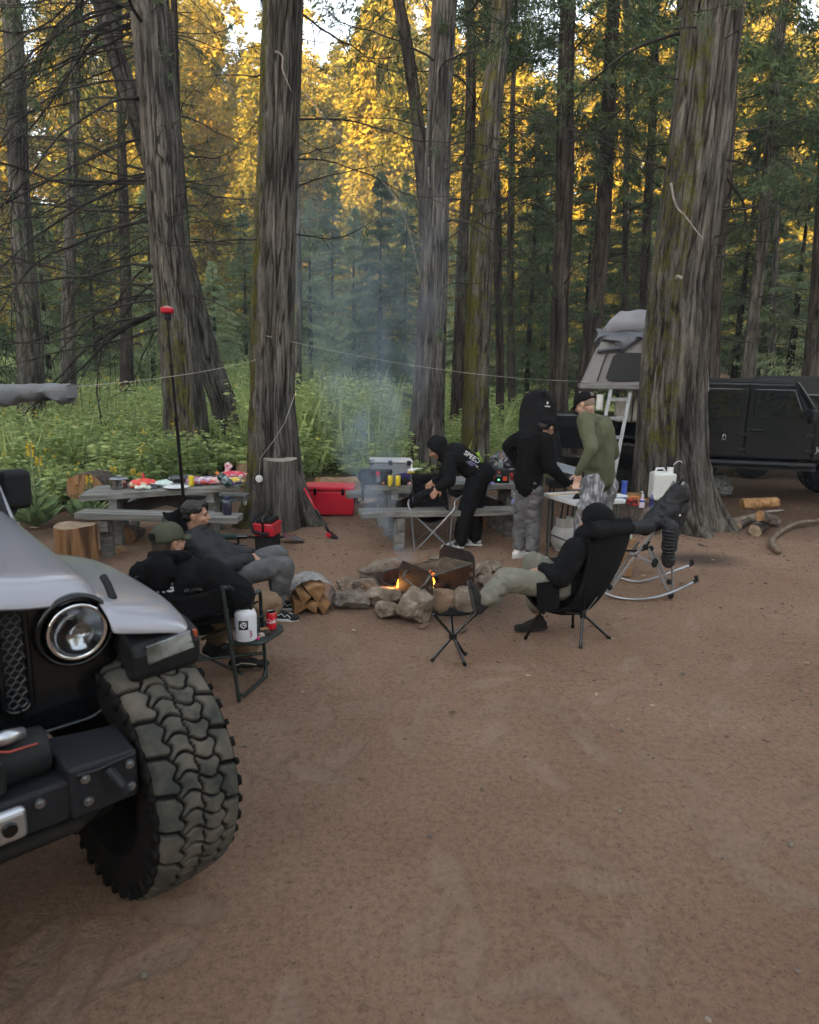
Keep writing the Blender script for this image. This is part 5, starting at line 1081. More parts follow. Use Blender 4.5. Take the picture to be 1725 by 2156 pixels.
c = on2(790, 1021); t = thing('backpack', 'black camera backpack with a red white tag on the left end of the middle table', 'backpack', tuple(c)); mb = MB(); mb.box(c + V3((.02, .08, .09)), (.36, .2, .17)); mb.ell(c + V3((-.12, .06, .10)), (.10, .09, .09)); r_ = remesh(mb, .01, 5, .012, 18, 3); r_.build('body', BLK2, t, world=True, smooth=True)
mb = MB(); mb.box(c + V3((.035, -.035, .145)), (.045, .012, .05)); mb.build('red_patch', REDP, t, world=True); mb = MB(); mb.box(c + V3((.04, -.035, .08)), (.04, .012, .07)); mb.build('tag', mat('grey_tag', (.3, .28, .33), (.15, .14, .17), ns=50), t, world=True); mb = MB(); mb.lathe([(.0001, 0), (.014, .002), (.014, .006)], tuple(c + V3((.10, -.04, .03))), axis='Y', n=16); mb.build('badge', mat('orange_badge', (.7, .25, .08)), t, world=True)
for dz in (0, .02):
    mb = MB(); mb.sheet([[c + V3((-.16 + i * .03, -.02 - dz, .1 - .3 * j / 7 + .02 * math.sin(j + i))) for j in range(8)] for i in range(2)], .004); mb.build('strap', BLK2, t, world=True)
bag('purple cloth bundle on the middle table behind the yellow cans', 'cloth_bundle', on2(852, 1012), d2_, n2_, .26, .18, .10, mat('purple_cloth', (.03, .025, .09), (.02, .018, .05), ns=12, rough=.8), 31, 'cloth')
bag('crumpled black bundle on the middle table beside the folding chair', 'jacket_bundle', on2(856, 1020), d2_, n2_, .24, .15, .09, BLK2, 32, 'bundle')
bag('red and white snack wrapper on the middle table by the chair corner', 'wrapper', on2(862, 1021), d2_, n2_, .12, .07, .05, plastic('rw_film', (.6, .05, .04), (.62, .6, .56)), 33, 'wrapper')
t = thing('tub', 'yellow tub with crumpled white napkins behind the folding chair', 'tub', tuple(on2(866, 1010))); c = on2(866, 1008); mb = MB(); mb.lathe([(.04, 0), (.05, .10), (.0001, .10)], tuple(c), n=20); mb.build('tub', YC, t, world=True, smooth='auto'); mb = MB(); mb.ell(c + V3((0, 0, .11)), (.055, .05, .025)); mb.cap(c + V3((0, 0, .11)), .022, c + V3((0, 0, .19)), .008); mb.cap(c + V3((.02, 0, .12)), .014, c + V3((.14, 0, .14)), .007); remesh(mb, .007, 2, .006, 50, 3).build('napkin', mat('paper_white', (.7, .7, .69), rough=1.), t, world=True, smooth=True)
def bottle_(label, name, p, h, r, m, capm, caph=.02, grp=None):
    t = thing(name, label, 'bottle', tuple(p), group=grp); mb = MB(); mb.lathe([(.0001, 0), (r, .0), (r, h * .62), (r * .85, h * .72), (r * .4, h * .86), (r * .36, h)], n=22); mb.build('body', m, t, smooth='auto'); mb = MB(); mb.lathe([(r * .42, h - .002), (r * .42, h + caph), (.0001, h + caph)], n=16); mb.build('cap', capm, t, smooth='auto'); return t
CLR = mat('clear_plastic', (.75, .8, .85), rough=.08, trans=.85); 
bottle_('small bottle with white cap standing before the pale cool box', 'bottle', on2(813, 1014), .13, .03, mat('bluish_plastic', (.35, .4, .45), rough=.2), WPL)
bottle_('clear liquor bottle with brown neck standing on the black power station', 'liquor_bottle', on2(1053, 1012, .16), .13, .03, CLR, mat('brown_neck', (.30, .12, .05), rough=.4), .06)
t = thing('power_station', 'black power station with orange red sockets on the middle table', 'power station', tuple(on2(1055, 1018))); c = on2(1050, 1018); mb = MB(); mb.box(c + V3((.01, .12, .085)), (.25, .2, .17)); pw = mb.build('case', PLB, t, world=True, bevel=.012)
for v_, s_z in (((-.07, .015, .09), (.04, .012, .06)), ((.08, .015, .06), (.05, .012, .05)), ((.0, .015, .14), (.03, .012, .02))): mb = MB(); mb.box(c + V3(v_), s_z); mb.build('socket', mat('orange_red', (.75, .09, .03), rough=.4), pw, world=True)
mb = MB(); mb.box(c + V3((0, .02, .1)), (.001, .001, .001)); mb = MB(); mb.box(c + V3((.0, .015, .10)), (.06, .012, .035)); mb.build('display', mat('lcd', (.10, .13, .13), rough=.2), pw, world=True)
mb = MB(); mb.box(c + V3((.0, .014, .045)), (.012, .012, .012)); mb.build('light', mat('green_led', (.1, .6, .2), em=(.1, .9, .3, 1.5)), pw, world=True)
bag('heap of shiny black plastic sheeting behind the power station', 'plastic_sheet', on2(1070, 1000) + V3((0, .25, 0)), d2_, n2_, .5, .3, .34, mat('black_film', (.012, .013, .015), (.03, .032, .036), ns=9, rough=.22, coat=.6), 34, 'sheet', fold=.03)
mb = MB(); c = on2(1085, 1012); mb.box(c + V3((0, .04, .045)), (.12, .1, .09)); solo(mb, 'battery', 'small red and black battery case right of the power station', 'battery', mat('red_black', (.5, .03, .03), (.03, .03, .03), ns=22, detail=0.), bevel=.01)
mb = MB(); c = on2(1034, 1022); mb.ell(c + V3((0, 0, .02)), (.05, .04, .025)); remesh(mb, .006, 1, .01, 40, 2).build; solo(remesh(mb, .006, 1, .01, 40, 2), 'wrapper', 'small blue white wrapper on the table in front of the hooded person', 'wrapper', plastic('bw_film', (.08, .10, .45), (.5, .5, .55), ns=30), smooth=True)
bw = A(1082, 1078, 7.9); bottle_('clear water bottle with blue label on the near bench of the middle table', 'water_bottle', (bw.x, bw.y, A(1082, 1076, 7.9).z), .20, .032, CLR, WPL)
mb = MB(); mb.lathe([(.0325, 0), (.034, .001), (.034, .05), (.0325, .051)], (bw.x, bw.y, A(1082, 1076, 7.9).z + .08), n=22); mb.build('label_band', mat('blue_label', (.06, .10, .5), (.4, .45, .6), ns=40, detail=1), bpy.data.objects['water_bottle.001'], world=True, smooth=True)

# ---- stumps, logs and firewood
def stump(label, c, r, h, sidem, topm=None, seed=1, name='stump', cat='stump', ns=40):
    t = thing(name, label, cat, tuple(c)); V = []; F = []; nz = 10
    for i in range(nz):
        z = h * i / (nz - 1)
        for k in range(ns):
            a = 6.2832 * k / ns; rr = r * (1 + .05 * math.sin(3 * a + seed) + .025 * math.sin(9 * a + z * 7 + seed) + .02 * math.sin(23 * a + seed * 3)) * (1 + .06 * (1 - z / h) ** 2); V.append((rr * math.cos(a), rr * math.sin(a), z + (.01 * math.sin(a * 2 + seed) if i == nz - 1 else 0)))
    for i in range(nz - 1):
        for k in range(ns): k2 = (k + 1) % ns; F.append((i * ns + k, i * ns + k2, (i + 1) * ns + k2, (i + 1) * ns + k))
    mb = MB(); mb.add(V, F); mb.build('side', sidem, t, smooth=True)
    mb = MB(); top = V[-ns:]; mb.add(top + [(0, 0, h + .004)] + [(x * .96, y * .96, z + .003) for x, y, z in top], [(ns + 1 + k, ns + 1 + (k + 1) % ns, ns) for k in range(ns)] + [(k, (k + 1) % ns, ns + 1 + (k + 1) % ns, ns + 1 + k) for k in range(ns)]); mb.build('cut_face', topm or CUTW, t); return t
TOPW = mat('grey_cut', (.33, .25, .17), (.2, .15, .1), ns=12, c3=(.27, .2, .135), rough=.95, bump=.6, bs=40)
c = G(148, 1196); stump('orange brown sawn stump standing beside the hood of the silver vehicle', (c.x, c.y + .18, 0), .20, .42, STMP, TOPW, 2)
c = G(1345, 1120); stump('wide low stump serving as a stand for the water jug by the broadest trunk', (c.x - .0, c.y + .25, 0), .36, .44, BKB, CUTW, 5)
c = G(553, 1160); 
t2s = V3((-1.66, 8.72, 0)); st_ = stump('', (A(588, 975, 8.75).x, 8.78, 0), .215, A(588, 968, 8.7).z, BARK, mat('old_cut', (.30, .28, .24), (.2, .18, .15), ns=10, rough=.95, bump=.6, bs=40), 7, ns=72)
for ch in list(st_.children):     # the cut stem is grown onto the furrowed trunk: a part of that tree
    if ch.name.startswith('side'): stem = ch
    else: face = ch
a_ = stem.data.attributes.new('crack', 'FLOAT', 'POINT'); nv = len(stem.data.vertices); cv = np.zeros(nv * 3, np.float32); stem.data.vertices.foreach_get('co', cv); cv = cv.reshape(-1, 3)
a_.data.foreach_set('value', np.clip(1.2 - np.clip(1 - np.abs(fbm(cv * np.array([14, 14, 1.2]), 3, 2) - .5) * 7, 0, 1), 0, 1).astype(np.float32))
a_ = stem.data.attributes.new('moss', 'FLOAT', 'POINT'); a_.data.foreach_set('value', np.full(nv, -1, np.float32))
off = st_.location.copy(); stem.parent = t2; stem.location = off - t2.location; face.parent = stem; face.location = (0, 0, 0); stem.name = 'cut_stem'; face.name = 'cut_face'; bpy.data.objects.remove(st_)
def log(label, a, b, r, sidem, facem, name='log', seed=0, bend=0., grp=None, cat='log'):
    a, b = V3(a), V3(b); t = thing(name, label, cat, tuple((a + b) / 2 - V3((0, 0, r))), group=grp); n_ = 12; ns = 20; d = (b - a).normalized(); x = d.cross(V3((0, 0, 1))).normalized(); u = x.cross(d)
    V = []; F = []
    for i in range(n_):
        c_ = a.lerp(b, i / (n_ - 1)) + x * bend * math.sin(math.pi * i / (n_ - 1))
        for k in range(ns):
            q = 6.2832 * k / ns; rr = r * (1 + .09 * math.sin(2 * q + seed) + .05 * math.sin(5 * q + i * .8 + seed) + .04 * math.sin(11 * q + i)); V.append(c_ + x * math.cos(q) * rr + u * math.sin(q) * rr)
    for i in range(n_ - 1):
        for k in range(ns): k2 = (k + 1) % ns; F.append((i * ns + k, (i + 1) * ns + k, (i + 1) * ns + k2, i * ns + k2))
    mb = MB(); mb.add(V, F); mb.build('bark', sidem, t, world=True, smooth=True)
    for e, s in ((0, -1), (n_ - 1, 1)):
        mb = MB(); ring = V[e * ns:(e + 1) * ns]; c_ = sum(ring, V3()) / ns; mb.add([p + d * s * .002 for p in ring] + [c_ + d * s * .006], [(k, (k + 1) % ns, ns) for k in range(ns)]); mb.build('cut_face', facem, t, world=True)
    return t
PEEL = mat('peeled_log', (.36, .23, .13), (.16, .10, .065), ns=6, st=(.4, 3, 3), c3=(.26, .165, .1), rough=.95, bump=.9, bs=18)
log('big fallen log lying behind the left table right end, peeled end towards us', A(548, 1010, 12.2), A(505, 985, 15.6), .26, PEEL, CUTW, seed=3)
log('peeled log lying behind the red cooler', A(668, 1028, 11.6), A(752, 1026, 12.1), .17, PEEL, CUTW, seed=5)
log('short thick grey log half hidden left of the peeled log behind the cooler', A(640, 1030, 11.2), A(672, 1030, 11.5), .10, BKB, CUTW, seed=6)
log('round of wood lying in the leaves behind the left table, cut end showing', A(178, 1028, 9.4), A(215, 1015, 10.6), .22, BKB, STMP, seed=8)
log('dark block under the left table beside its left leg', A(258, 1128, 7.9), A(290, 1128, 8.6), .14, BKB, STMP, seed=9)
log('small split log on the ground in front of the left table leg', A(212, 1168, 7.3), A(262, 1158, 7.45), .055, PEEL, CUTW, seed=10)
log('rounded dark log under the middle table on the right', A(1010, 1105, 9.2), A(1062, 1103, 9.5), .17, BKB, CUTW, seed=11)
c = A(775, 1055, 9.3)
for k, (x, y, L_) in enumerate(((745, 1060, .42), (762, 1068, .46), (752, 1052, .40))):
    q = G(x, y); mb = MB(); mb.beam(q + V3((0, 0, .05 + .04 * k)), q + V3((L_ * .75, L_ * .55, .07 + .05 * k)), .13, .07, (0, .3, 1)); solo(mb, 'split_log', ('upper pale split firewood piece left of the middle bench' if k == 1 else 'rear pale split firewood piece by the red cooler side of the middle bench') if k else 'lowest pale split firewood piece left of the middle bench', 'firewood', mat('pale_split', (.42, .32, .22), (.3, .22, .15), ns=6, st=(3, 3, 1), rough=.95, bump=.6, bs=30), group='pale split pieces by the middle bench', bevel=.01)
q = A(855, 1082, 9.6)
def rock(label, x0, y0, x1, y1, seed, m=None, depth=.8, Yo=0., roty=0., grp='stones of the fire ring', flat=1., name='rock', sink=.12, Yfix=None):
    cx = (x0 + x1) / 2; base = G(cx, y1 - 3); Yc = (Yfix or base.y) + Yo; k = (FPX / (Yc * math.cos(PITCH) + 1.85 * math.sin(PITCH))); w_ = (x1 - x0) / k / 2 * 1.1; top = A(cx, y0, Yc + w_ * .4 * depth); bz = A(cx, y1, Yc - w_ * .3).z
    h = max(.05, top.z - min(0, bz)) / 2; c = V3((top.x, Yc + w_ * depth * .6, h - sink * h))
    bm = bmesh.new(); bmesh.ops.create_icosphere(bm, subdivisions=5, radius=1); co = np.array([v.co[:] for v in bm.verts]); fs = [tuple(v.index for v in f.verts) for f in bm.faces]; bm.free()
    rg = g(seed); 
    for _ in range(22):     # chip flat facets
        d = rg.normal(0, 1, 3); d /= np.linalg.norm(d); lim = rg.uniform(.56, .84); t = co @ d; co = co - np.clip(t - lim, 0, None)[:, None] * d * .92
    co = np.sign(co) * np.abs(co) ** .86; co = co * (1 + (fbm(co * 2.2 + seed, seed, 3) - .5)[:, None] * .22 + (fbm(co * 9 + seed, seed + 2, 3) - .5)[:, None] * .14 + (fbm(co * 24, seed + 7, 2) - .5)[:, None] * .04)
    co = co / np.abs(co).max(0); ex = np.array([w_, w_ * depth, h * 1.06]); co = co * ex; ca, sa_ = math.cos(roty), math.sin(roty)
    co = np.stack([co[:, 0] * ca + co[:, 2] * sa_, co[:, 1], -co[:, 0] * sa_ + co[:, 2] * ca], 1)
    mb = MB(); mb.add([V3(v) + c for v in co.tolist()], fs); return solo(mb, name, label, 'rock', m or ROCK, smooth='auto', group=grp)
RS = [('large upright boulder at the front centre of the fire ring', 837, 1234, 913, 1314, 11, ROCK, .9, -.04), ('low rounded stone left of the large front boulder', 791, 1266, 847, 1307, 12, ROCK, .9, 0),
 ('long slanting stone lying behind the low rounded stone', 756, 1240, 851, 1293, 13, ROCK, .55, .12), ('broad flat stone at the left of the fire ring nearest the firewood', 702, 1245, 784, 1288, 14, ROCKB, .8, 0),
 ('round grey stone at the far left of the fire ring', 709, 1212, 762, 1250, 15, ROCK, .9, 0), ('long tilted grey slab behind the fire on the left', 758, 1176, 860, 1228, 16, ROCKB, .45, 0),
 ('stone between the grey slab and the broad flat stone', 745, 1219, 800, 1256, 17, ROCKB, .8, 0), ('smooth brown upright stone right of the large front boulder', 905, 1239, 960, 1294, 18, mat('brown_stone', (.30, .2, .13), (.22, .15, .1), ns=5, rough=.95, bump=.5, bs=60), .5, 0),
 ('stone beside the sole of the raised shoe', 949, 1236, 1003, 1296, 19, ROCK, .7, .02), ('small stone between the brown stone and the raised shoe stone', 935, 1238, 969, 1262, 20, ROCKB, .9, .25),
 ('pale stone right of the grill near the back', 996, 1185, 1037, 1222, 21, ROCK, .9, 0), ('flat stone behind the knee of the reclining man', 1006, 1212, 1052, 1242, 22, ROCK, .8, 0),
 ('rounded pale stone farthest right behind the fire', 1015, 1184, 1062, 1215, 23, ROCK, .9, .1), ('small flat stone behind the grate', 902, 1172, 932, 1184, 24, ROCK, .8, 0)]
for lb, x0, y0, x1, y1, sd_, m_, dp, yo in RS: rock(lb, x0, y0, x1, y1, sd_, m_, dp, yo, roty=(-.32 if sd_ == 16 else (-.25 if sd_ == 13 else 0)))
# fire ring and grate
cr_ = G(894, 1224, .15) + V3((0, .08, 0)); R_ = .41
fr_ = thing('fire_pit', 'black steel fire ring with a slatted cooking grate set between the stones', 'fire pit', (cr_.x, cr_.y + .0, 0))
mb = MB(); mb.lathe([(R_, -.05), (R_ + .004, .15), (R_ - .012, .155), (R_ - .014, -.05)], n=72); mb.build('ring', [RUST], fr_, smooth='auto')
mb = MB(); mb.tube([(R_ * math.cos(a / 36 * 6.2832), R_ * math.sin(a / 36 * 6.2832), .155) for a in range(37)], .009, 6); mb.build('rim', SOOT, fr_, smooth=True)
g1, g2, g3, g4 = G(911, 1213, .38), G(994, 1187, .38), G(858, 1194, .38), G(935, 1174, .38)
mb = MB(); mb.tube([g1, g2, g4, g3, g1], .009, 8)
for k in range(1, 13): t = k / 13; mb.tube([g1.lerp(g2, t), g3.lerp(g4, t)], .0055, 6)
gt = mb.build('grate', mat('grate_steel', (.08, .078, .065), (.14, .13, .10), ns=20, rough=.55, metal=.7), fr_, world=True, smooth='auto')
for (pa, pb, o0, o1, zt) in ((g1, g3, .02, .10, .43), (g2, g4, .02, .06, .50)):
    d = (pb - pa).normalized(); s_ = (g1 - g2).normalized() if pa is g1 else (g2 - g1).normalized(); P0 = pa - d * o0 + s_ * .012; P1 = pb + d * o1 + s_ * .012
    po = [(0, .05), ((P1 - P0).length, .05), ((P1 - P0).length, zt - .07), ((P1 - P0).length - .05, zt), (.06, zt - .015), (.015, zt - .05), (0, zt - .10)]
    M = Matrix.Translation(V3((P0.x, P0.y, 0))) @ Matrix((((P1 - P0).normalized().x, 0, s_.x, 0), ((P1 - P0).normalized().y, 0, s_.y, 0), (0, 1, 0, 0), (0, 0, 0, 1)))
    mb = MB(); mb.prism(po, -.006, .006, M); pl_ = mb.build('side_plate', SOOT, fr_, world=True)
    for zz in (.36, .28, .2): mb = MB(); mb.lathe([(.0001, -.0075), (.02, -.0075), (.02, .0075), (.0001, .0075)], n=14, M=M @ Matrix.Translation((.028, zz, 0))); mb.build('notch', mat('pale_gap', (.12, .1, .085)), pl_, world=True)
pa = g1 + (g3 - g1) * .8; hd0 = (g1 - g2).normalized()
mb = MB(); q0 = V3((pa.x, pa.y, .37)) + hd0 * .03; mb.tube([q0, q0 + hd0 * .06, q0 + hd0 * .12 + V3((.02, -.05, -.03)), q0 + hd0 * .04 + V3((.03, -.12, -.07)), q0 + V3((.07, -.2, -.11)), q0 + V3((.13, -.22, -.05)), q0 + V3((.17, -.2, .02))], .010, 8); mb.build('lift_handle', mat('grey_rod', (.13, .12, .11), (.08, .075, .07), ns=9, rough=.6, metal=.5), fr_, world=True, smooth=True)
mb = MB(); rg = g(9)
for k in range(60):
    a, r_ = rg.uniform(0, 6.28), R_ * .85 * rg.random() ** .5; s = rg.uniform(.02, .05); mb.ell((cr_.x + r_ * math.cos(a), cr_.y + r_ * math.sin(a), .02 + .06 * rg.random() * (1 - r_)), (s, s * .8, s * .6), (rg.uniform(0, 3), rg.uniform(0, 3), 0), 7, 5)
tag(mb.build('charcoal', mat('charcoal', (.015, .013, .012), (.22, .21, .20), ns=30, rough=1., c3=(.03, .026, .024))), 'bed of charcoal and ash inside the fire ring', 'embers', kind='stuff')
mb = MB()
for (x, y, dx, L_) in ((-.25, -.2, .3, .4), (-.1, .0, .25, .35), (.12, -.12, .2, .4)): mb.tube([(cr_.x + x, cr_.y + y, .10), (cr_.x + x + dx * .6, cr_.y + y + .06, .15), (cr_.x + x + dx, cr_.y + y + .1, .14)], [.035, .04, .03], 9)
solo(mb, 'burning_log', 'charred logs burning inside the fire ring', 'firewood', mat('charred', (.012, .01, .009), (.05, .04, .035), ns=20, rough=.95, bump=.8, bs=40), smooth=True)
# flames
fm = bpy.data.materials.new('flame'); fm.use_nodes = True; n = fm.node_tree; L = n.links.new; b = n.nodes['Principled BSDF']; tcg = N_('ShaderNodeTexCoord'); sx = N_('ShaderNodeSeparateXYZ'); L(tcg.outputs['Generated'], sx.inputs[0])
fr2 = RAMP(sx.outputs['Z'], [(0., (1., .55, .08)), (.45, (1., .28, .02)), (1., (.9, .10, .01))]); L(fr2.outputs[0], b.inputs['Emission Color']); b.inputs['Emission Strength'].default_value = 1.3; b.inputs['Base Color'].default_value = (.3, .08, .01, 1)
fr3 = RAMP(sx.outputs['Z'], [(0., (.9, .9, .9)), (.6, (.6, .6, .6)), (1., (.1, .1, .1))]); L(fr3.outputs[0], b.inputs['Alpha'])
def flame(label, base, h, w_, seed, lean=0.):
    rg = g(seed); mb = MB()
    for k in range(6):
        x = rg.uniform(-w_, w_); hh = h * rg.uniform(.5, 1.); p = [V3(base) + V3((x + lean * (j / 7) ** 1.4 * hh + .012 * math.sin(j * 1.3 + k), rg.uniform(-.01, .01), hh * j / 7)) for j in range(8)]
        mb.tube(p, [.012 + .3 * w_ * math.sin(math.pi * min(1, (j + 1) / 6)) * (1 - j / 8) for j in range(8)], 8, flat=.6)
    return solo(mb, 'flame', label, 'flame', fm, smooth=True)
flame('small flame flickering inside the ring left of the grate handle plate', G(836, 1243, .10), .17, .024, 1, .35); flame('upright flame between the side plate and the grate', G(907, 1238, .12), .18, .015, 2, .05)
flame('low flame at the left wall of the ring', G(828, 1244, .10), .04, .02, 3, .2)
pd = bpy.data.lights.new('fire_glow', 'POINT'); po_ = bpy.data.objects.new('fire_glow', pd); COL.objects.link(po_); pd.energy = 1.1; pd.color = (1, .38, .08); pd.shadow_soft_size = .07; po_.location = G(828, 1238, .16)
# firewood bundle in plastic wrap
def wedge(label, c, d, L_, r, ang, seed):
    M = Matrix.Translation(c) @ V3(d).to_track_quat('Z', 'Y').to_matrix().to_4x4() @ Matrix.Rotation(ang, 4, 'Z'); po = [(0, 0)] + [(r * math.cos(R(t)), r * math.sin(R(t))) for t in range(-38, 39, 11)]; mb = MB(); mb.prism([(x - r * .55, y) for x, y in po], 0, L_, M); return solo(mb, 'split_log', label, 'firewood', CUTW, bevel=.008, group='firewood in the wrapped bundle')
bd_ = (G(640, 1262) - G(676, 1296)).normalized(); b0_ = G(678, 1299); xr = V3((bd_.y, -bd_.x, 0)) * -1
xr = V3((1, .12, 0)).normalized(); fwd = V3((-.35, .94, 0)).normalized()
for k, (ox, oz, r, an, lb) in enumerate(((-.135, .065, .13, 2.2, 'lowest left split log of the wrapped bundle'), (-.09, .15, .12, 1.9, 'left upper split log of the wrapped bundle'), (-.015, .075, .11, 1.3, 'split log in the middle of the wrapped bundle'), (.075, .065, .12, 1.7, 'right lower split log standing out of the wrapped bundle'), (.02, .195, .16, 1.57, 'largest split log on top of the wrapped bundle'))):
    wedge(lb, V3((-.78, 5.53, 0)) + xr * ox + V3((0, 0, oz)) - fwd * (.01 * (k % 3)), fwd, .36, r, an, k)
mb = MB(); P_ = []
c0 = V3((-.80, 5.60, .13))
for i in range(9):
    row = []
    for k in range(22):
        a = R(-95 + 215 * (1 - k / 21)) + .0; rx, rz_ = .205 + .008 * math.sin(i * 2 + k), .165 + .006 * math.sin(k * 3 + i); row.append(c0 + xr * math.cos(a + 1.57 - .35) * rx * 1.0 + V3((0, 0, max(-.128, math.sin(a + 1.57 - .35) * rz_))) + fwd * (i * .035))
    P_.append(row)
mb.sheet(P_, .002); solo(mb, 'plastic_wrap', 'crinkled clear plastic wrap around the firewood bundle', 'plastic wrap', mat('wrap_film', (.55, .55, .56), (.35, .34, .33), ns=18, rough=.25, alpha=.55, bump=.8, bs=30, coat=.6), smooth=True)

# ---- cooler, tools
cl = thing('cooler', 'bright red hard cooler standing between the furrowed trunk and the middle table', 'cooler', (-1.18, 9.95, 0), R(2)); 
mb = MB(); mb.box((0, 0, .19), (.70, .38, .36), taper=(1.04, 1.06)); mb.build('body', REDC, cl, bevel=.025, bseg=3); mb = MB(); mb.box((0, 0, .405), (.735, .42, .065)); lk = mb.build('lid', REDC, cl, bevel=.02, bseg=3); mb = MB(); mb.box((0, 0, .375), (.72, .405, .012)); mb.build('gasket', PLG, cl)
for s in (-.2, .2): mb = MB(); mb.box((s, -.215, .36), (.04, .02, .09)); mb.lathe([(.0001, -.012), (.011, -.01), (.011, 0)], (s, -.21, .40), axis='Y', n=10); mb.build('latch', PLG, lk, bevel=.004)
mb = MB(); mb.box((.365, 0, .24), (.02, .16, .12)); mb.tube([(.372, -.09, .30), (.40, -.06, .18), (.40, .06, .18), (.372, .09, .30)], .012, 8); mb.build('handle', PLG, cl, bevel=.006)
vc = thing('vacuum', 'red and black jobsite vacuum box with a hose, at the foot of the furrowed trunk', 'vacuum', (-1.62, 7.62, 0), R(-8))
mb = MB(); mb.box((0, 0, .11), (.22, .26, .2)); mb.build('tank', PLB, vc, bevel=.015); mb = MB(); mb.box((0, 0, .275), (.235, .28, .12)); mb.box((0, 0, .345), (.25, .3, .03)); mb.build('motor_body', REDP, vc, bevel=.012); mb = MB(); mb.box((-.05, 0, .385), (.085, .26, .05)); mb.box((.05, 0, .385), (.085, .26, .05)); mb.build('lid', PLB, vc, bevel=.01)
mb = MB(); mb.tube([(0, -.15, .27), (0, -.16, .42), (0, 0, .49), (0, .13, .42), (0, .15, .3)], .013, 8); mb.build('handle', PLG, vc, smooth=True); mb = MB(); mb.tube([(-.1, .1, .44), (-.15, 0, .40), (-.16, -.08, .33), (-.11, -.16, .27), (0, -.175, .25), (.07, -.16, .25)], .02, 10); mb.build('hose', PLB, vc, smooth=True)
sh = thing('shovel', 'shovel lying on the ground at the foot of the furrowed trunk, blade scratched red', 'shovel', tuple(G(610, 1138))); c = G(615, 1146)
P_ = []
for i in range(9):
    t = i / 8; row = []
    for j in range(7):
        s = j / 6 - .5; w_ = .20 * (1 - max(0, t - .55) ** 1.5 * 2.2); row.append(c + V3((-.13 + t * .27, s * w_ * .9 + .05, .075 - .06 * t + .02 * (s * 2) ** 2 + .02 * (1 - t))))
    P_.append(row)
mb = MB(); mb.sheet(P_, .004); mb.build('blade', mat('worn_red_blade', (.20, .035, .03), (.11, .11, .115), ns=9, rough=.5, metal=.6), sh, world=True, smooth=True); mb = MB(); mb.tube([c + V3((-.10, .05, .09)), c + V3((-.22, .06, .05)), c + V3((-.55, .12, .05))], [.02, .018, .017], 10); mb.build('shaft', DTUBE, sh, world=True, smooth=True)
ax_ = thing('axe', 'long handled splitting maul leaning on the furrowed trunk, red head on the ground', 'axe', tuple(G(700, 1130))); q = G(697, 1131, .02); up = A(641, 1028, 8.75)
mb = MB(); mb.tube([q + V3((-.01, 0, .04)), q.lerp(up, .55)], .017, 10); mb.build('handle', PLG, ax_, world=True, smooth=True); mb = MB(); mb.tube([q.lerp(up, .55), up], .014, 10); mb.build('grip', REDP, ax_, world=True, smooth=True)
mb = MB(); mb.beam(q + V3((-.05, .02, .035)), q + V3((.03, -.01, .02)), .07, .05); mb.build('collar', REDP, ax_, world=True, bevel=.006); mb = MB(); mb.add([q + V3(v) for v in ((.0, -.04, .0), (.0, .04, .0), (.0, .04, .07), (.0, -.04, .07), (.09, -.045, -.01), (.09, .045, -.01))], [(0, 1, 2, 3), (0, 4, 5, 1), (3, 2, 5, 4), (0, 3, 4), (1, 5, 2)]); mb.build('head', SOOT, ax_, world=True)
# lamp pole with red head
lp = thing('pole_lamp', 'tall black telescopic pole with a round red lamp head, standing behind the dark haired man', 'lamp', (-2.43, 7.0, 0)); b0p, t0p = A(389, 1075, 6.6), A(353, 668, 6.6); b0p = b0p + (b0p - t0p).normalized() * (b0p.z / ((t0p - b0p).normalized().z)) 
lp.location = b0p; mb = MB(); s_ = lambda a: b0p.lerp(t0p, a); mb.tube([s_(0), s_(.62)], .017, 12); mb.tube([s_(.62), s_(.82)], .0135, 12); mb.tube([s_(.82), s_(1)], .0105, 12); mb.tube([s_(.615), s_(.632)], .024, 12); mb.tube([s_(.815), s_(.83)], .020, 12); mb.build('pole', PLG, lp, world=True, smooth='auto')
mb = MB(); mb.lathe([(.012, -.05), (.028, -.045), (.035, .0), (.03, .01), (.0001, .01)], tuple(t0p + V3((0, 0, .02))), n=20); mb.build('socket', PLB, lp, world=True, smooth='auto'); mb = MB(); mb.lathe([(.02, 0), (.055, .01), (.062, .03), (.06, .05), (.035, .062), (.0001, .064)], tuple(t0p + V3((0, 0, .03))), n=28); mb.build('head', REDP, lp, world=True, smooth='auto'); mb = MB(); mb.lathe([(.03, 0), (.034, .006), (.0001, .012)], tuple(t0p + V3((0, 0, .09))), n=24); mb.build('lens', mat('lamp_white', (.6, .6, .6)), lp, world=True, smooth=True)
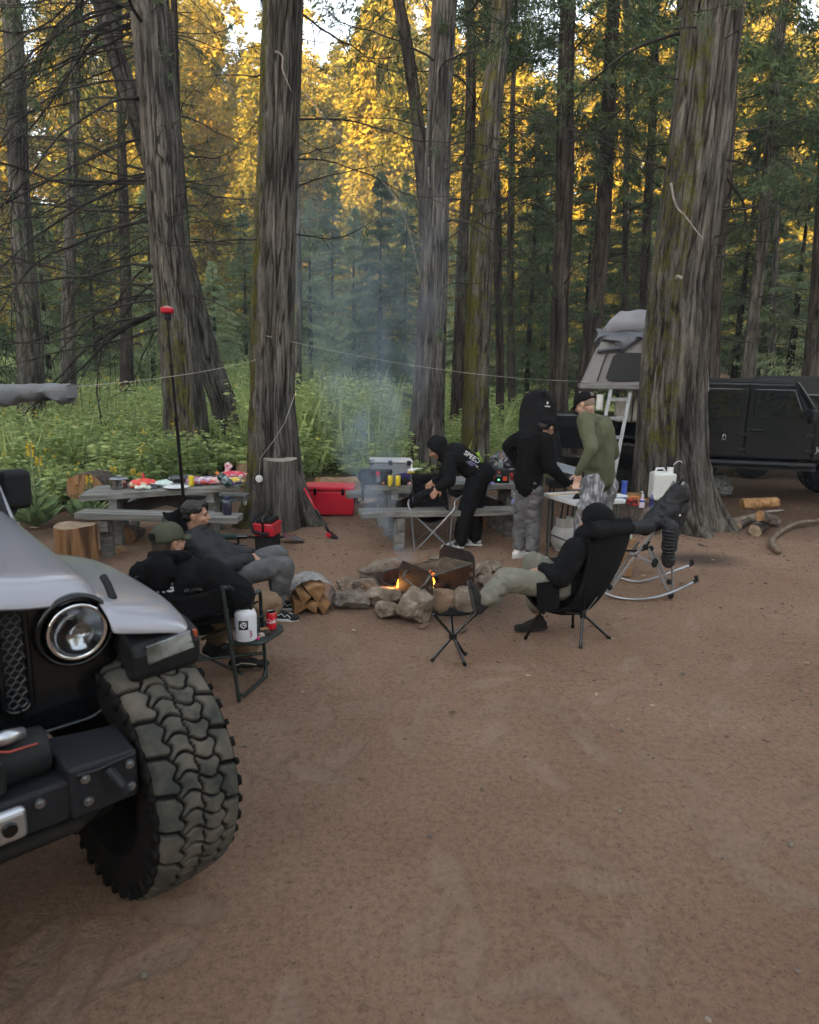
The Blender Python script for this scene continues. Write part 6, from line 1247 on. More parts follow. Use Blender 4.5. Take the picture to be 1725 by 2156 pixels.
# cords between the trees
def cord(label, pts, r=.004, m=None):
    mb = MB(); mb.tube(pts, r * .65, 5); return solo(mb, 'cord', label, 'cord', m or mat('pale_cord', (.55, .53, .48), rough=.9), smooth=True)
def sag(a, b, s, n_=14): return [a.lerp(b, i / n_) - V3((0, 0, s * 4 * (i / n_) * (1 - i / n_))) for i in range(n_ + 1)]
cord('pale cord from the awning bag to the furrowed trunk', sag(A(150, 815, 4.6), A(540, 757, 8.85), .04), .0035)
cord('pale cord from the furrowed trunk past the grey trunk to the roof tent', sag(A(560, 707, 8.9), A(1225, 803, 11.4), .12), .004)
cord('pale cord hanging down the face of the furrowed trunk', [A(625, 820, 8.72), A(600, 890, 8.66), A(575, 930, 8.6), A(548, 965, 8.6), A(547, 1000, 8.62)], .004)
for x, y, lb in ((546, 1008, 'round white light puck hanging on a cord left of the cut stem'), (516, 1057, 'second white light puck resting at the left foot of the furrowed trunk')):
    c = A(x, y, 8.55); mb = MB(); mb.lathe([(.0001, -.02), (.04, -.018), (.047, 0), (.04, .018), (.0001, .02)], tuple(c), axis='X' if x < 530 else 'Y', n=22); solo(mb, 'light_puck', lb, 'light', mat('puck_white', (.62, .62, .60), rough=.5), smooth='auto', group='white light pucks')
def dead_branch(label, pts, r0, r1, m=TWIGP, name='dead_branch'):
    mb = MB(); n_ = len(pts); mb.tube(pts, [r0 + (r1 - r0) * i / (n_ - 1) for i in range(n_)], 8); return solo(mb, name, label, 'branch', m, smooth=True)
def curve(pts, k=6):
    P_ = [V3(p) for p in pts]; out = []
    for i in range(len(P_) - 1):
        p0, p1, p2, p3 = P_[max(i - 1, 0)], P_[i], P_[i + 1], P_[min(i + 2, len(P_) - 1)]
        for j in range(k): t = j / k; out.append(.5 * ((2 * p1) + (p2 - p0) * t + (2 * p0 - 5 * p1 + 4 * p2 - p3) * t * t + (3 * p1 - p0 - 3 * p2 + p3) * t ** 3))
    return out + [P_[-1]]
for tree_, ys_, pts, r0, r1 in ((t7, 9.0, [(1415, 385), (1420, 430), (1445, 455), (1470, 485), (1480, 505)], .015, .005), (t2, 8.85, [(583, 108), (592, 118), (592, 145), (605, 165), (616, 190)], .014, .004), (t7, 9.05, [(1425, 583), (1436, 588)], .035, .03), (t3, 13.8, [(640, 195), (700, 270), (790, 360), (850, 450), (893, 610)], .011, .005), (t3, 13.7, [(905, 350), (899, 375), (903, 395)], .012, .006)):
    pp = curve([A(x + 3 * math.sin(x * 1.7), y + 2 * math.cos(x), ys_ if tree_ is not t3 or x < 860 else 13.6) for x, y in pts]); mb = MB(); mb.tube(pp, [r0 + (r1 - r0) * i / (len(pp) - 1) for i in range(len(pp))], 7); mb.build('dead_limb', TWIGP, tree_, world=True, smooth=True)

# ---- right side: white table, stump top goods, boxes, gas bottle, logs
W1, W2, W3_ = G(1208, 1058, .74), G(1315, 1052, .74), G(1176, 1037, .74); 
wt = thing('folding_table', 'white folding table between the man in the black cap and the green shirt man', 'table', ((W1.x + W2.x) / 2, 7.5, 0)); dx = (W2 - W1).normalized(); dy = V3((-dx.y, dx.x, 0)); ctr = W1.lerp(W2, .5) + dy * .28
mb = MB(); M = Matrix((( dx.x, dy.x, 0, ctr.x), (dx.y, dy.y, 0, ctr.y), (0, 0, 1, .725), (0, 0, 0, 1))); mb.box((0, 0, 0), (.66, .62, .05), M=M); mb.build('tabletop', WPL, wt, world=True, bevel=.012)
for sx in (-.27, .27):
    mb = MB(); a_ = M @ V3((sx, -.25, -.02)); b_ = M @ V3((sx, .25, -.02)); mb.tube([V3((a_.x, a_.y, 0)), a_], .014, 8); mb.tube([V3((b_.x, b_.y, 0)), b_], .014, 8); mb.tube([V3((a_.x, a_.y, .28)), V3((b_.x, b_.y, .28))], .011, 8); mb.build('leg', mat('grey_green_tube', (.10, .12, .12), rough=.5, metal=.4), wt, world=True, smooth='auto')
def onW(x, y): return G(x, y, .745)
mb = MB(); c = onW(1222, 1042); P_ = [[onW(x, y) + V3((0, 0, .012 + .008 * math.sin(i + j))) for j, (x) in enumerate(xx)] for i, (y, xx) in enumerate(((1052, (1206, 1222, 1240, 1258)), (1044, (1212, 1226, 1242, 1256)), (1036, (1222, 1230, 1244, 1254))))]; mb.sheet(P_, .012); solo(mb, 'towel', 'black cloth on the white table under the knife hand', 'cloth', BLK2, smooth=True)
mb = MB(); q0, q1 = A(1157, 1043, 7.15), A(1224, 1037, 7.35); mb.beam(q0, q1, .03, .012); solo(mb, 'wooden_spoon', 'pale wooden spatula jutting over the left edge of the white table', 'utensil', mat('pale_wood', (.62, .43, .22), (.55, .37, .18), ns=5, rough=.7), bevel=.005)
c = onW(1220, 1026); mb = MB(); mb.ell(c + V3((.02, .04, .03)), (.07, .05, .03)); solo(remesh(mb, .007, 1, .012, 40, 3), 'herbs', 'bunch of green vegetables on the white table', 'food', mat('herb_green', (.05, .16, .03), (.12, .28, .06), ns=30), smooth=True)
mb = MB(); c = onW(1212, 1030); mb.beam(c + V3((-.02, 0, .006)), c + V3((.16, .18, .006)), .14, .01); solo(mb, 'cutting_mat', 'pale board with red print lying on the white table', 'board', mat('board_print', (.62, .6, .58), (.5, .1, .1), ns=24, detail=0), bevel=.003)
c = onW(1233, 1031); mb = MB(); mb.ell(c + V3((0, 0, .03)), (.035, .03, .03)); solo(mb, 'tomato', 'red tomato under the hand of the man in the black cap', 'food', REDP, smooth=True)
c = onW(1297, 1046); mb = MB(); mb.lathe([(.0001, .002), (.10, .004), (.13, .014), (.135, .016)], tuple(c), n=28); solo(mb, 'plate', 'white paper plate on the right end of the white table', 'plate', WPL, smooth='auto')
# stove with steel lid behind
sp_ = A(1195, 1000, 8.15); stv = thing('camp_stove', 'black camp stove with raised steel lid behind the white table', 'stove', (sp_.x, sp_.y, .70)); mb = MB(); mb.box(sp_ + V3((0, .1, -.11)), (.42, .28, .10)); mb.build('body', PLB, stv, world=True, bevel=.01)
mb = MB(); mb.add([A(1168, 972, 8.2), A(1216, 985, 8.2), A(1220, 1002, 8.0), A(1170, 990, 8.0)] , [(0, 1, 2, 3)]); mb.v += [v + V3((0, .006, .004)) for v in mb.v]; mb.f += [(7, 6, 5, 4), (0, 4, 5, 1), (1, 5, 6, 2), (2, 6, 7, 3), (3, 7, 4, 0)]; mb.build('lid', ALU, stv, world=True)
mb = MB(); mb.tube([sp_ + V3((-.15, 0, -.12)), (sp_.x - .15, sp_.y, 0)], .014, 6); mb.tube([sp_ + V3((.15, 0, -.12)), (sp_.x + .15, sp_.y, 0)], .014, 6); mb.tube([sp_ + V3((-.15, .22, -.12)), (sp_.x - .15, sp_.y + .22, 0)], .014, 6); mb.tube([sp_ + V3((.15, .22, -.12)), (sp_.x + .15, sp_.y + .22, 0)], .014, 6); mb.build('stand', DTUBE, stv, world=True)
pn = thing('frying_pan', 'steel frying pan on the camp stove', 'pan', tuple(A(1192, 1003, 8.05))); c = A(1194, 1004, 8.0); mb = MB(); mb.lathe([(.0001, 0), (.08, 0), (.11, .03), (.115, .03), (.085, -.006), (.0001, -.006)], tuple(c + V3((0, 0, -.02))), n=28); mb.build('bowl', GTUBE, pn, world=True, smooth='auto'); mb = MB(); mb.tube([c + V3((.1, .02, .0)), c + V3((.28, .1, .02))], .012, 8); mb.build('handle', PLB, pn, world=True, smooth=True)
gr2 = A(1212, 962, 9.6); tg_ = thing('kettle_grill', 'small black kettle grill behind the arm of the green shirt man', 'grill', (gr2.x, gr2.y, 0)); mb = MB(); mb.lathe([(.0001, -.16), (.13, -.12), (.19, 0), (.195, .01), (.18, 0), (.0001, .0)], tuple(gr2), n=28); mb.build('bowl', PLG, tg_, world=True, smooth='auto')
for k in range(3): mb = MB(); a = k * 2.09; mb.tube([gr2 + V3((.12 * math.cos(a), .12 * math.sin(a), -.12)), (gr2.x + .22 * math.cos(a), gr2.y + .22 * math.sin(a), 0)], .012, 6); mb.build('leg', PLG, tg_, world=True)
# propane
pc = G(1182, 1162); pr_ = thing('gas_tank', 'white propane tank under the white folding table', 'gas tank', (pc.x + .04, pc.y + .1, 0)); mb = MB(); mb.lathe([(.10, .02), (.135, .06), (.15, .10), (.15, .22), (.12, .28), (.05, .31), (.0001, .312)], n=32); mb.build('tank', mat('dirty_white', (.5, .5, .49), (.4, .4, .39), ns=5, rough=.5), pr_, smooth='auto'); mb = MB(); mb.lathe([(.10, 0), (.10, .04), (.095, .04), (.095, 0)], n=28); mb.build('foot_ring', WPL, pr_, smooth='auto')
mb = MB(); P_ = [[(.10 * math.cos(R(a)), .10 * math.sin(R(a)), z) for z in (.29, .40)] for a in range(-200, 80, 14)]; mb.sheet(P_, .006); mb.build('collar', mat('dirty_white2', (.48, .48, .47), rough=.5), pr_, smooth='auto'); mb = MB(); mb.lathe([(.02, .31), (.02, .36), (.035, .36), (.035, .375), (.0001, .375)], n=14); mb.build('valve', PLB, pr_)
bottle_('crumpled clear bottle leaning beside the propane tank', 'water_bottle', G(1216, 1140), .26, .045, mat('clear_dim', (.4, .42, .42), (.25, .26, .26), ns=20, rough=.2, alpha=.7), WPL)
# goods on the stump
SX = lambda x, y: G(x, y, .445)
jg = thing('water_jug', 'large translucent white water jug with a black pump, standing on the low stump', 'jug', tuple(SX(1402, 1068))); c = A(1390, 1066, 9.05); c = V3((c.x, 9.0, .45)); wj = .30
mb = MB(); mb.box(c + V3((0, .05, .20)), (wj, .22, .36)); mb.box(c + V3((-.03, .05, .38)), (.22, .12, .04)); r_ = remesh(mb, .014, 10, 0); r_.build('body', mat('milky_plastic', (.60, .62, .60), (.52, .54, .52), ns=2, rough=.4, trans=0), jg, world=True, smooth=True)
mb = MB(); mb.tube([c + V3((-.11, .05, .38)), c + V3((-.09, .05, .435)), c + V3((.0, .05, .44)), c + V3((.02, .05, .40))], .014, 8); mb.build('handle', WPL, jg, world=True, smooth=True); mb = MB(); mb.lathe([(.04, .37), (.04, .46), (.0001, .46)], tuple(c + V3((.09, .05, 0))), n=20); mb.build('neck', WPL, jg, world=True, smooth='auto'); mb = MB(); mb.lathe([(.034, .46), (.036, .56), (.02, .575), (.0001, .575)], tuple(c + V3((.09, .05, 0))), n=20); mb.build('pump', PLB, jg, world=True, smooth='auto'); mb = MB(); mb.tube(curve([c + V3((.12, .05, .48)), c + V3((.17, .05, .53)), c + V3((.21, .05, .54)), c + V3((.24, .05, .52))]), .005, 6); mb.build('spout', WPL, jg, world=True, smooth=True)
p = SX(1351, 1069); t = bottle_('white pump bottle of hand soap on the stump left of the water jug', 'soap_bottle', V3((p.x, p.y, .45)), .14, .034, mat('soap_pink', (.62, .55, .62), (.5, .38, .5), ns=20, rough=.3, detail=1), WPL, .03); mb = MB(); mb.tube([(0, 0, .17), (0, 0, .2), (-.03, -.01, .2)], .006, 6); mb.build('pump_nozzle', WPL, t, smooth=True); mb = MB(); mb.lathe([(.0345, .07), (.0355, .072), (.0355, .095), (.0345, .097)], n=18); mb.build('label_band', mat('label_bl', (.06, .08, .3)), t)
p = SX(1371, 1069); bottle_('dark blue dish soap bottle in front of the water jug', 'dish_soap_bottle', V3((p.x, p.y, .45)), .17, .03, mat('soap_blue', (.01, .015, .08), (.10, .12, .25), ns=14, rough=.2, detail=1), mat('clear_cap', (.4, .45, .55), rough=.3))
p = SX(1318, 1058); mb = MB(); mb.lathe([(.036, 0), (.036, .20), (.03, .24), (.04, .245), (.04, .265), (.0001, .265)], (p.x, p.y + .12, .45), n=22); solo(mb, 'wipes_canister', 'tall blue canister at the left end of the stump', 'canister', mat('canister_blue', (.03, .07, .35), (.06, .12, .45), ns=7, rough=.4), smooth='auto')
p = SX(1330, 1066); mg = thing('mug', 'black and red tool charger with an orange strap loop on the stump', 'tool', (p.x, p.y, .45)); mb = MB(); mb.box((p.x, p.y, .50), (.12, .07, .08)); mb.build('body', mat('black_red_case', (.02, .02, .02), (.45, .04, .03), ns=24, detail=0), mg, world=True, bevel=.01); mb = MB(); mb.tube(curve([(p.x - .05, p.y - .02, .545), (p.x, p.y - .03, .58), (p.x + .07, p.y - .03, .56), (p.x + .075, p.y - .03, .47)]), .008, 6); mb.build('loop', mat('orange_loop', (.8, .22, .04), rough=.5), mg, world=True, smooth=True)
# cardboard crates under the rocker
CBD = mat('cardboard', (.36, .22, .125), (.30, .18, .10), ns=4, rough=.9); 
for k, (z, lb) in enumerate(((0, 'lower cardboard box behind the silver rocking chair'), (.20, 'upper cardboard box stacked behind the silver rocking chair'))):
    bx_ = thing('cardboard_box', lb, 'box', (2.12 + .02 * k, 7.05, z), R(4 + 3 * k), group='stacked cardboard boxes'); mb = MB(); mb.box((0, 0, .0985), (.44, .30, .195)); mb.build('box', CBD, bx_, bevel=.004)
    mb = MB(); mb.box((0, 0, .198), (.445, .05, .003)); mb.box((0, -.1515, .10), (.445, .003, .012)); mb.build('tape', mat('tape', (.42, .28, .17), rough=.3), bx_)
    M = Matrix.Translation((-.08, -.1525, .11)) @ Matrix(((1, 0, 0, 0), (0, 0, -1, 0), (0, 1, 0, 0), (0, 0, 0, 1)))
    (text_mb('HARD  WORKING\nENGINEERED', .030, M @ Matrix.Translation((-.06, 0, 0)), .0008, .0006, space=1.3) if k == 0 else text_mb('RHINO\n  W O R K S', .034, M, .0008, .0006)).build('lettering', DKP, bx_, fix=False)
mb = MB(); c = A(1310, 1142, 6.9); mb.box((c.x + .0, 7.0, .44), (.2, .2, .06)); solo(mb, 'green_box', 'small green and white carton on the cardboard boxes', 'carton', mat('green_white', (.04, .35, .14), (.55, .6, .55), ns=12, detail=0), bevel=.004)
# logs at the right
log('squared orange log end piece behind the grey logs at the right', A(1562, 1062, 9.9), A(1636, 1058, 9.9), .085, CUTW, CUTW, seed=21); log('grey barked log with its cut end towards us at the right', G(1590, 1118, .07), G(1618, 1094, .09), .08, BKB, TOPW, seed=22); log('short mossy log leaning on the grey barked log', A(1600, 1086, 9.0), A(1635, 1100, 9.2), .07, BKB, CUTW, seed=23); log('thin pale log left of the grey barked log', G(1540, 1100, .05), G(1590, 1088, .06), .055, mat('pale_log', (.28, .23, .18), (.14, .11, .09), ns=7, rough=.95, bump=.8, bs=20), CUTW, seed=24); log('small dark log end beside the pale log', G(1555, 1108, .05), G(1575, 1096, .05), .05, BKB, TOPW, seed=25)
dead_branch('curved bare branch lying on the dirt near the right edge', curve([G(1640, 1162, .03), G(1625, 1145, .05), G(1633, 1128, .05), G(1665, 1107, .06), G(1700, 1098, .06), G(1745, 1100, .05)]), .036, .026, mat('brown_branch', (.20, .15, .11), (.11, .085, .065), ns=8, rough=.95, bump=.6, bs=25))
dead_branch('short thin stick on the litter above the curved branch', [G(1610, 1078, .02), G(1650, 1074, .04)], .02, .012)
for k in range(16):
    rg_ = g(200 + k); q = G(rg_.uniform(1500, 1600), rg_.uniform(1080, 1125), .02); a = rg_.uniform(0, 3)
    if k < 9: pass
stump('low grey cut stump behind the broadest trunk under the truck', (G(1580, 1000).x, G(1580, 1000).y, 0), .26, .10, BKB, mat('grey_top', (.25, .23, .2), (.18, .16, .14), ns=6), 12)
bag('crumpled grey tarp bundle on the ground behind the broadest trunk', 'tarp', (A(1510, 1010, 12.4).x, 12.4, 0), V3((1, 0, 0)), V3((0, 1, 0)), .5, .4, .45, mat('grey_green_tarp', (.10, .115, .11), (.16, .175, .17), ns=6, rough=.6), 41, 'tarp', fold=.04)
# big black instrument case standing behind
ic = A(1135, 985, 10.3); cs = thing('instrument_case', 'tall black padded bag with small white emblem behind the man in the black cap', 'case', (ic.x, ic.y, 0))
po = [(1098, 985), (1090, 930), (1093, 860), (1102, 832), (1125, 820), (1150, 822), (1166, 850), (1172, 905), (1180, 950), (1182, 975), (1172, 992), (1140, 1000)]
mb = MB(); PP = [A(x, y, 10.3) for x, y in po]; z0_ = 0.0; N_p = len(PP)
PB = [p + V3((.10, .30, 0)) for p in PP]; mb.add(PP + PB, [tuple(range(N_p)), tuple(reversed(range(N_p, 2 * N_p)))] + [(i, (i + 1) % N_p, N_p + (i + 1) % N_p, N_p + i) for i in range(N_p)]); remesh(mb, .02, 8, .006, 10, 4).build('body', BLK2, cs, world=True, smooth=True)


mb = MB(); c = A(1153, 851, 10.22); mb.lathe([(.010, 0), (.014, 0), (.014, .004), (.010, .004)], tuple(c + V3((0, 0, .025))), axis='Y', n=16); mb.add([c + V3(v) for v in ((-.015, 0, .01), (0, 0, -.005), (.015, 0, .01), (0, 0, .022), (-.015, -.004, .01), (0, -.004, -.005), (.015, -.004, .01), (0, -.004, .022))], [(4, 5, 6, 7), (0, 1, 5, 4), (1, 2, 6, 5), (2, 3, 7, 6), (3, 0, 4, 7)]); mb.beam(c + V3((-.035, -.002, -.03)), c + V3((.04, -.002, -.035)), .004, .014); mb.build('emblem', WHT, cs, world=True)
mb = MB(); mb.tube(curve([A(1148, 836, 10.2), A(1142, 826, 10.15), A(1150, 828, 10.2)]), .012, 6); mb.build('handle', BLK2, cs, world=True, smooth=True)
# ================================================================ PEOPLE
SKIN = mat('skin_warm', (.42, .235, .16), (.37, .20, .135), ns=12, rough=.55, bump=.08, bs=200)
SKINL = mat('skin_light', (.52, .33, .25), (.47, .285, .21), ns=12, rough=.55, bump=.08, bs=200)
def cloth(nm, a, b=None, c3=None, ns=9, rough=.95, bump=.35, bs=120, **k): return mat(nm, a, b or tuple(v * .8 for v in a), c3=c3, ns=ns, rough=rough, bump=bump, bs=bs, **k)
def fr(c, r, f):
    """frame: x = right, y = forward, z = up"""
    r, f = V3(r).normalized(), V3(f); u = r.cross(f).normalized(); f = u.cross(r).normalized(); M = Matrix((r, f, u)).transposed().to_4x4(); M.translation = V3(c); return M
def head_prims(mb, M, neck):
    E = lambda c, r, rot=(0, 0, 0), n=18: mb.ell(c, r, rot, n, 12, M)
    E((0, -.012, .030), (.074, .094, .088)); E((0, .022, -.03), (.058, .068, .078)); E((0, .052, -.085), (.028, .028, .022)); E((0, .074, .018), (.048, .020, .014)); E((.034, .055, -.03), (.026, .03, .026)); E((-.034, .055, -.03), (.026, .03, .026))
    mb.cap(M @ V3((0, .088, .008)), .009, M @ V3((0, .110, -.026)), .012, 10); E((.011, .100, -.030), (.009, .009, .007)); E((-.011, .100, -.030), (.009, .009, .007)); E((0, .086, -.054), (.024, .012, .006)); E((0, .084, -.064), (.021, .012, .007))
    for s in (-1, 1): E((s * .076, -.012, -.008), (.010, .020, .031), (0, s * .25, 0)); E((s * .078, -.008, -.030), (.008, .010, .012))
    mb.cap(M @ V3((0, -.028, -.04)), .056, neck, .062)
def hand_prims(mb, w, d, nrm, curl=.5, side=1, s=1., spread=.0):
    d = V3(d).normalized(); nrm = V3(nrm); t = d.cross(nrm).normalized() * side; nrm = t.cross(d).normalized() * side; w = V3(w)
    if nrm.dot(V3(nrm)) < 0: nrm = -nrm
    M = Matrix((t, d, nrm)).transposed().to_4x4(); M.translation = w + d * .05 * s
    mb.ell((0, 0, 0), (.040 * s, .054 * s, .017 * s), (0, 0, 0), 14, 8, M); mb.cap(w - d * .02, .027 * s, w + d * .03 * s, .026 * s, 10)
    for k, (o, L_) in enumerate(((.030, .070), (.010, .080), (-.010, .074), (-.029, .056))):
        p = w + d * .092 * s + t * o * s; a = 0; q = p
        for seg, fr_ in enumerate((.45, .32, .25)):
            a += curl * (.75 if seg == 0 else 1.0); dd = d * math.cos(a) + nrm * math.sin(a) + t * (o * spread * 8); q2 = q + dd * L_ * fr_ * s; mb.cap(q, (.0092 - .0012 * seg) * s, q2, (.0084 - .0012 * seg) * s, 8); q = q2
    p = w + d * .028 * s + t * .030 * s; q = p + (d * .55 + t * .75 + nrm * .25).normalized() * .036 * s; mb.cap(p, .013 * s, q, .0105 * s, 8); mb.cap(q, .0105 * s, q + (d * .9 + t * .25 + nrm * (.2 + curl * .5)).normalized() * .032 * s, .0085 * s, 8)
def shoe(parent, an, toe, mu, ms, name='shoe', stripe=None, L_=.285, up=(0, 0, 1), lace=None):
    """an: ankle joint, toe: direction the toes point"""
    f = V3(toe).normalized(); u = V3(up); r = f.cross(u).normalized(); M = fr(V3(an) - u.normalized() * .075 * 0, r, f); u = (M.to_3x3() @ V3((0, 0, 1)))
    base = V3(an) - u * .085
    if up == (0, 0, 1): base.z = .004
    M.translation = base
    mb = MB(); mb.ell((0, -.045, .045), (.038, .045, .04), M=M); mb.ell((0, .05, .034), (.045, .085, .032), M=M); mb.ell((0, .14, .026), (.044, .058, .026), M=M); mb.cap(M @ V3((0, -.03, .04)), .04, M @ V3((0, -.02, .085)), .042); mb.cap(M @ V3((0, .0, .07)), .035, M @ V3((0, .09, .04)), .03)
    remesh(mb, .008, 5).build(name, mu, parent, world=True, smooth=True); sh_ = bpy.data.objects[-1] if 0 else parent.children[-1]
    mb = MB(); po = [(-.038 * math.cos(a) if 0 else .0, 0) for a in ()]; po = []
    for k in range(24):
        a = 6.2832 * k / 24; y = .045 + .145 * math.sin(a); x = .042 * math.cos(a) * (1 + .18 * math.sin(a)); po.append((x, y))
    mb.prism(po, -.002, .024, M); mb.build('sole', ms, sh_, world=False, bevel=.004); so = sh_.children[-1]
    so.matrix_parent_inverse = rmat(sh_.parent).inverted() if False else Matrix.Identity(4)
    # bring the world-space sole into the shoe's own frame (shoe sits at its parent's frame)
    Mi = rmat(parent).inverted(); so.data.transform(Mi)
    for s in ((stripe or [])):
        mb = MB(); mb.tube([M @ V3(p) for p in s[0]], s[1], 6); mb.build('stripe', s[2], sh_); st = sh_.children[-1]; st.data.transform(Mi)
    return sh_
def limb(mb, pts, rs, n=16):
    for i in range(len(pts) - 1): mb.cap(pts[i], rs[i], pts[i + 1], rs[i + 1], n)
def person(label, J, head_r, head_f, fwd, skin, hands, name='person'):
    """J joints; returns body (one continuous skin) to which clothes are parented"""
    r = (J['sR'] - J['sL']).normalized(); mb = MB(); Mp = fr(J['pel'], J['hR'] - J['hL'], fwd); Mc = fr(J['che'], r, fwd)
    mb.ell((0, 0, .0), (.125, .085, .10), M=Mp); mb.ell((0, 0, 0), (.125, .08, .15), M=Mc); mb.cap(J['pel'], .08, J['che'], .08); mb.cap(J['sL'], .05, J['sR'], .05); mb.cap(J['che'] + (J['nek'] - J['che']) * .3, .07, J['nek'], .058)
    Mh = fr(J['hed'], head_r, head_f); head_prims(mb, Mh, J['nek'])
    for s in 'LR': limb(mb, [J['s' + s], J['e' + s], J['w' + s]], [.05, .038, .026]); limb(mb, [J['h' + s], J['k' + s], J['a' + s]], [.085, .055, .038])
    for h in hands: hand_prims(mb, *h)
    b = solo(remesh(mb, .0066, 3), name, label, 'person', skin, smooth=True)
    for s in (-1, 1):
        mb = MB(); mb.ell((s * .030, .078, .002), (.0135, .008, .0055), M=Mh, n=10, k=6); mb.build('eye', mat('eye_dark', (.03, .02, .015), rough=.2), b, world=True, smooth=True)
        mb = MB(); mb.tube([Mh @ V3((s * .012, .094, .018)), Mh @ V3((s * .032, .090, .024)), Mh @ V3((s * .052, .078, .016))], [.003, .004, .002], 6); mb.build('eyebrow', mat('brow', (.02, .014, .01)), b, world=True)
    b['_x'] = 0; del b['_x']; return b, Mh, Mc, Mp
def torso_cloth(mb, J, Mc, Mp, t, hem=.14, arm=(.066, .056, .046), belly=0.):
    mb.ell((0, 0, 0), (.165 + t, .125 + t, .20), M=Mc); mb.ell((0, .01 + belly, .0), (.155 + t, .12 + t + belly, .16), M=Matrix.Translation((J['pel'] - J['che']) * .55) @ Mc); mb.ell((0, 0, .06), (.16 + t, .125 + t, .10 + hem * .3), M=Mp)
    mb.cap(J['che'], .135 + t * .9, J['pel'], .135 + t * .9); mb.cap(J['sL'], .058 + t, J['sR'], .058 + t); mb.cap(J['che'] + (J['nek'] - J['che']) * .4, .10 + t, J['nek'] - (J['nek'] - J['che']).normalized() * .02, .065)
    for s in 'LR': limb(mb, [J['s' + s], J['e' + s], J['w' + s]], [arm[0] + t * .6, arm[1] + t * .6, arm[2]])
def legs_cloth(mb, J, Mp, t, r=(.092, .074, .062)):
    mb.ell((0, 0, .03), (.155 + t, .115 + t, .12), M=Mp)
    for s in 'LR': limb(mb, [J['h' + s], J['k' + s], J['a' + s] + (J['k' + s] - J['a' + s]).normalized() * .05], [r[0] + t, r[1] + t, r[2] + t])
def cap_hat(parent, Mh, m, mbrim=None, back=False, tilt=0., panel=None, mesh=None, button=None):
    Mc_ = Mh @ Matrix.Translation((0, 0, -.014)) @ Matrix.Rotation(math.pi if back else 0, 4, 'Z') @ Matrix.Rotation(-tilt, 4, 'X'); V = []; F = []; n_, k_ = 32, 9
    for i in range(k_):
        ph = i / (k_ - 1) * 1.5708
        for j in range(n_): a = 6.2832 * j / n_; V.append(Mc_ @ V3((.090 * max(0., math.cos(ph)) ** .85 * math.cos(a), -.012 + .110 * max(0., math.cos(ph)) ** .85 * math.sin(a), .035 + .106 * math.sin(ph) - .012 * (math.sin(a) < -.3) * (1 - i / k_))))
    for i in range(k_ - 1):
        for j in range(n_): j2 = (j + 1) % n_; F.append((i * n_ + j, i * n_ + j2, (i + 1) * n_ + j2, (i + 1) * n_ + j))
    mb = MB(); mb.add(V, F); c = mb.build('cap', m, parent, world=True, smooth=True); md = c.modifiers.new('thick', 'SOLIDIFY'); md.thickness = .006
    P_ = []
    for i in range(6):
        u = i / 5; row = []
        for j in range(11): a = R(-62 + 12.4 * j); row.append(Mc_ @ V3((math.sin(a) * (.084 + .004 * u), .078 * math.cos(a) + .008 + u * .068 * math.cos(a * .9), .034 - .016 * u + .012 * (1 - (abs(j - 5) / 5) ** 2) * u + .006)))
        P_.append(row)
    mb = MB(); mb.sheet(P_, .005); mb.build('brim', mbrim or m, c, smooth=True); br = c.children[-1]; br.data.transform(rmat(parent).inverted())
    mb = MB(); mb.ell((0, -.012, .142), .008, M=Mc_); mb.build('button', button or m, c, smooth=True); c.children[-1].data.transform(rmat(parent).inverted())
    if panel:
        mb = MB(); P_ = [[Mc_ @ V3((.034 * (j / 4 - .5) * 2 * .8, -.012 + .110 * max(0., math.cos(ph)) ** .85 + .005, .035 + .106 * math.sin(ph))) for j in range(5)] for ph in (.15, .35, .55, .7)]; mb.sheet(P_, .003); mb.build('badge', panel, c); c.children[-1].data.transform(rmat(parent).inverted())
    if mesh:      # open back of the cap with strap seen from behind
        mb = MB(); P_ = [[Mc_ @ V3((.036 * math.sin(R(a)) * (1.0), -.118 + .010 * (1 - math.cos(R(a))) + .012 * z / .04, .028 + z)) for a in range(-80, 81, 20)] for z in (.0, .014, .028, .040, .047)]
        P_ = [[Mc_ @ V3((x, -.012 - .113 * math.sqrt(max(0, 1 - (x / .090) ** 2)) * math.cos(z * 5.5), .040 + z)) for x in [(-.034 + .0085 * q) * (1 - (z / .055) ** 2 * .5) for q in range(9)]] for z in (0, .012, .024, .036, .044)]
        mb.sheet(P_, .003); mb.build('rear_opening', mesh, c, smooth=True); c.children[-1].data.transform(rmat(parent).inverted())
    return c
def hood_up(parent, Mh, J, m, t=.0, sag=.03, name='hood'):
    mb = MB(); mb.ell((0, -.025, .025), (.108 + t, .122 + t, .122 + t), M=Mh); mb.ell((0, -.03, -.06), (.098 + t, .10, .10), M=Mh); mb.cap(Mh @ V3((0, -.03, -.08)), .10, J['nek'], .115 + t); mb.ell((0, -.10, .0 + sag), (.07, .06, .07), M=Mh)
    def carve(co, no):      # open the front so that the face looks out
        Mi = np.array(Mh.inverted()); l = co @ Mi[:3, :3].T + Mi[:3, 3]; d = np.sqrt((l[:, 0] / .072) ** 2 + ((l[:, 2] + .015) / .098) ** 2); k = np.clip(1.1 - d, 0, 1) * (l[:, 1] > 0); l[:, 1] -= k * .105; M_ = np.array(Mh); return l @ M_[:3, :3].T + M_[:3, 3]
    return remesh(mb, .01, 6, .006, 14, 5, vfun=carve).build(name, m, parent, world=True, smooth=True)
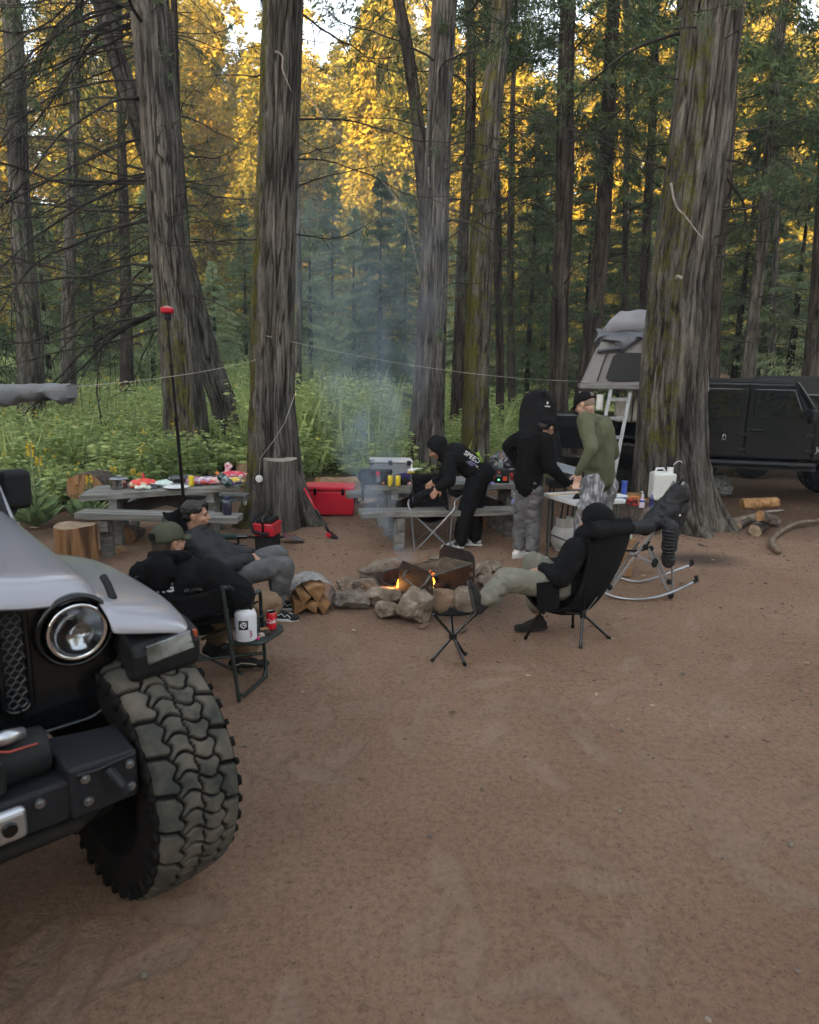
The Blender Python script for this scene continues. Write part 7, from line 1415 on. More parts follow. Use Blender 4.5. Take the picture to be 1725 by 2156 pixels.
def hood_down(parent, J, Mc, m, t=0.):
    mb = MB(); n_ = J['nek']; f = Mc.to_3x3() @ V3((0, 1, 0)); r = Mc.to_3x3() @ V3((1, 0, 0)); u = Mc.to_3x3() @ V3((0, 0, 1))
    ring = [n_ + r * math.cos(a) * (.095 + t) + f * (math.sin(a) * (.085 + t) - .015) + u * (.0 + .02 * math.sin(-a)) for a in [6.2832 * k / 14 for k in range(14)]]
    for k in range(14): mb.cap(ring[k], .032, ring[(k + 1) % 14], .032, 10)
    mb.ell((0, 0, 0), (.13, .05, .10), M=Matrix.Translation(n_ - f * (.11 + t) - u * .07) @ Matrix((r, f, u)).transposed().to_4x4()); mb.ell((0, 0, 0), (.08, .05, .08), M=Matrix.Translation(n_ - f * (.10 + t) - u * .13) @ Matrix((r, f, u)).transposed().to_4x4())
    return remesh(mb, .011, 5, .008, 14, 8).build('hood', m, parent, world=True, smooth=True)
def Jt(d, dy=0., up=''):
    J_ = {k: A(v[0], v[1], v[2] + dy) for k, v in d.items()}
    for k in ('aL', 'aR'):
        if k not in up: J_[k].z = max(J_[k].z, .10)
    return J_
BHOOD = cloth('black_fleece', (.006, .0063, .007), (.010, .0105, .0115)); NAVY = cloth('navy_black_jacket', (.006, .0078, .0105), (.010, .0125, .016), rough=.7)
FLEE = cloth('black_pile', (.006, .006, .0065), (.010, .010, .011), bs=250, bump=.6); GREYT = cloth('grey_trousers', (.105, .105, .11), (.145, .145, .15), ns=14); JOG = cloth('grey_joggers', (.085, .088, .09), (.12, .122, .126), ns=16)
TAN = cloth('tan_trousers', (.22, .15, .095), (.17, .115, .07)); KHAKI = cloth('pale_khaki', (.195, .19, .155), (.15, .148, .12), c3=(.17, .168, .135)); OLIVE = cloth('olive_shirt', (.088, .095, .055), (.115, .122, .075), ns=5, rough=.75)
TIE = mat('tie_dye_grey', (.10, .10, .105), (.42, .42, .43), c3=(.17, .17, .18), ns=26, st=(1, 1, .45), rough=.9, detail=8, bump=.3, bs=60); WSH = mat('white_leather', (.66, .66, .66), rough=.6); WSO = mat('white_rubber', (.6, .6, .58), rough=.7); BSH = mat('black_suede', (.02, .02, .02), (.03, .029, .027), ns=20, rough=.95); DSO = mat('dark_rubber', (.035, .032, .028), rough=.9); CRM = mat('cream_stripe', (.5, .45, .33), rough=.8)
OCAP = cloth('olive_cap', (.055, .062, .042), (.07, .078, .052), ns=6); BCAP = cloth('black_cap', (.008, .008, .009)); HAIR = mat('dark_hair', (.012, .009, .008), (.022, .017, .014), ns=60, st=(1, 1, .2), rough=.5, bump=.6, bs=80); STUB = mat('cropped_hair', (.30, .22, .18), (.22, .16, .13), ns=60, rough=.8)
STB2 = mat('dark_stubble', (.05, .037, .03), (.08, .055, .045), ns=60, rough=.85)

# ---- the man in the black cap, standing with his back to us
J = Jt(dict(pel=(1113, 1018, 7.5), che=(1120, 945, 7.5), nek=(1141, 905, 7.52), hed=(1152, 899, 7.52), sL=(1098, 921, 7.62), sR=(1148, 926, 7.36), eL=(1071, 940, 7.72), wL=(1095, 985, 7.75), eR=(1160, 985, 7.30), wR=(1194, 1018, 7.42), hL=(1102, 1035, 7.55), hR=(1126, 1035, 7.45), kL=(1096, 1098, 7.60), kR=(1124, 1098, 7.50), aL=(1092, 1160, 7.60), aR=(1120, 1162, 7.47)))
fw_ = V3((.82, .57, 0)); b4, Mh, Mc, Mp = person('man in black cap and black fleece standing with his back to us', J, (.58, -.80, -.10), (.72, .52, -.42), fw_, SKIN, [(J['wR'], (.55, .25, -.75), (.6, .5, .5), .5, 1), (J['wL'], (.6, .5, -.4), (.3, .3, .8), .4, -1)])
mb = MB(); torso_cloth(mb, J, Mc, Mp, .022, arm=(.070, .060, .052)); mb.cap(J['nek'] - V3((.02, .0, .01)), .075, J['nek'] + V3((-.005, 0, .025)), .068); remesh(mb, .012, 5, .018, 8, 41, (1.3, 1.3, .6)).build('fleece_jacket', FLEE, b4, world=True, smooth=True); jk = b4.children[-1]
mb = MB(); P_ = []
for i in range(6): P_.append([Mc @ V3(((j / 8 - .5) * (.34 - .03 * i), -.158 - .006 + .012 * abs(j / 8 - .5) * 3 + .012 * i, .02 + .022 * i)) for j in range(9)])
mb = MB(); legs_cloth(mb, J, Mp, .006, (.094, .078, .072)); remesh(mb, .011, 3, .020, 11, 42, (1, 1, 1.5)).build('trousers', GREYT, b4, world=True, smooth=True)
shoe(b4, J['aL'] + V3((0, 0, -.02)), (.75, .5, 0), WSH, WSO); shoe(b4, J['aR'] + V3((0, 0, -.02)), (.98, .15, 0), WSH, WSO)
for ch in b4.children:
    if ch.name.startswith('shoe'): pass
mb = MB(); mb.ell((0, -.036, .024), (.079, .080, .084), M=Mh); mb.ell((0, -.055, -.01), (.068, .056, .06), M=Mh); remesh(mb, .008, 4).build('hair', HAIR, b4, world=True, smooth=True)
cap_hat(b4, Mh, BCAP, tilt=-.05, panel=REDP, button=WSH)
# ---- the man in the green shirt
J = Jt(dict(pel=(1263, 1006, 7.78), che=(1260, 925, 7.72), nek=(1238, 872, 7.66), hed=(1231, 851, 7.62), sL=(1232, 885, 7.52), sR=(1272, 890, 7.84), eL=(1247, 945, 7.36), wL=(1219, 996, 7.40), eR=(1290, 955, 7.98), wR=(1252, 1000, 8.02), hL=(1250, 1020, 7.68), hR=(1278, 1022, 7.86), kL=(1236, 1085, 7.58), kR=(1262, 1090, 7.86), aL=(1224, 1150, 7.60), aR=(1262, 1150, 7.92)), -.72)
b5, Mh, Mc, Mp = person('man in olive green shirt leaning over the white table', J, (.66, .75, 0), (-.62, .62, -.40), (-.62, .75, -.1), SKINL, [(J['wL'], (-.12, .02, -1), (-.4, -.85, .1), .28, 1), (J['wR'], (-.5, .2, -.8), (-.3, -.8, .1), .4, -1)])
mb = MB(); torso_cloth(mb, J, Mc, Mp, .018, hem=.3, arm=(.072, .060, .042)); mb.ell((0, -.03, .06), (.17, .13, .16), M=Mc); mb.ell((0, 0, .04), (.185, .15, .11), M=Mp); remesh(mb, .011, 5, .018, 9, 51, (1.2, 1.2, .5)).build('shirt', OLIVE, b5, world=True, smooth=True)
mb = MB(); legs_cloth(mb, J, Mp, .018, (.105, .092, .082)); remesh(mb, .012, 4, .022, 9, 52, (1, 1, .7)).build('trousers', TIE, b5, world=True, smooth=True)
shoe(b5, J['aL'] + V3((0, 0, -.02)), (-.8, .3, 0), mat('grey_shoe', (.18, .2, .18)), WSO); shoe(b5, J['aR'] + V3((0, 0, -.02)), (-.8, .5, 0), mat('grey_shoe', (.18, .2, .18)), WSO)
mb = MB(); mb.ell((0, -.034, .018), (.0765, .079, .083), M=Mh); remesh(mb, .008, 3).build('hair', STUB, b5, world=True, smooth=True)
cap_hat(b5, Mh, BCAP, tilt=.12, mesh=mat('tan_mesh', (.17, .15, .125), (.11, .1, .085), ns=60), back=False, button=WSH)
# ---- the hooded person bending over the folding chair
J = Jt(dict(pel=(1010, 1000, 8.05), che=(969, 962, 8.02), nek=(936, 955, 8.0), hed=(920, 944, 7.98), sL=(948, 964, 7.88), sR=(952, 950, 8.16), eL=(946, 1012, 7.78), wL=(925, 1026, 7.80), eR=(935, 1005, 8.20), wR=(918, 1012, 8.05), hL=(1004, 1008, 7.98), hR=(1010, 1004, 8.16), kL=(981, 1078, 7.96), kR=(1000, 1080, 8.18), aL=(970, 1146, 7.98), aR=(999, 1142, 8.14)))
b3, Mh, Mc, Mp = person('person in black hoodie with hood up bending over the black folding chair', J, (.05, 1, 0), (-.80, -.1, -.60), (-.55, -.05, -.84), SKIN, [(J['wL'], (-.55, -.1, -.75), (.2, 1, 0), .35, 1), (J['wR'], (-.7, -.1, -.5), (0, -1, 0), .4, -1)])
mb = MB(); torso_cloth(mb, J, Mc, Mp, .018, hem=.1, arm=(.072, .066, .050)); remesh(mb, .012, 5, .016, 8, 61).build('hoodie', BHOOD, b3, world=True, smooth=True); hd3 = b3.children[-1]
hood_up(b3, Mh, J, BHOOD, .004)
mb = MB(); legs_cloth(mb, J, Mp, .012, (.112, .088, .078)); mb.ell((0, -.03, .0), (.165, .16, .16), M=Mp)
for s in 'LR': mb.cap(J['a' + s] + V3((.01, 0, .14)), .07, J['a' + s] + V3((.01, 0, .0)), .075)
remesh(mb, .012, 5, .014, 9, 62, (1, 1, .6)).build('flared_trousers', BHOOD, b3, world=True, smooth=True)
shoe(b3, J['aL'] + V3((-.05, 0, -.04)), (-1, -.15, 0), mat('white_black_shoe', (.6, .6, .6), (.03, .03, .03), ns=14, detail=0), WSO); shoe(b3, J['aR'] + V3((.0, 0, -.04)), (-1, .2, 0), mat('white_black_shoe', (.6, .6, .6)), WSO)
bk = Mc.to_3x3() @ V3((0, -1, 0)); PURP = mat('purple_print2', (.10, .08, .32), (.25, .25, .3), ns=30, detail=1); LIME = mat('lime_print', (.30, .48, .08), (.12, .25, .05), ns=25)
def proj(mb, src, off=.004):
    """wrap a print onto the cloth below it"""
    from mathutils.bvhtree import BVHTree
    Mw = rmat(src.parent); bvh = BVHTree.FromPolygons([Mw @ v.co for v in src.data.vertices], [tuple(p.vertices) for p in src.data.polygons])
    for i, p in enumerate(mb.v):
        d_ = (p - V3((0, 0, CH))).normalized(); h = bvh.ray_cast(V3((0, 0, CH)), d_)
        if h[0]: mb.v[i] = h[0] - d_ * off * (1 + (i % 2) * .2)
    return mb
def print_on(src, body_, x, y, Yd, size_px, m, ang=0., parent=None, name='print', bold=.0, shear=0.):
    s = size_px / FPX * Yd; o = A(x, y, Yd); ca, sa = math.cos(R(ang)), math.sin(R(ang)); mb = text_mb(body_, s, frame(o, (ca, 0, sa), (-sa, 0, ca)), .0005, bold * s, shear); proj(mb, src); return mb.build(name, m, parent or src.parent, world=True, fix=False)
try:
    print_on(hd3, 'SPEED', 976, 956, 8.0, 14, WHT, -32, name='back_print', bold=.012); print_on(hd3, '////', 982, 972, 8.0, 14, PURP, -42, name='back_print', bold=.03, shear=.5); print_on(hd3, '= -=', 1000, 983, 8.0, 10, WHT, -42, name='back_print', bold=.01)
    mb = MB(); mb.add([A(x, y, 7.9) for x, y in ((1002, 953), (1008, 951), (1019, 973), (1012, 974))], [(0, 1, 2, 3)]); bm = bmesh.new(); proj(mb, hd3); mb.build('back_print', LIME, b3, world=True)
except Exception as ex: print('print', ex)
# ---- the man in the olive cap seated with his back to us
J = Jt(dict(pel=(415, 1285, 4.30), che=(382, 1225, 4.14), nek=(361, 1168, 4.12), hed=(356, 1140, 4.13), sL=(309, 1212, 4.22), sR=(436, 1209, 4.04), eL=(300, 1270, 4.40), wL=(370, 1285, 4.62), eR=(503, 1252, 4.10), wR=(520, 1262, 4.40), hL=(400, 1290, 4.42), hR=(452, 1287, 4.28), kL=(500, 1262, 4.80), kR=(566, 1272, 4.58), aL=(452, 1375, 4.66), aR=(508, 1376, 4.42)))
fw_ = V3((.40, .92, 0)); b1, Mh, Mc, Mp = person('man in olive green cap and black hoodie sitting with his back to us', J, (.80, -.60, 0), (.60, .80, .02), fw_, SKIN, [(J['wR'], (.3, .8, -.3), (0, 0, -1), .4, 1), (J['wL'], (.6, .5, -.2), (0, 0, -1), .4, -1)])
mb = MB(); torso_cloth(mb, J, Mc, Mp, .045, arm=(.085, .075, .055), belly=.03); mb.cap(J['sL'], .085, J['sR'], .085); remesh(mb, .012, 6, .022, 6, 71).build('hoodie', BHOOD, b1, world=True, smooth=True); hd1 = b1.children[-1]
hood_down(b1, J, Mc, BHOOD, .012)
mb = MB(); legs_cloth(mb, J, Mp, .012, (.100, .085, .070)); remesh(mb, .011, 4, .018, 10, 72).build('trousers', TAN, b1, world=True, smooth=True)
sw = [([(.047, -.05, .045), (.049, .0, .060), (.050, .06, .052), (.046, .10, .038)], .004, CRM)]
shoe(b1, J['aL'] + V3((0, 0, -.03)), (.85, .5, 0), BSH, DSO, stripe=sw); shoe(b1, J['aR'] + V3((0, 0, -.03)), (.95, .25, 0), BSH, DSO, stripe=sw)
mb = MB(); mb.ell((0, -.034, .020), (.077, .078, .082), M=Mh); mb.ell((0, -.05, -.02), (.067, .060, .055), M=Mh); remesh(mb, .008, 4).build('hair', STB2, b1, world=True, smooth=True)
cap_hat(b1, Mh, OCAP, tilt=.05, mesh=mat('cap_gap', (.012, .013, .012)))
# ---- the dark haired man reclining
J = Jt(dict(pel=(483, 1206, 5.48), che=(438, 1158, 5.48), nek=(414, 1116, 5.48), hed=(413, 1084, 5.47), sL=(428, 1130, 5.68), sR=(411, 1136, 5.28), eL=(486, 1168, 5.72), wL=(528, 1166, 5.60), eR=(465, 1191, 5.22), wR=(524, 1180, 5.38), hL=(488, 1202, 5.60), hR=(486, 1210, 5.38), kL=(585, 1168, 5.66), kR=(599, 1193, 5.36), aL=(586, 1262, 5.66), aR=(580, 1280, 5.40)))
b2, Mh, Mc, Mp = person('dark haired man in black jacket and grey trousers reclining in profile', J, (.12, -.99, 0), (.96, .10, .0), (.80, 0, .58), SKIN, [(J['wR'], (.85, .2, -.35), (0, .3, -1), .35, -1), (J['wL'], (.7, -.5, -.3), (0, 0, -1), .35, 1)])
mb = MB(); torso_cloth(mb, J, Mc, Mp, .032, hem=.3, arm=(.078, .070, .056)); mb.ell((0, 0, .02), (.19, .16, .14), M=Mp); remesh(mb, .012, 4, .022, 8, 81).build('jacket', NAVY, b2, world=True, smooth=True)
hood_down(b2, J, Mc, NAVY, .0)
mb = MB(); legs_cloth(mb, J, Mp, .008, (.098, .080, .060)); remesh(mb, .011, 4, .017, 10, 82, (.7, 1.3, 1)).build('joggers', JOG, b2, world=True, smooth=True)
mb = MB(); mb.cap(J['wR'] - V3((.02, 0, 0)), .034, J['wR'] + V3((.012, .002, -.004)), .031); mb.build('shirt_cuff', mat('pale_cuff', (.22, .25, .32)), b2, world=True, smooth=True)
zig = [([(s * .046, .02, .05), (s * .03, .05, .066), (s * .046, .08, .045), (s * .028, .10, .058), (s * .045, .13, .036)], .0035, WHT) for s in (-1, 1)]
shoe(b2, J['aL'] + V3((.01, 0, -.01)), (1, .02, 0), BSH, WSO, stripe=zig); shoe(b2, J['aR'] + V3((.01, 0, -.01)), (1, -.1, 0), BSH, WSO, stripe=zig)
mb = MB(); mb.ell((0, -.028, .042), (.084, .092, .086), M=Mh); mb.ell((0, -.058, -.005), (.076, .056, .062), M=Mh); mb.ell((0, .05, .092), (.055, .045, .028), M=Mh); mb.ell((.055, .015, .06), (.026, .05, .04), M=Mh); mb.ell((-.055, .015, .06), (.026, .05, .04), M=Mh); remesh(mb, .007, 3, .005, 60, 5, (1, .3, 1)).build('hair', HAIR, b2, world=True, smooth=True)
# ---- the reclining man with one foot up
J = Jt(dict(pel=(1188, 1238, 5.20), che=(1222, 1172, 5.22), nek=(1243, 1128, 5.24), hed=(1251, 1100, 5.25), sL=(1210, 1158, 5.02), sR=(1232, 1146, 5.42), eL=(1178, 1213, 4.95), wL=(1147, 1198, 5.08), eR=(1190, 1195, 5.48), wR=(1152, 1190, 5.36), hL=(1176, 1234, 5.08), hR=(1184, 1232, 5.30), kL=(1064, 1222, 4.98), kR=(1124, 1183, 5.36), aL=(1020, 1268, 4.88), aR=(1132, 1286, 5.30)), 0, 'aL')
b6, Mh, Mc, Mp = person('man in black hood reclining in the high back chair with one foot up', J, (.5, .86, 0), (-.86, .5, -.05), (-.75, 0, .66), SKIN, [(J['wL'], (-.85, .2, -.3), (0, .4, -.9), .5, 1), (J['wR'], (-.6, -.7, -.3), (0, -.2, -1), .5, -1)])
mb = MB(); torso_cloth(mb, J, Mc, Mp, .030, hem=.2, arm=(.078, .074, .054)); remesh(mb, .012, 5, .018, 8, 91).build('hoodie', BHOOD, b6, world=True, smooth=True)
hood_up(b6, Mh, J, BHOOD, .012, sag=.0)
mb = MB(); legs_cloth(mb, J, Mp, .010, (.100, .086, .074)); remesh(mb, .011, 4, .020, 10, 92).build('trousers', KHAKI, b6, world=True, smooth=True)
cp = cap_hat(b6, Mh @ Matrix.Translation((0, .045, -.01)), mat('brown_cap', (.12, .10, .08), (.10, .083, .066)), tilt=-.75)
fd = (A(1003, 1222, 4.86) - A(1010, 1284, 4.86)).normalized(); shoe(b6, J['aL'] + V3((-.01, 0, .0)), fd + V3((-.1, 0, 0)), BSH, mat('brown_sole', (.06, .062, .055), rough=.9), up=V3((1, 0, .25)).normalized()); shoe(b6, J['aR'] + V3((0, 0, -.01)), (-.97, -.2, 0), BSH, DSO)

# ================================================================ CHAIRS
def tubes(name, lst, r, m, parent, n=9, **k):
    for i, pts in enumerate(lst): mb = MB(); mb.tube(pts, r, n); mb.build(name, m, parent, world=True, smooth='auto')
# director's chair
dc = thing('camp_chair', 'black folding director chair with a side tray carrying the man in the olive cap', 'chair', (-1.35, 4.35, 0))
rf, ff = G(504, 1477), G(561, 1427); fdir = (ff - rf).normalized(); ldir = V3((-fdir.y, fdir.x, 0)); 
top_ = A(468, 1236, 3.93); topb = A(468, 1229, 3.93)
for s in (0, .60):
    o = ldir * s; mb = MB(); mb.tube([rf + o, top_ + o, topb + o + V3((0, 0, -.02))], .0125, 9); mb.build('back_upright', DTUBE, dc, world=True, smooth='auto')
    arm0 = top_ + o; arm1 = A(535, 1246, 4.22) + o; mb = MB(); mb.tube(curve([arm0 + V3((0, 0, .0)), arm1 - V3((0, .05, 0)), arm1 + V3((.03, .03, -.01)), A(551, 1300, 4.3) + o, A(557, 1368, 4.32) + o, ff + o]), .0125, 9); mb.tube([rf + o + V3((0, 0, .05)), rf + o + fdir * .06 + V3((0, 0, .012)), ff + o + V3((0, 0, .012)) - fdir * .04, ff + o + V3((0, 0, .06))], .0125, 9); mb.build('side_frame', DTUBE, dc, world=True, smooth='auto')
    mb = MB(); mb.tube([arm0 + (arm1 - arm0) * .12, arm0 + (arm1 - arm0) * .9], .02, 10); mb.build('armrest', PLB, dc, world=True, smooth='auto')
    mb = MB(); mb.tube([A(482, 1330, 4.0) + o, A(556, 1296, 4.3) + o], .011, 8); mb.build('seat_rail', DTUBE, dc, world=True, smooth='auto')
mb = MB(); mb.tube([A(426, 1345, 4.35), A(482, 1322, 4.0)], .013, 8); mb.tube([A(424, 1378, 4.55), A(510, 1418, 4.05)], .012, 8); mb.tube([A(424, 1410, 4.0) + ldir * .3, A(556, 1375, 4.3)], .011, 8); mb.build('cross_brace', DTUBE, dc, world=True, smooth='auto')
P_ = []
for i in range(7):
    t = i / 6; P_.append([(top_.lerp(topb, .95) - V3((0, 0, .0)) + V3((0, 0, -.16)) * (1 - t)) * 1 + ldir * (.6 * j / 10) - fdir * (.11 * math.sin(math.pi * j / 10)) - V3((0, 0, .02 + .06 * math.sin(math.pi * j / 10))) for j in range(11)])
mb = MB(); mb.sheet(P_, .006); mb.build('back_canvas', BLK, dc, world=True, smooth=True)
P_ = [[A(476, 1290, 3.96) + V3((0, 0, -.06)) + ldir * (.6 * j / 10) + fdir * (.42 * i / 5) - V3((0, 0, .05 * math.sin(math.pi * j / 10))) for j in range(11)] for i in range(6)]; mb = MB(); mb.sheet(P_, .006); mb.build('seat', BLK, dc, world=True, smooth=True)
q0, q1, q2, q3 = A(490, 1357, 4.0), A(556, 1357, 3.98), A(600, 1325, 4.22), A(540, 1302, 4.3); zt = q0.z; PL = [G(x, y, zt) for x, y in ((492, 1352), (545, 1354), (560, 1350), (597, 1325), (597, 1316), (545, 1302))]
mb = MB(); mb.add(PL + [p - V3((0, 0, .022)) for p in PL], [tuple(range(6)), tuple(reversed(range(6, 12)))] + [(i, (i + 1) % 6, 6 + (i + 1) % 6, 6 + i) for i in range(6)]); mb.build('side_tray', DTUBE, dc, world=True, bevel=.008); mb = MB(); mb.tube([PL[0] - V3((0, 0, .02)), A(484, 1310, 4.0)], .008, 7); mb.tube([PL[3] - V3((.02, 0, .02)), A(556, 1330, 4.3)], .008, 7); mb.build('tray_strut', DTUBE, dc, world=True)
def onT(x, y): return G(x, y, zt + .002)
gp = onT(518, 1345); gl = thing('growler', 'big white metal bottle with black lid and square black emblem on the chair tray', 'bottle', tuple(gp)); mb = MB(); mb.lathe([(.0001, 0), (.062, 0), (.070, .008), (.070, .160), (.060, .19), (.036, .205), (.032, .21)], n=40); mb.build('body', mat('white_enamel', (.62, .63, .66), (.58, .59, .62), ns=3, rough=.45), gl, smooth='auto')
mb = MB(); mb.lathe([(.036, .205), (.038, .27), (.030, .285), (.0001, .287)], n=28); mb.box((.038, -.008, .235), (.02, .025, .07)); mb.build('lid', PLB, gl, smooth='auto'); mb = MB(); mb.lathe([(.026, .284), (.024, .292), (.0001, .293)], n=24); mb.build('lid_top', CHR, gl, smooth='auto')
def wrapz(pts, r, z0, a0): return [V3((r * math.sin(a0 + x / r), -r * math.cos(a0 + x / r), z0 + z)) for x, z in pts]
a0 = .05
mb = MB(); P_ = [wrapz([(-.030 + .01 * j, z) for j in range(7)], .0705, .115, a0) for z in (-.03, -.01, .01, .03)]; mb.sheet(P_, .001); eb = mb.build('emblem', DKP, gl, smooth=True)
mb = MB(); pts = [(-.021, .004), (-.002, .020), (.016, .014), (.020, -.006), (.010, -.010), (.006, .002), (-.004, .004), (-.012, -.004), (-.002, -.012), (.004, -.020)]; mb.tube(wrapz([(-.019, .001), (-.002, .018), (.015, .012), (.017, -.008)], .072, .115, a0), .0042, 6); mb.tube(wrapz([(-.019, .001), (-.016, -.007), (.002, -.019), (.013, -.012)], .072, .115, a0), .0038, 6); mb.tube(wrapz([(-.008, .0), (.003, .006), (.009, .0), (.006, -.009)], .072, .115, a0), .003, 6); mb.build('mark', WSH, eb)
mb = MB(); P_ = [wrapz([(.038 + .006 * j, z) for j in range(4)], .0708, .055, a0) for z in (-.025, 0, .025)]; mb.sheet(P_, .0008); mb.build('small_label', mat('small_label', (.55, .5, .5), (.3, .03, .05), ns=90, detail=0), gl)
cp_ = onT(572, 1324); ck = thing('can', 'red soda can with white script lettering on the chair tray', 'can', tuple(cp_)); mb = MB(); mb.lathe([(.026, 0), (.033, .008), (.033, .105), (.027, .118)], n=30); mb.build('body', mat('red_can', (.55, .005, .02), (.48, .004, .018), ns=3, rough=.25, coat=.5), ck, smooth='auto'); mb = MB(); mb.lathe([(.0001, .115), (.025, .115), (.028, .120), (.027, .118)], n=26); mb.build('lid', ALU, ck, smooth='auto')
tm = text_mb('Cola', .040, Matrix.Identity(4), 0, .001, .35); r_ = .0338; tm.v = [V3((r_ * math.sin((v.x - .040) / r_ + .1), -r_ * math.cos((v.x - .040) / r_ + .1), .050 + v.y)) for v in tm.v]; tm.build('lettering', WSH, ck, fix=False)
for x, y, c_, d_, lb, nm in ((548, 1340, (.55, .5, .42), (.10, .03, .03), 'small white and pink box on the chair tray', 'small_box'), (560, 1333, (.10, .06, .05), (.02, .02, .02), 'dark lighter pouch behind the small box on the tray', 'pouch'), (556, 1328, (.45, .25, .12), (.3, .2, .12), 'small tan wrapper on the tray before the red can', 'wrapper')):
    q = onT(x, y); mb = MB(); mb.box(q + V3((0, 0, .010)), (.055, .03, .02), (0, 0, .5)); solo(mb, nm, lb, 'box', mat(nm + '_m', d_, c_, ns=40, detail=0), bevel=.003)
q = onT(547, 1344); mb = MB(); mb.lathe([(.0001, 0), (.011, 0), (.011, .008), (.0001, .008)], tuple(q + V3((-.01, -.012, .0))), n=14); solo(mb, 'pink_cap', 'tiny pink cap on the edge of the chair tray', 'cap', mat('pink', (.7, .03, .2)))
q = onT(536, 1318); mb = MB(); mb.lathe([(.026, 0), (.03, .05), (.02, .07), (.018, .07), (.026, .05), (.022, .004)], tuple(q), n=18); solo(mb, 'cup', 'clear plastic cup beside the white bottle on the tray', 'cup', mat('cup_clear', (.4, .42, .42), rough=.1, alpha=.4), smooth='auto')
print_on(hd1, 'RG', 330, 1248, 4.0, 30, WHT, 6, b1, 'back_print', .03); print_on(hd1, 'CK | REBEL', 388, 1246, 4.0, 8.5, mat('grey_print', (.35, .36, .38)), 6, b1, 'back_print', .0, .2)
# reclining camp chair under the dark haired man
rc = thing('camp_chair', 'low black camp chair with dark green padded arms under the dark haired man', 'chair', (-2.1, 5.5, 0))
def oy(o): return V3((0, o, 0))
P_ = []
pr = [A(386, 1085, 5.5) + V3((-.06, 0, .04)), A(402, 1135, 5.5) + V3((-.06, 0, .0)), A(428, 1180, 5.5) + V3((-.05, 0, -.02)), A(462, 1222, 5.5), A(500, 1232, 5.5), A(538, 1224, 5.5)]
for p in curve(pr, 3): P_.append([p + oy(-.29 + .058 * j) + V3((0, 0, .045 * abs(j - 5) / 5 * abs(j - 5) / 5)) for j in range(11)])
mb = MB(); mb.sheet(P_, .008); mb.build('seat', BLK, rc, world=True, smooth=True)
for s in (-.30, .30):
    a, b_, c_, e_ = pr[0] + oy(s), pr[3] + oy(s), pr[5] + oy(s), pr[4] + oy(s); mb = MB(); mb.tube([a, b_, c_], .012, 8); mb.tube([c_, V3((c_.x - .28, c_.y, .0))], .012, 8); mb.tube([V3((c_.x + .02, c_.y, 0)), V3((c_.x - .36, c_.y, .42)), V3((c_.x - .42, c_.y, .52))], .012, 8); mb.tube([V3((b_.x - .2, b_.y, 0)), V3((b_.x - .02, b_.y, b_.z + .05))], .012, 8); mb.build('side_frame', DTUBE, rc, world=True, smooth='auto')
mb = MB(); z_ = A(490, 1130, 5.82); mb.tube([A(452, 1131, 5.85), A(500, 1130, 5.85)], .027, 12); mb.build('armrest', mat('green_foam', (.03, .055, .045), rough=.9), rc, world=True, smooth='auto'); mb = MB(); mb.tube([A(500, 1130, 5.85), A(522, 1130, 5.85)], .021, 12); mb.tube([A(502, 1134, 5.85), A(502, 1175, 5.85)], .011, 8); mb.tube([A(462, 1142, 5.85), A(520, 1148, 5.85)], .010, 8); mb.build('arm_bar', PLG, rc, world=True, smooth='auto')
# quad chair the hooded person is unfolding
qc = thing('camp_chair', 'empty black folding camp chair with crossed silver legs in front of the middle table', 'chair', tuple(G(905, 1150)))
BT = [A(866, 996, 8.12), A(940, 994, 8.12)]; SB = [A(871, 1072, 8.16), A(946, 1070, 8.16)]; SF = [A(868, 1078, 7.88), A(951, 1076, 7.88)]
P_ = []
for i in range(9):
    t = i / 8; P_.append([BT[0].lerp(BT[1], j / 10).lerp(SB[0].lerp(SB[1], j / 10), t) + V3((0, .06 * math.sin(math.pi * j / 10) * math.sin(math.pi * t) + .03 * t, .012 * math.sin(j * 1.2 + i) * t - .015 * math.sin(math.pi * j / 10) * (1 - t))) for j in range(11)])
for i in range(1, 7):
    t = i / 6; P_.append([SB[0].lerp(SB[1], j / 10).lerp(SF[0].lerp(SF[1], j / 10), t) + V3((0, .03 * (1 - t), -.14 * math.sin(math.pi * j / 10) ** .8 * (.5 + .5 * t))) for j in range(11)])
mb = MB(); mb.sheet(P_, .006); mb.build('seat', BLK2, qc, world=True, smooth=True)
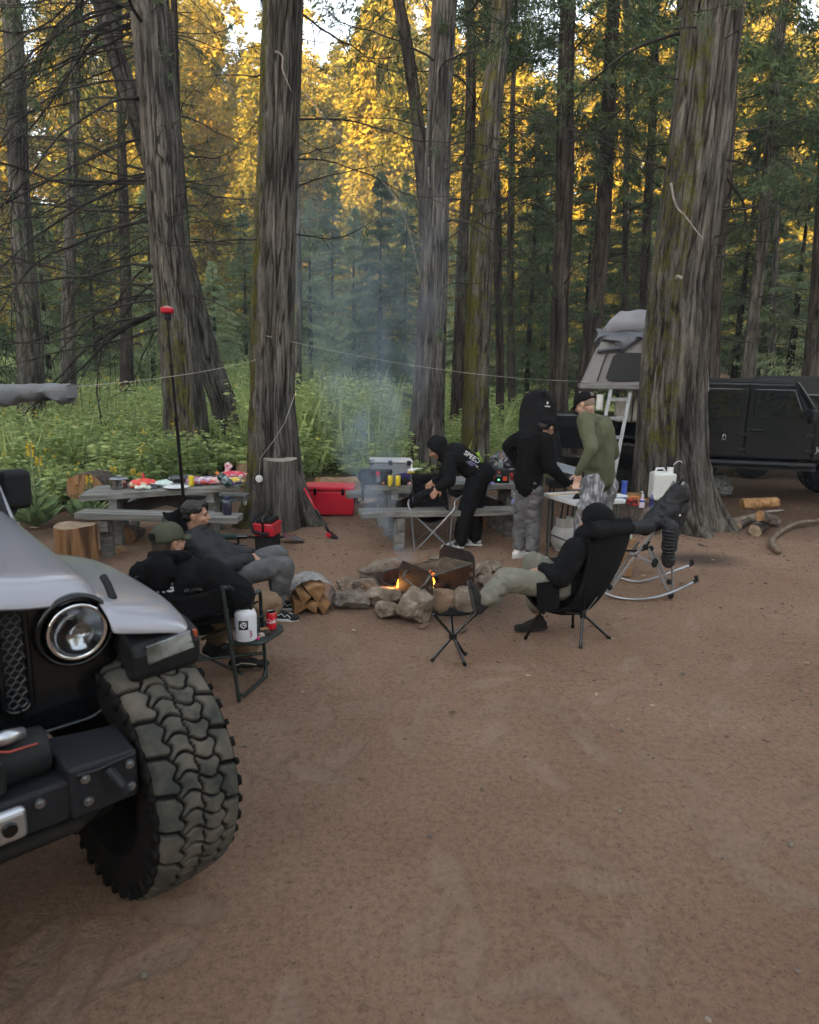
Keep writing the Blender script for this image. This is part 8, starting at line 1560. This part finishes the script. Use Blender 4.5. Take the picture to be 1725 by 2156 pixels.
for s in (0, 1):
    sg = -1 if s == 0 else 1; mb = MB(); mb.tube([BT[s] + V3((0, .01, 0)), SB[s] + V3((0, .01, 0)), A((869, 944)[s], 1146, 8.2)], .010, 8); mb.build('back_leg', GTUBE, qc, world=True, smooth='auto')
    ar = [A((862, 974)[s], (1052, 1043)[s], 7.95), A((860, 958)[s], (1062, 1056)[s], 7.88), A((864, 957)[s], (1074, 1070)[s], 7.86), A((875, 948)[s], (1087, 1082)[s], 7.85)]
    mb = MB(); mb.tube(curve(ar) + [A((944, 876)[s], (1152, 1159)[s], 7.88)], .010, 8); mb.build('cross_leg', GTUBE, qc, world=True, smooth='auto')
    mb = MB(); mb.tube([A((865, 952)[s], 1078, 7.9), A((873, 947)[s], (1158, 1154)[s], 7.86)], .010, 8); mb.build('front_leg', GTUBE, qc, world=True, smooth='auto')
    mb = MB(); mb.tube([A((952, 869)[s], 1080, 8.15) if 0 else A((935, 880)[s], 1088, 8.1), A((869, 944)[s], 1146, 8.2)], .008, 7); mb.build('rear_cross_leg', GTUBE, qc, world=True, smooth='auto')
    mb = MB(); P_ = [[BT[s].lerp(SB[s], .52) + V3((0, -.01, .03 * k)) + (ar[0] - BT[s].lerp(SB[s], .52)) * t + V3((0, 0, -.04 * math.sin(math.pi * t))) for k in range(3)] for t in (0, .25, .5, .75, 1)]; mb.sheet(P_, .006); mb.build('arm_strap', BLK2, qc, world=True, smooth=True)
P_ = []
for i in range(8):
    t = i / 7; c0_ = A(868, 1052, 8.0).lerp(A(926, 1040, 7.82), t); P_.append([c0_ + V3((.02 * math.sin(j * 1.3 + i), -.015 * math.sin(j + i * .8), .06 - j * .045 * (1 - .4 * t) + .03 * math.sin(math.pi * t))) for j in range(5)])
mb = MB(); mb.sheet(P_, .006); mb.build('loose_flap', BLK2, qc, world=True, smooth=True)
mb = MB(); mb.tube(curve([A(880, 1048, 7.95), A(905, 1040, 7.85), A(930, 1056, 7.86), A(944, 1074, 7.9)]), .014, 6); mb.build('strap', BLK2, qc, world=True)
# high back chair of the reclining man
hb = thing('camp_chair', 'black high back camp chair holding the reclining man in the foreground on the right', 'chair', (1.3, 5.1, 0))
hub = G(1228, 1293, .28); hub = A(1228, 1293, 5.04)
prN = [(1243, 1103, 4.98), (1241, 1130, 4.97), (1236, 1175, 4.96), (1222, 1235, 4.95), (1190, 1280, 4.95), (1135, 1282, 4.97), (1093, 1232, 5.0)]     # edge towards us
prF = [(1327, 1090, 5.40), (1328, 1118, 5.40), (1315, 1165, 5.42), (1285, 1225, 5.44), (1240, 1268, 5.45), (1180, 1262, 5.45), (1138, 1222, 5.45)]
cn, cf = curve([A(*p) for p in prN], 4), curve([A(*p) for p in prF], 4)
P_ = []
for p, q in zip(cn, cf):
    d = q - p; nr = V3((.5, 0, -.6)); P_.append([p + d * (j / 10) + nr * .10 * math.sin(math.pi * j / 10) for j in range(11)])
mb = MB(); mb.sheet(P_, .008); mb.build('seat', BLK, hb, world=True, smooth=True)
mb = MB(); a, b_ = A(1248, 1122, 4.95), A(1325, 1112, 5.40); mb.cap(a + V3((.02, 0, 0)), .055, b_, .055); a2, b2_ = A(1247, 1105, 4.97), A(1324, 1095, 5.40); mb.cap(a2, .028, b2_, .028); remesh(mb, .012, 4, .004, 10, 5).build('head_pillow', BLK, hb, world=True, smooth=True)
sd_ = [A(1130, 1228, 4.93), A(1178, 1222, 4.93), A(1178, 1280, 4.92), A(1131, 1283, 4.93)]; mb = MB(); mb.sheet([[sd_[0], sd_[1]], [sd_[3], sd_[2]]], .012); mb.build('side_pocket', BLK, hb, world=True)
fe = [A(1106, 1345, 4.98), A(1222, 1366, 4.86), A(1284, 1344, 4.98), A(1205, 1320, 5.2)]; fe = [V3((p.x, p.y, 0)) for p in (G(1106, 1345), G(1222, 1365), G(1284, 1344), G(1206, 1321))]
hub2 = A(1142, 1283, 5.02); hub3 = A(1207, 1281, 5.3)
for a, b_ in ((hub2, fe[0]), (hub, fe[1]), (hub, fe[2]), (hub3, fe[3])): mb = MB(); mb.tube([a, b_], .0115, 9); mb.tube([b_ + (a - b_).normalized() * .02, b_], .015, 8); mb.build('leg', PLG, hb, world=True, smooth='auto')
for pts in ([A(1093, 1232, 5.0), hub2], [A(1138, 1222, 5.45), A(1180, 1282, 5.35)], [hub, A(1297, 1204, 5.38), A(1327, 1092, 5.42)], [hub, A(1240, 1180, 4.97), A(1243, 1104, 4.98)], [hub2, hub], [hub3, hub], [hub2, A(1180, 1282, 5.35), hub3]): mb = MB(); mb.tube(pts, .0105, 8); mb.build('frame', PLG, hb, world=True, smooth='auto')
for q in (hub, hub2, hub3): mb = MB(); mb.tube([q - V3((0, 0, .035)), q + V3((0, 0, .035))], .024, 10); mb.build('hub', PLB, hb, world=True, smooth='auto', bevel=.004)
# tripod stool
ts = thing('stool', 'small black tripod camp stool in front of the fire ring', 'stool', tuple(G(950, 1392))); s1, s2, s3 = A(913, 1293, 4.55), A(1004, 1290, 4.72), A(948, 1278, 4.95); hb_ = A(954, 1339, 4.70)
P_ = []
cc = (s1 + s2 + s3) / 3
for i in range(9):
    row = []
    for j in range(25):
        a = j / 24 * 3; k = int(a) % 3; f_ = a - int(a); e = [s1, s2, s3, s1][k].lerp([s1, s2, s3, s1][k + 1], f_); e = e + (cc - e) * .22 * math.sin(math.pi * f_) + V3((0, 0, -.012 * math.sin(math.pi * f_))); q = cc.lerp(e, i / 8); q.z -= .03 * (1 - (i / 8) ** 2); row.append(q)
    P_.append(row)
mb = MB(); mb.sheet(P_, .005); mb.build('seat', BLK, ts, world=True, smooth=True)
for tp, ft in ((s1, G(980, 1401)), (s2, G(908, 1392)), (s3, G(980, 1380))): mb = MB(); mb.tube([tp, hb_ + (tp - hb_).normalized() * .0, ft], .011, 9); mb.tube([ft + (tp - ft).normalized() * .025, ft], .014, 8); mb.build('leg', PLG, ts, world=True, smooth='auto')
mb = MB(); mb.tube([hb_ + V3((0, 0, -.02)), hb_ + V3((0, 0, .02))], .03, 12); mb.build('hub', PLB, ts, world=True, smooth='auto')
# silver rocker with the jacket over it
rk = thing('rocking_chair', 'folding rocking camp chair with silver frame on curved runners, right of the reclining man', 'rocking chair', (2.3, 6.4, 0)); RG_ = mat('silver_tube', (.40, .41, .43), (.34, .35, .37), ns=4, rough=.35, metal=.7)
YN, YF = 6.22, 6.75
def rp(x, y, Y): return A(x, y, Y)
runN = curve([rp(1244, 1246, 6.22), rp(1266, 1256, 6.2), rp(1300, 1268, 6.15), rp(1347, 1272, 6.1), rp(1403, 1261, 6.15), rp(1463, 1234, 6.2)]); runF = curve([rp(1262, 1210, 6.8), rp(1290, 1227, 6.75), rp(1331, 1240, 6.7), rp(1369, 1236, 6.7), rp(1453, 1205, 6.8)])
for rn in (runN, runF):
    zmin = min(p.z for p in rn); rn2 = [p - V3((0, 0, zmin - .014)) for p in rn]; mb = MB(); mb.tube(rn2, .013, 9); mb.build('runner', RG_, rk, world=True, smooth='auto'); mb = MB(); mb.tube([rn2[-1] + V3((-.02, 0, -.01)), rn2[-1] + V3((.015, 0, .01)), rn2[-1] + V3((.0, 0, .05))], .02, 8); mb.build('runner_cap', PLB, rk, world=True, smooth='auto')
for a, b_, Y in (((1275, 1254), (1377, 1118), 6.2), ((1413, 1259), (1362, 1149), 6.2), ((1416, 1254), (1415, 1192), 6.25), ((1326, 1164), (1381, 1189), 6.2), ((1278, 1252), (1286, 1199), 6.22), ((1409, 1227), (1369, 1151), 6.7), ((1290, 1224), (1345, 1140), 6.7), ((1378, 1120), (1440, 1015), 6.25), ((1350, 1122), (1420, 1012), 6.7)):
    mb = MB(); mb.beam(rp(*a, Y), rp(*b_, Y), .014, .026); mb.build('frame_bar', RG_, rk, world=True, bevel=.003)
for x, y, Y in ((1360, 1152, 6.18), (1380, 1182, 6.18), (1284, 1236, 6.18), (1378, 1188, 6.18), (1413, 1254, 6.17), (1371, 1155, 6.68), (1409, 1225, 6.68)): mb = MB(); mb.ell(rp(x, y, Y), (.028, .018, .03)); mb.build('joint', PLB, rk, world=True, smooth=True)
P_ = [[rp(1310, 1158, Y), rp(1330, 1160, Y), rp(1355, 1158, Y), rp(1368, 1140, Y)] for Y in (6.22, 6.35, 6.5, 6.7)]; mb = MB(); mb.sheet(P_, .02); P_ = [[rp(1366, 1138, Y), rp(1390, 1090, Y), rp(1415, 1045, Y), rp(1438, 1008, Y)] for Y in (6.25, 6.4, 6.55, 6.7)]; mb.sheet(P_, .02); mb.build('seat', BLK2, rk, world=True, smooth=True)
mb = MB(); q = lambda x, y, Y=6.3: rp(x, y, Y)
mb.cap(q(1432, 1032), .085, q(1392, 1090), .12); mb.cap(q(1392, 1088), .12, q(1360, 1112), .075); mb.cap(q(1365, 1108, 6.2), .07, q(1318, 1112, 6.1), .055); mb.cap(q(1428, 1060, 6.4), .11, q(1415, 1115, 6.4), .09); mb.cap(q(1412, 1110, 6.15), .075, q(1407, 1183, 6.15), .058); mb.cap(q(1434, 1030, 6.5), .08, q(1400, 1090, 6.6), .11); mb.cap(q(1434, 1028), .07, q(1444, 1048), .05); mb.cap(q(1440, 1068), .05, q(1424, 1095), .06)
def quilt(co, no): return co
jkt = solo(remesh(mb, .011, 4, .016, 9, 97, (1, 1, 1.3)), 'jacket', 'black puffer jacket draped over the back of the silver rocking chair', 'jacket', mat('black_puffer', (.006, .007, .009), (.010, .0115, .014), ns=6, rough=.7, bump=.7, bs=20), smooth=True)
mb = MB(); c0_, c1_ = q(1410, 1118, 6.12), q(1407, 1180, 6.12)
for k in range(9): c_ = c0_.lerp(c1_, k / 8.5); mb.tube([c_ + V3((.050 * math.cos(a), .050 * math.sin(a), 0)) * (1 - .02 * k) for a in [6.2832 * z / 18 for z in range(19)]], .0115, 8)
mb.build('quilted_sleeve', mat('black_puffer', (.012, .014, .017)), jkt, world=True, smooth=True)
mb = MB(); mb.lathe([(.006, 0), (.009, .001), (.006, .003)], tuple(q(1432, 1085, 6.17)), axis='Y', n=14); mb.build('snap', WSH, jkt, world=True)
# ================================================================ SMOKE AND HAZE
def smoke_obj(name, label, sections, dens, seed, scale=1.6, col=(.60, .76, .93), thr=.42):
    """closed tapering plume along measured sections (centre, radius); density breaks up with noise and thins towards the skin"""
    mb = MB(); pts = curve([s[0] for s in sections], 4); rr = np.interp(np.linspace(0, len(sections) - 1, len(pts)), range(len(sections)), [s[1] for s in sections]).tolist()
    mb.tube(pts, rr, 24); o = solo(mb, name, label, 'smoke', None, smooth=True); o.data.materials.clear(); o['kind'] = 'stuff'
    m = bpy.data.materials.new(name); m.use_nodes = True; global n, L, tcg; n = m.node_tree; L = n.links.new; n.nodes.clear(); tcg = N_('ShaderNodeTexCoord'); out = N_('ShaderNodeOutputMaterial'); pv = N_('ShaderNodeVolumePrincipled')
    pv.inputs['Color'].default_value = (*col, 1); pv.inputs['Anisotropy'].default_value = .2
    nz_ = NZ(scale, 4, .6, (1, 1, .7)); mr = N_('ShaderNodeMapRange'); L(nz_.outputs[0], mr.inputs[0]); mr.inputs[1].default_value = thr; mr.inputs[2].default_value = .75; mr.inputs[3].default_value = 0; mr.inputs[4].default_value = 1
    # fade to the edge of the plume: distance from its axis, held per height by a curve of straight pieces
    sep = N_('ShaderNodeSeparateXYZ'); L(tcg.outputs['Object'], sep.inputs[0]); zs = [p.z - o.location.z for p in pts]; 
    def zcurve(vals):
        c_ = N_('ShaderNodeFloatCurve'); mp = N_('ShaderNodeMapRange'); L(sep.outputs['Z'], mp.inputs[0]); mp.inputs[1].default_value = min(zs); mp.inputs[2].default_value = max(zs); L(mp.outputs[0], c_.inputs[1]); lo, hi = min(vals), max(vals) + 1e-6; cu = c_.mapping.curves[0]; k = len(sections)
        xs_ = [(s[0].z - o.location.z - min(zs)) / (max(zs) - min(zs)) for s in sections]; vs = [(v - lo) / (hi - lo) for v in vals]
        cu.points[0].location = (xs_[0], vs[0]); cu.points[1].location = (xs_[-1], vs[-1])
        for a_, b_ in zip(xs_[1:-1], vs[1:-1]): cu.points.new(a_, b_)
        c_.mapping.update(); m2 = N_('ShaderNodeMapRange'); L(c_.outputs[0], m2.inputs[0]); m2.inputs[3].default_value = lo; m2.inputs[4].default_value = hi; return m2.outputs[0]
    def M2(op, a_, b_):
        q_ = N_('ShaderNodeMath', operation=op)
        for i, v in enumerate((a_, b_)):
            if isinstance(v, (int, float)): q_.inputs[i].default_value = v
            elif v is not None: L(v, q_.inputs[i])
        return q_.outputs[0]
    cx = zcurve([s[0].x - o.location.x for s in sections]); cy = zcurve([s[0].y - o.location.y for s in sections]); cr = zcurve([s[1] for s in sections]); cd_ = zcurve([s[2] for s in sections])
    dx = M2('SUBTRACT', sep.outputs['X'], cx); dy = M2('SUBTRACT', sep.outputs['Y'], cy); dist = M2('SQRT', M2('ADD', M2('MULTIPLY', dx, dx), M2('MULTIPLY', dy, dy)), 0); rel = M2('DIVIDE', dist, cr)
    fall = M2('MAXIMUM', M2('SUBTRACT', 1.0, M2('MULTIPLY', rel, rel)), 0.0); d = M2('MULTIPLY', M2('MULTIPLY', M2('MULTIPLY', mr.outputs[0], fall), cd_), dens); L(d, pv.inputs['Density']); L(pv.outputs[0], out.inputs['Volume']); o.data.materials.append(m); return o
smoke_obj('smoke', 'blue grey campfire smoke rising and drifting left from the fire ring', [
    (G(858, 1200, .30) + V3((0, .2, 0)), .11, 1.6), (A(845, 1165, 6.6), .15, 1.6), (A(815, 1120, 7.0), .22, 1.3), (A(795, 1060, 7.5), .29, 1.), (A(775, 985, 8.2), .42, .65), (A(775, 880, 9.2), .75, .34), (A(775, 760, 10.4), 1.15, .13), (A(765, 620, 11.6), 1.7, .06), (A(745, 430, 13.0), 2.4, .02), (A(740, 250, 14.5), 2.6, .0)], 5.5, 1, scale=2.6)
hz = MB(); hz.box((0, 70, 29.5), (420, 250, 62)); o = hz.build('haze', mat('tmp_h', (1, 1, 1))); o.data.materials.clear(); tag(o, 'thin bluish evening air between the trees', 'haze', kind='stuff'); o.visible_shadow = True
m = bpy.data.materials.new('haze_air'); m.use_nodes = True; n = m.node_tree; n.nodes.clear(); pv = N_('ShaderNodeVolumePrincipled'); out = N_('ShaderNodeOutputMaterial'); pv.inputs['Color'].default_value = (.78, .88, 1., 1); pv.inputs['Density'].default_value = .0008; n.links.new(pv.outputs[0], out.inputs['Volume']); o.data.materials.append(m)
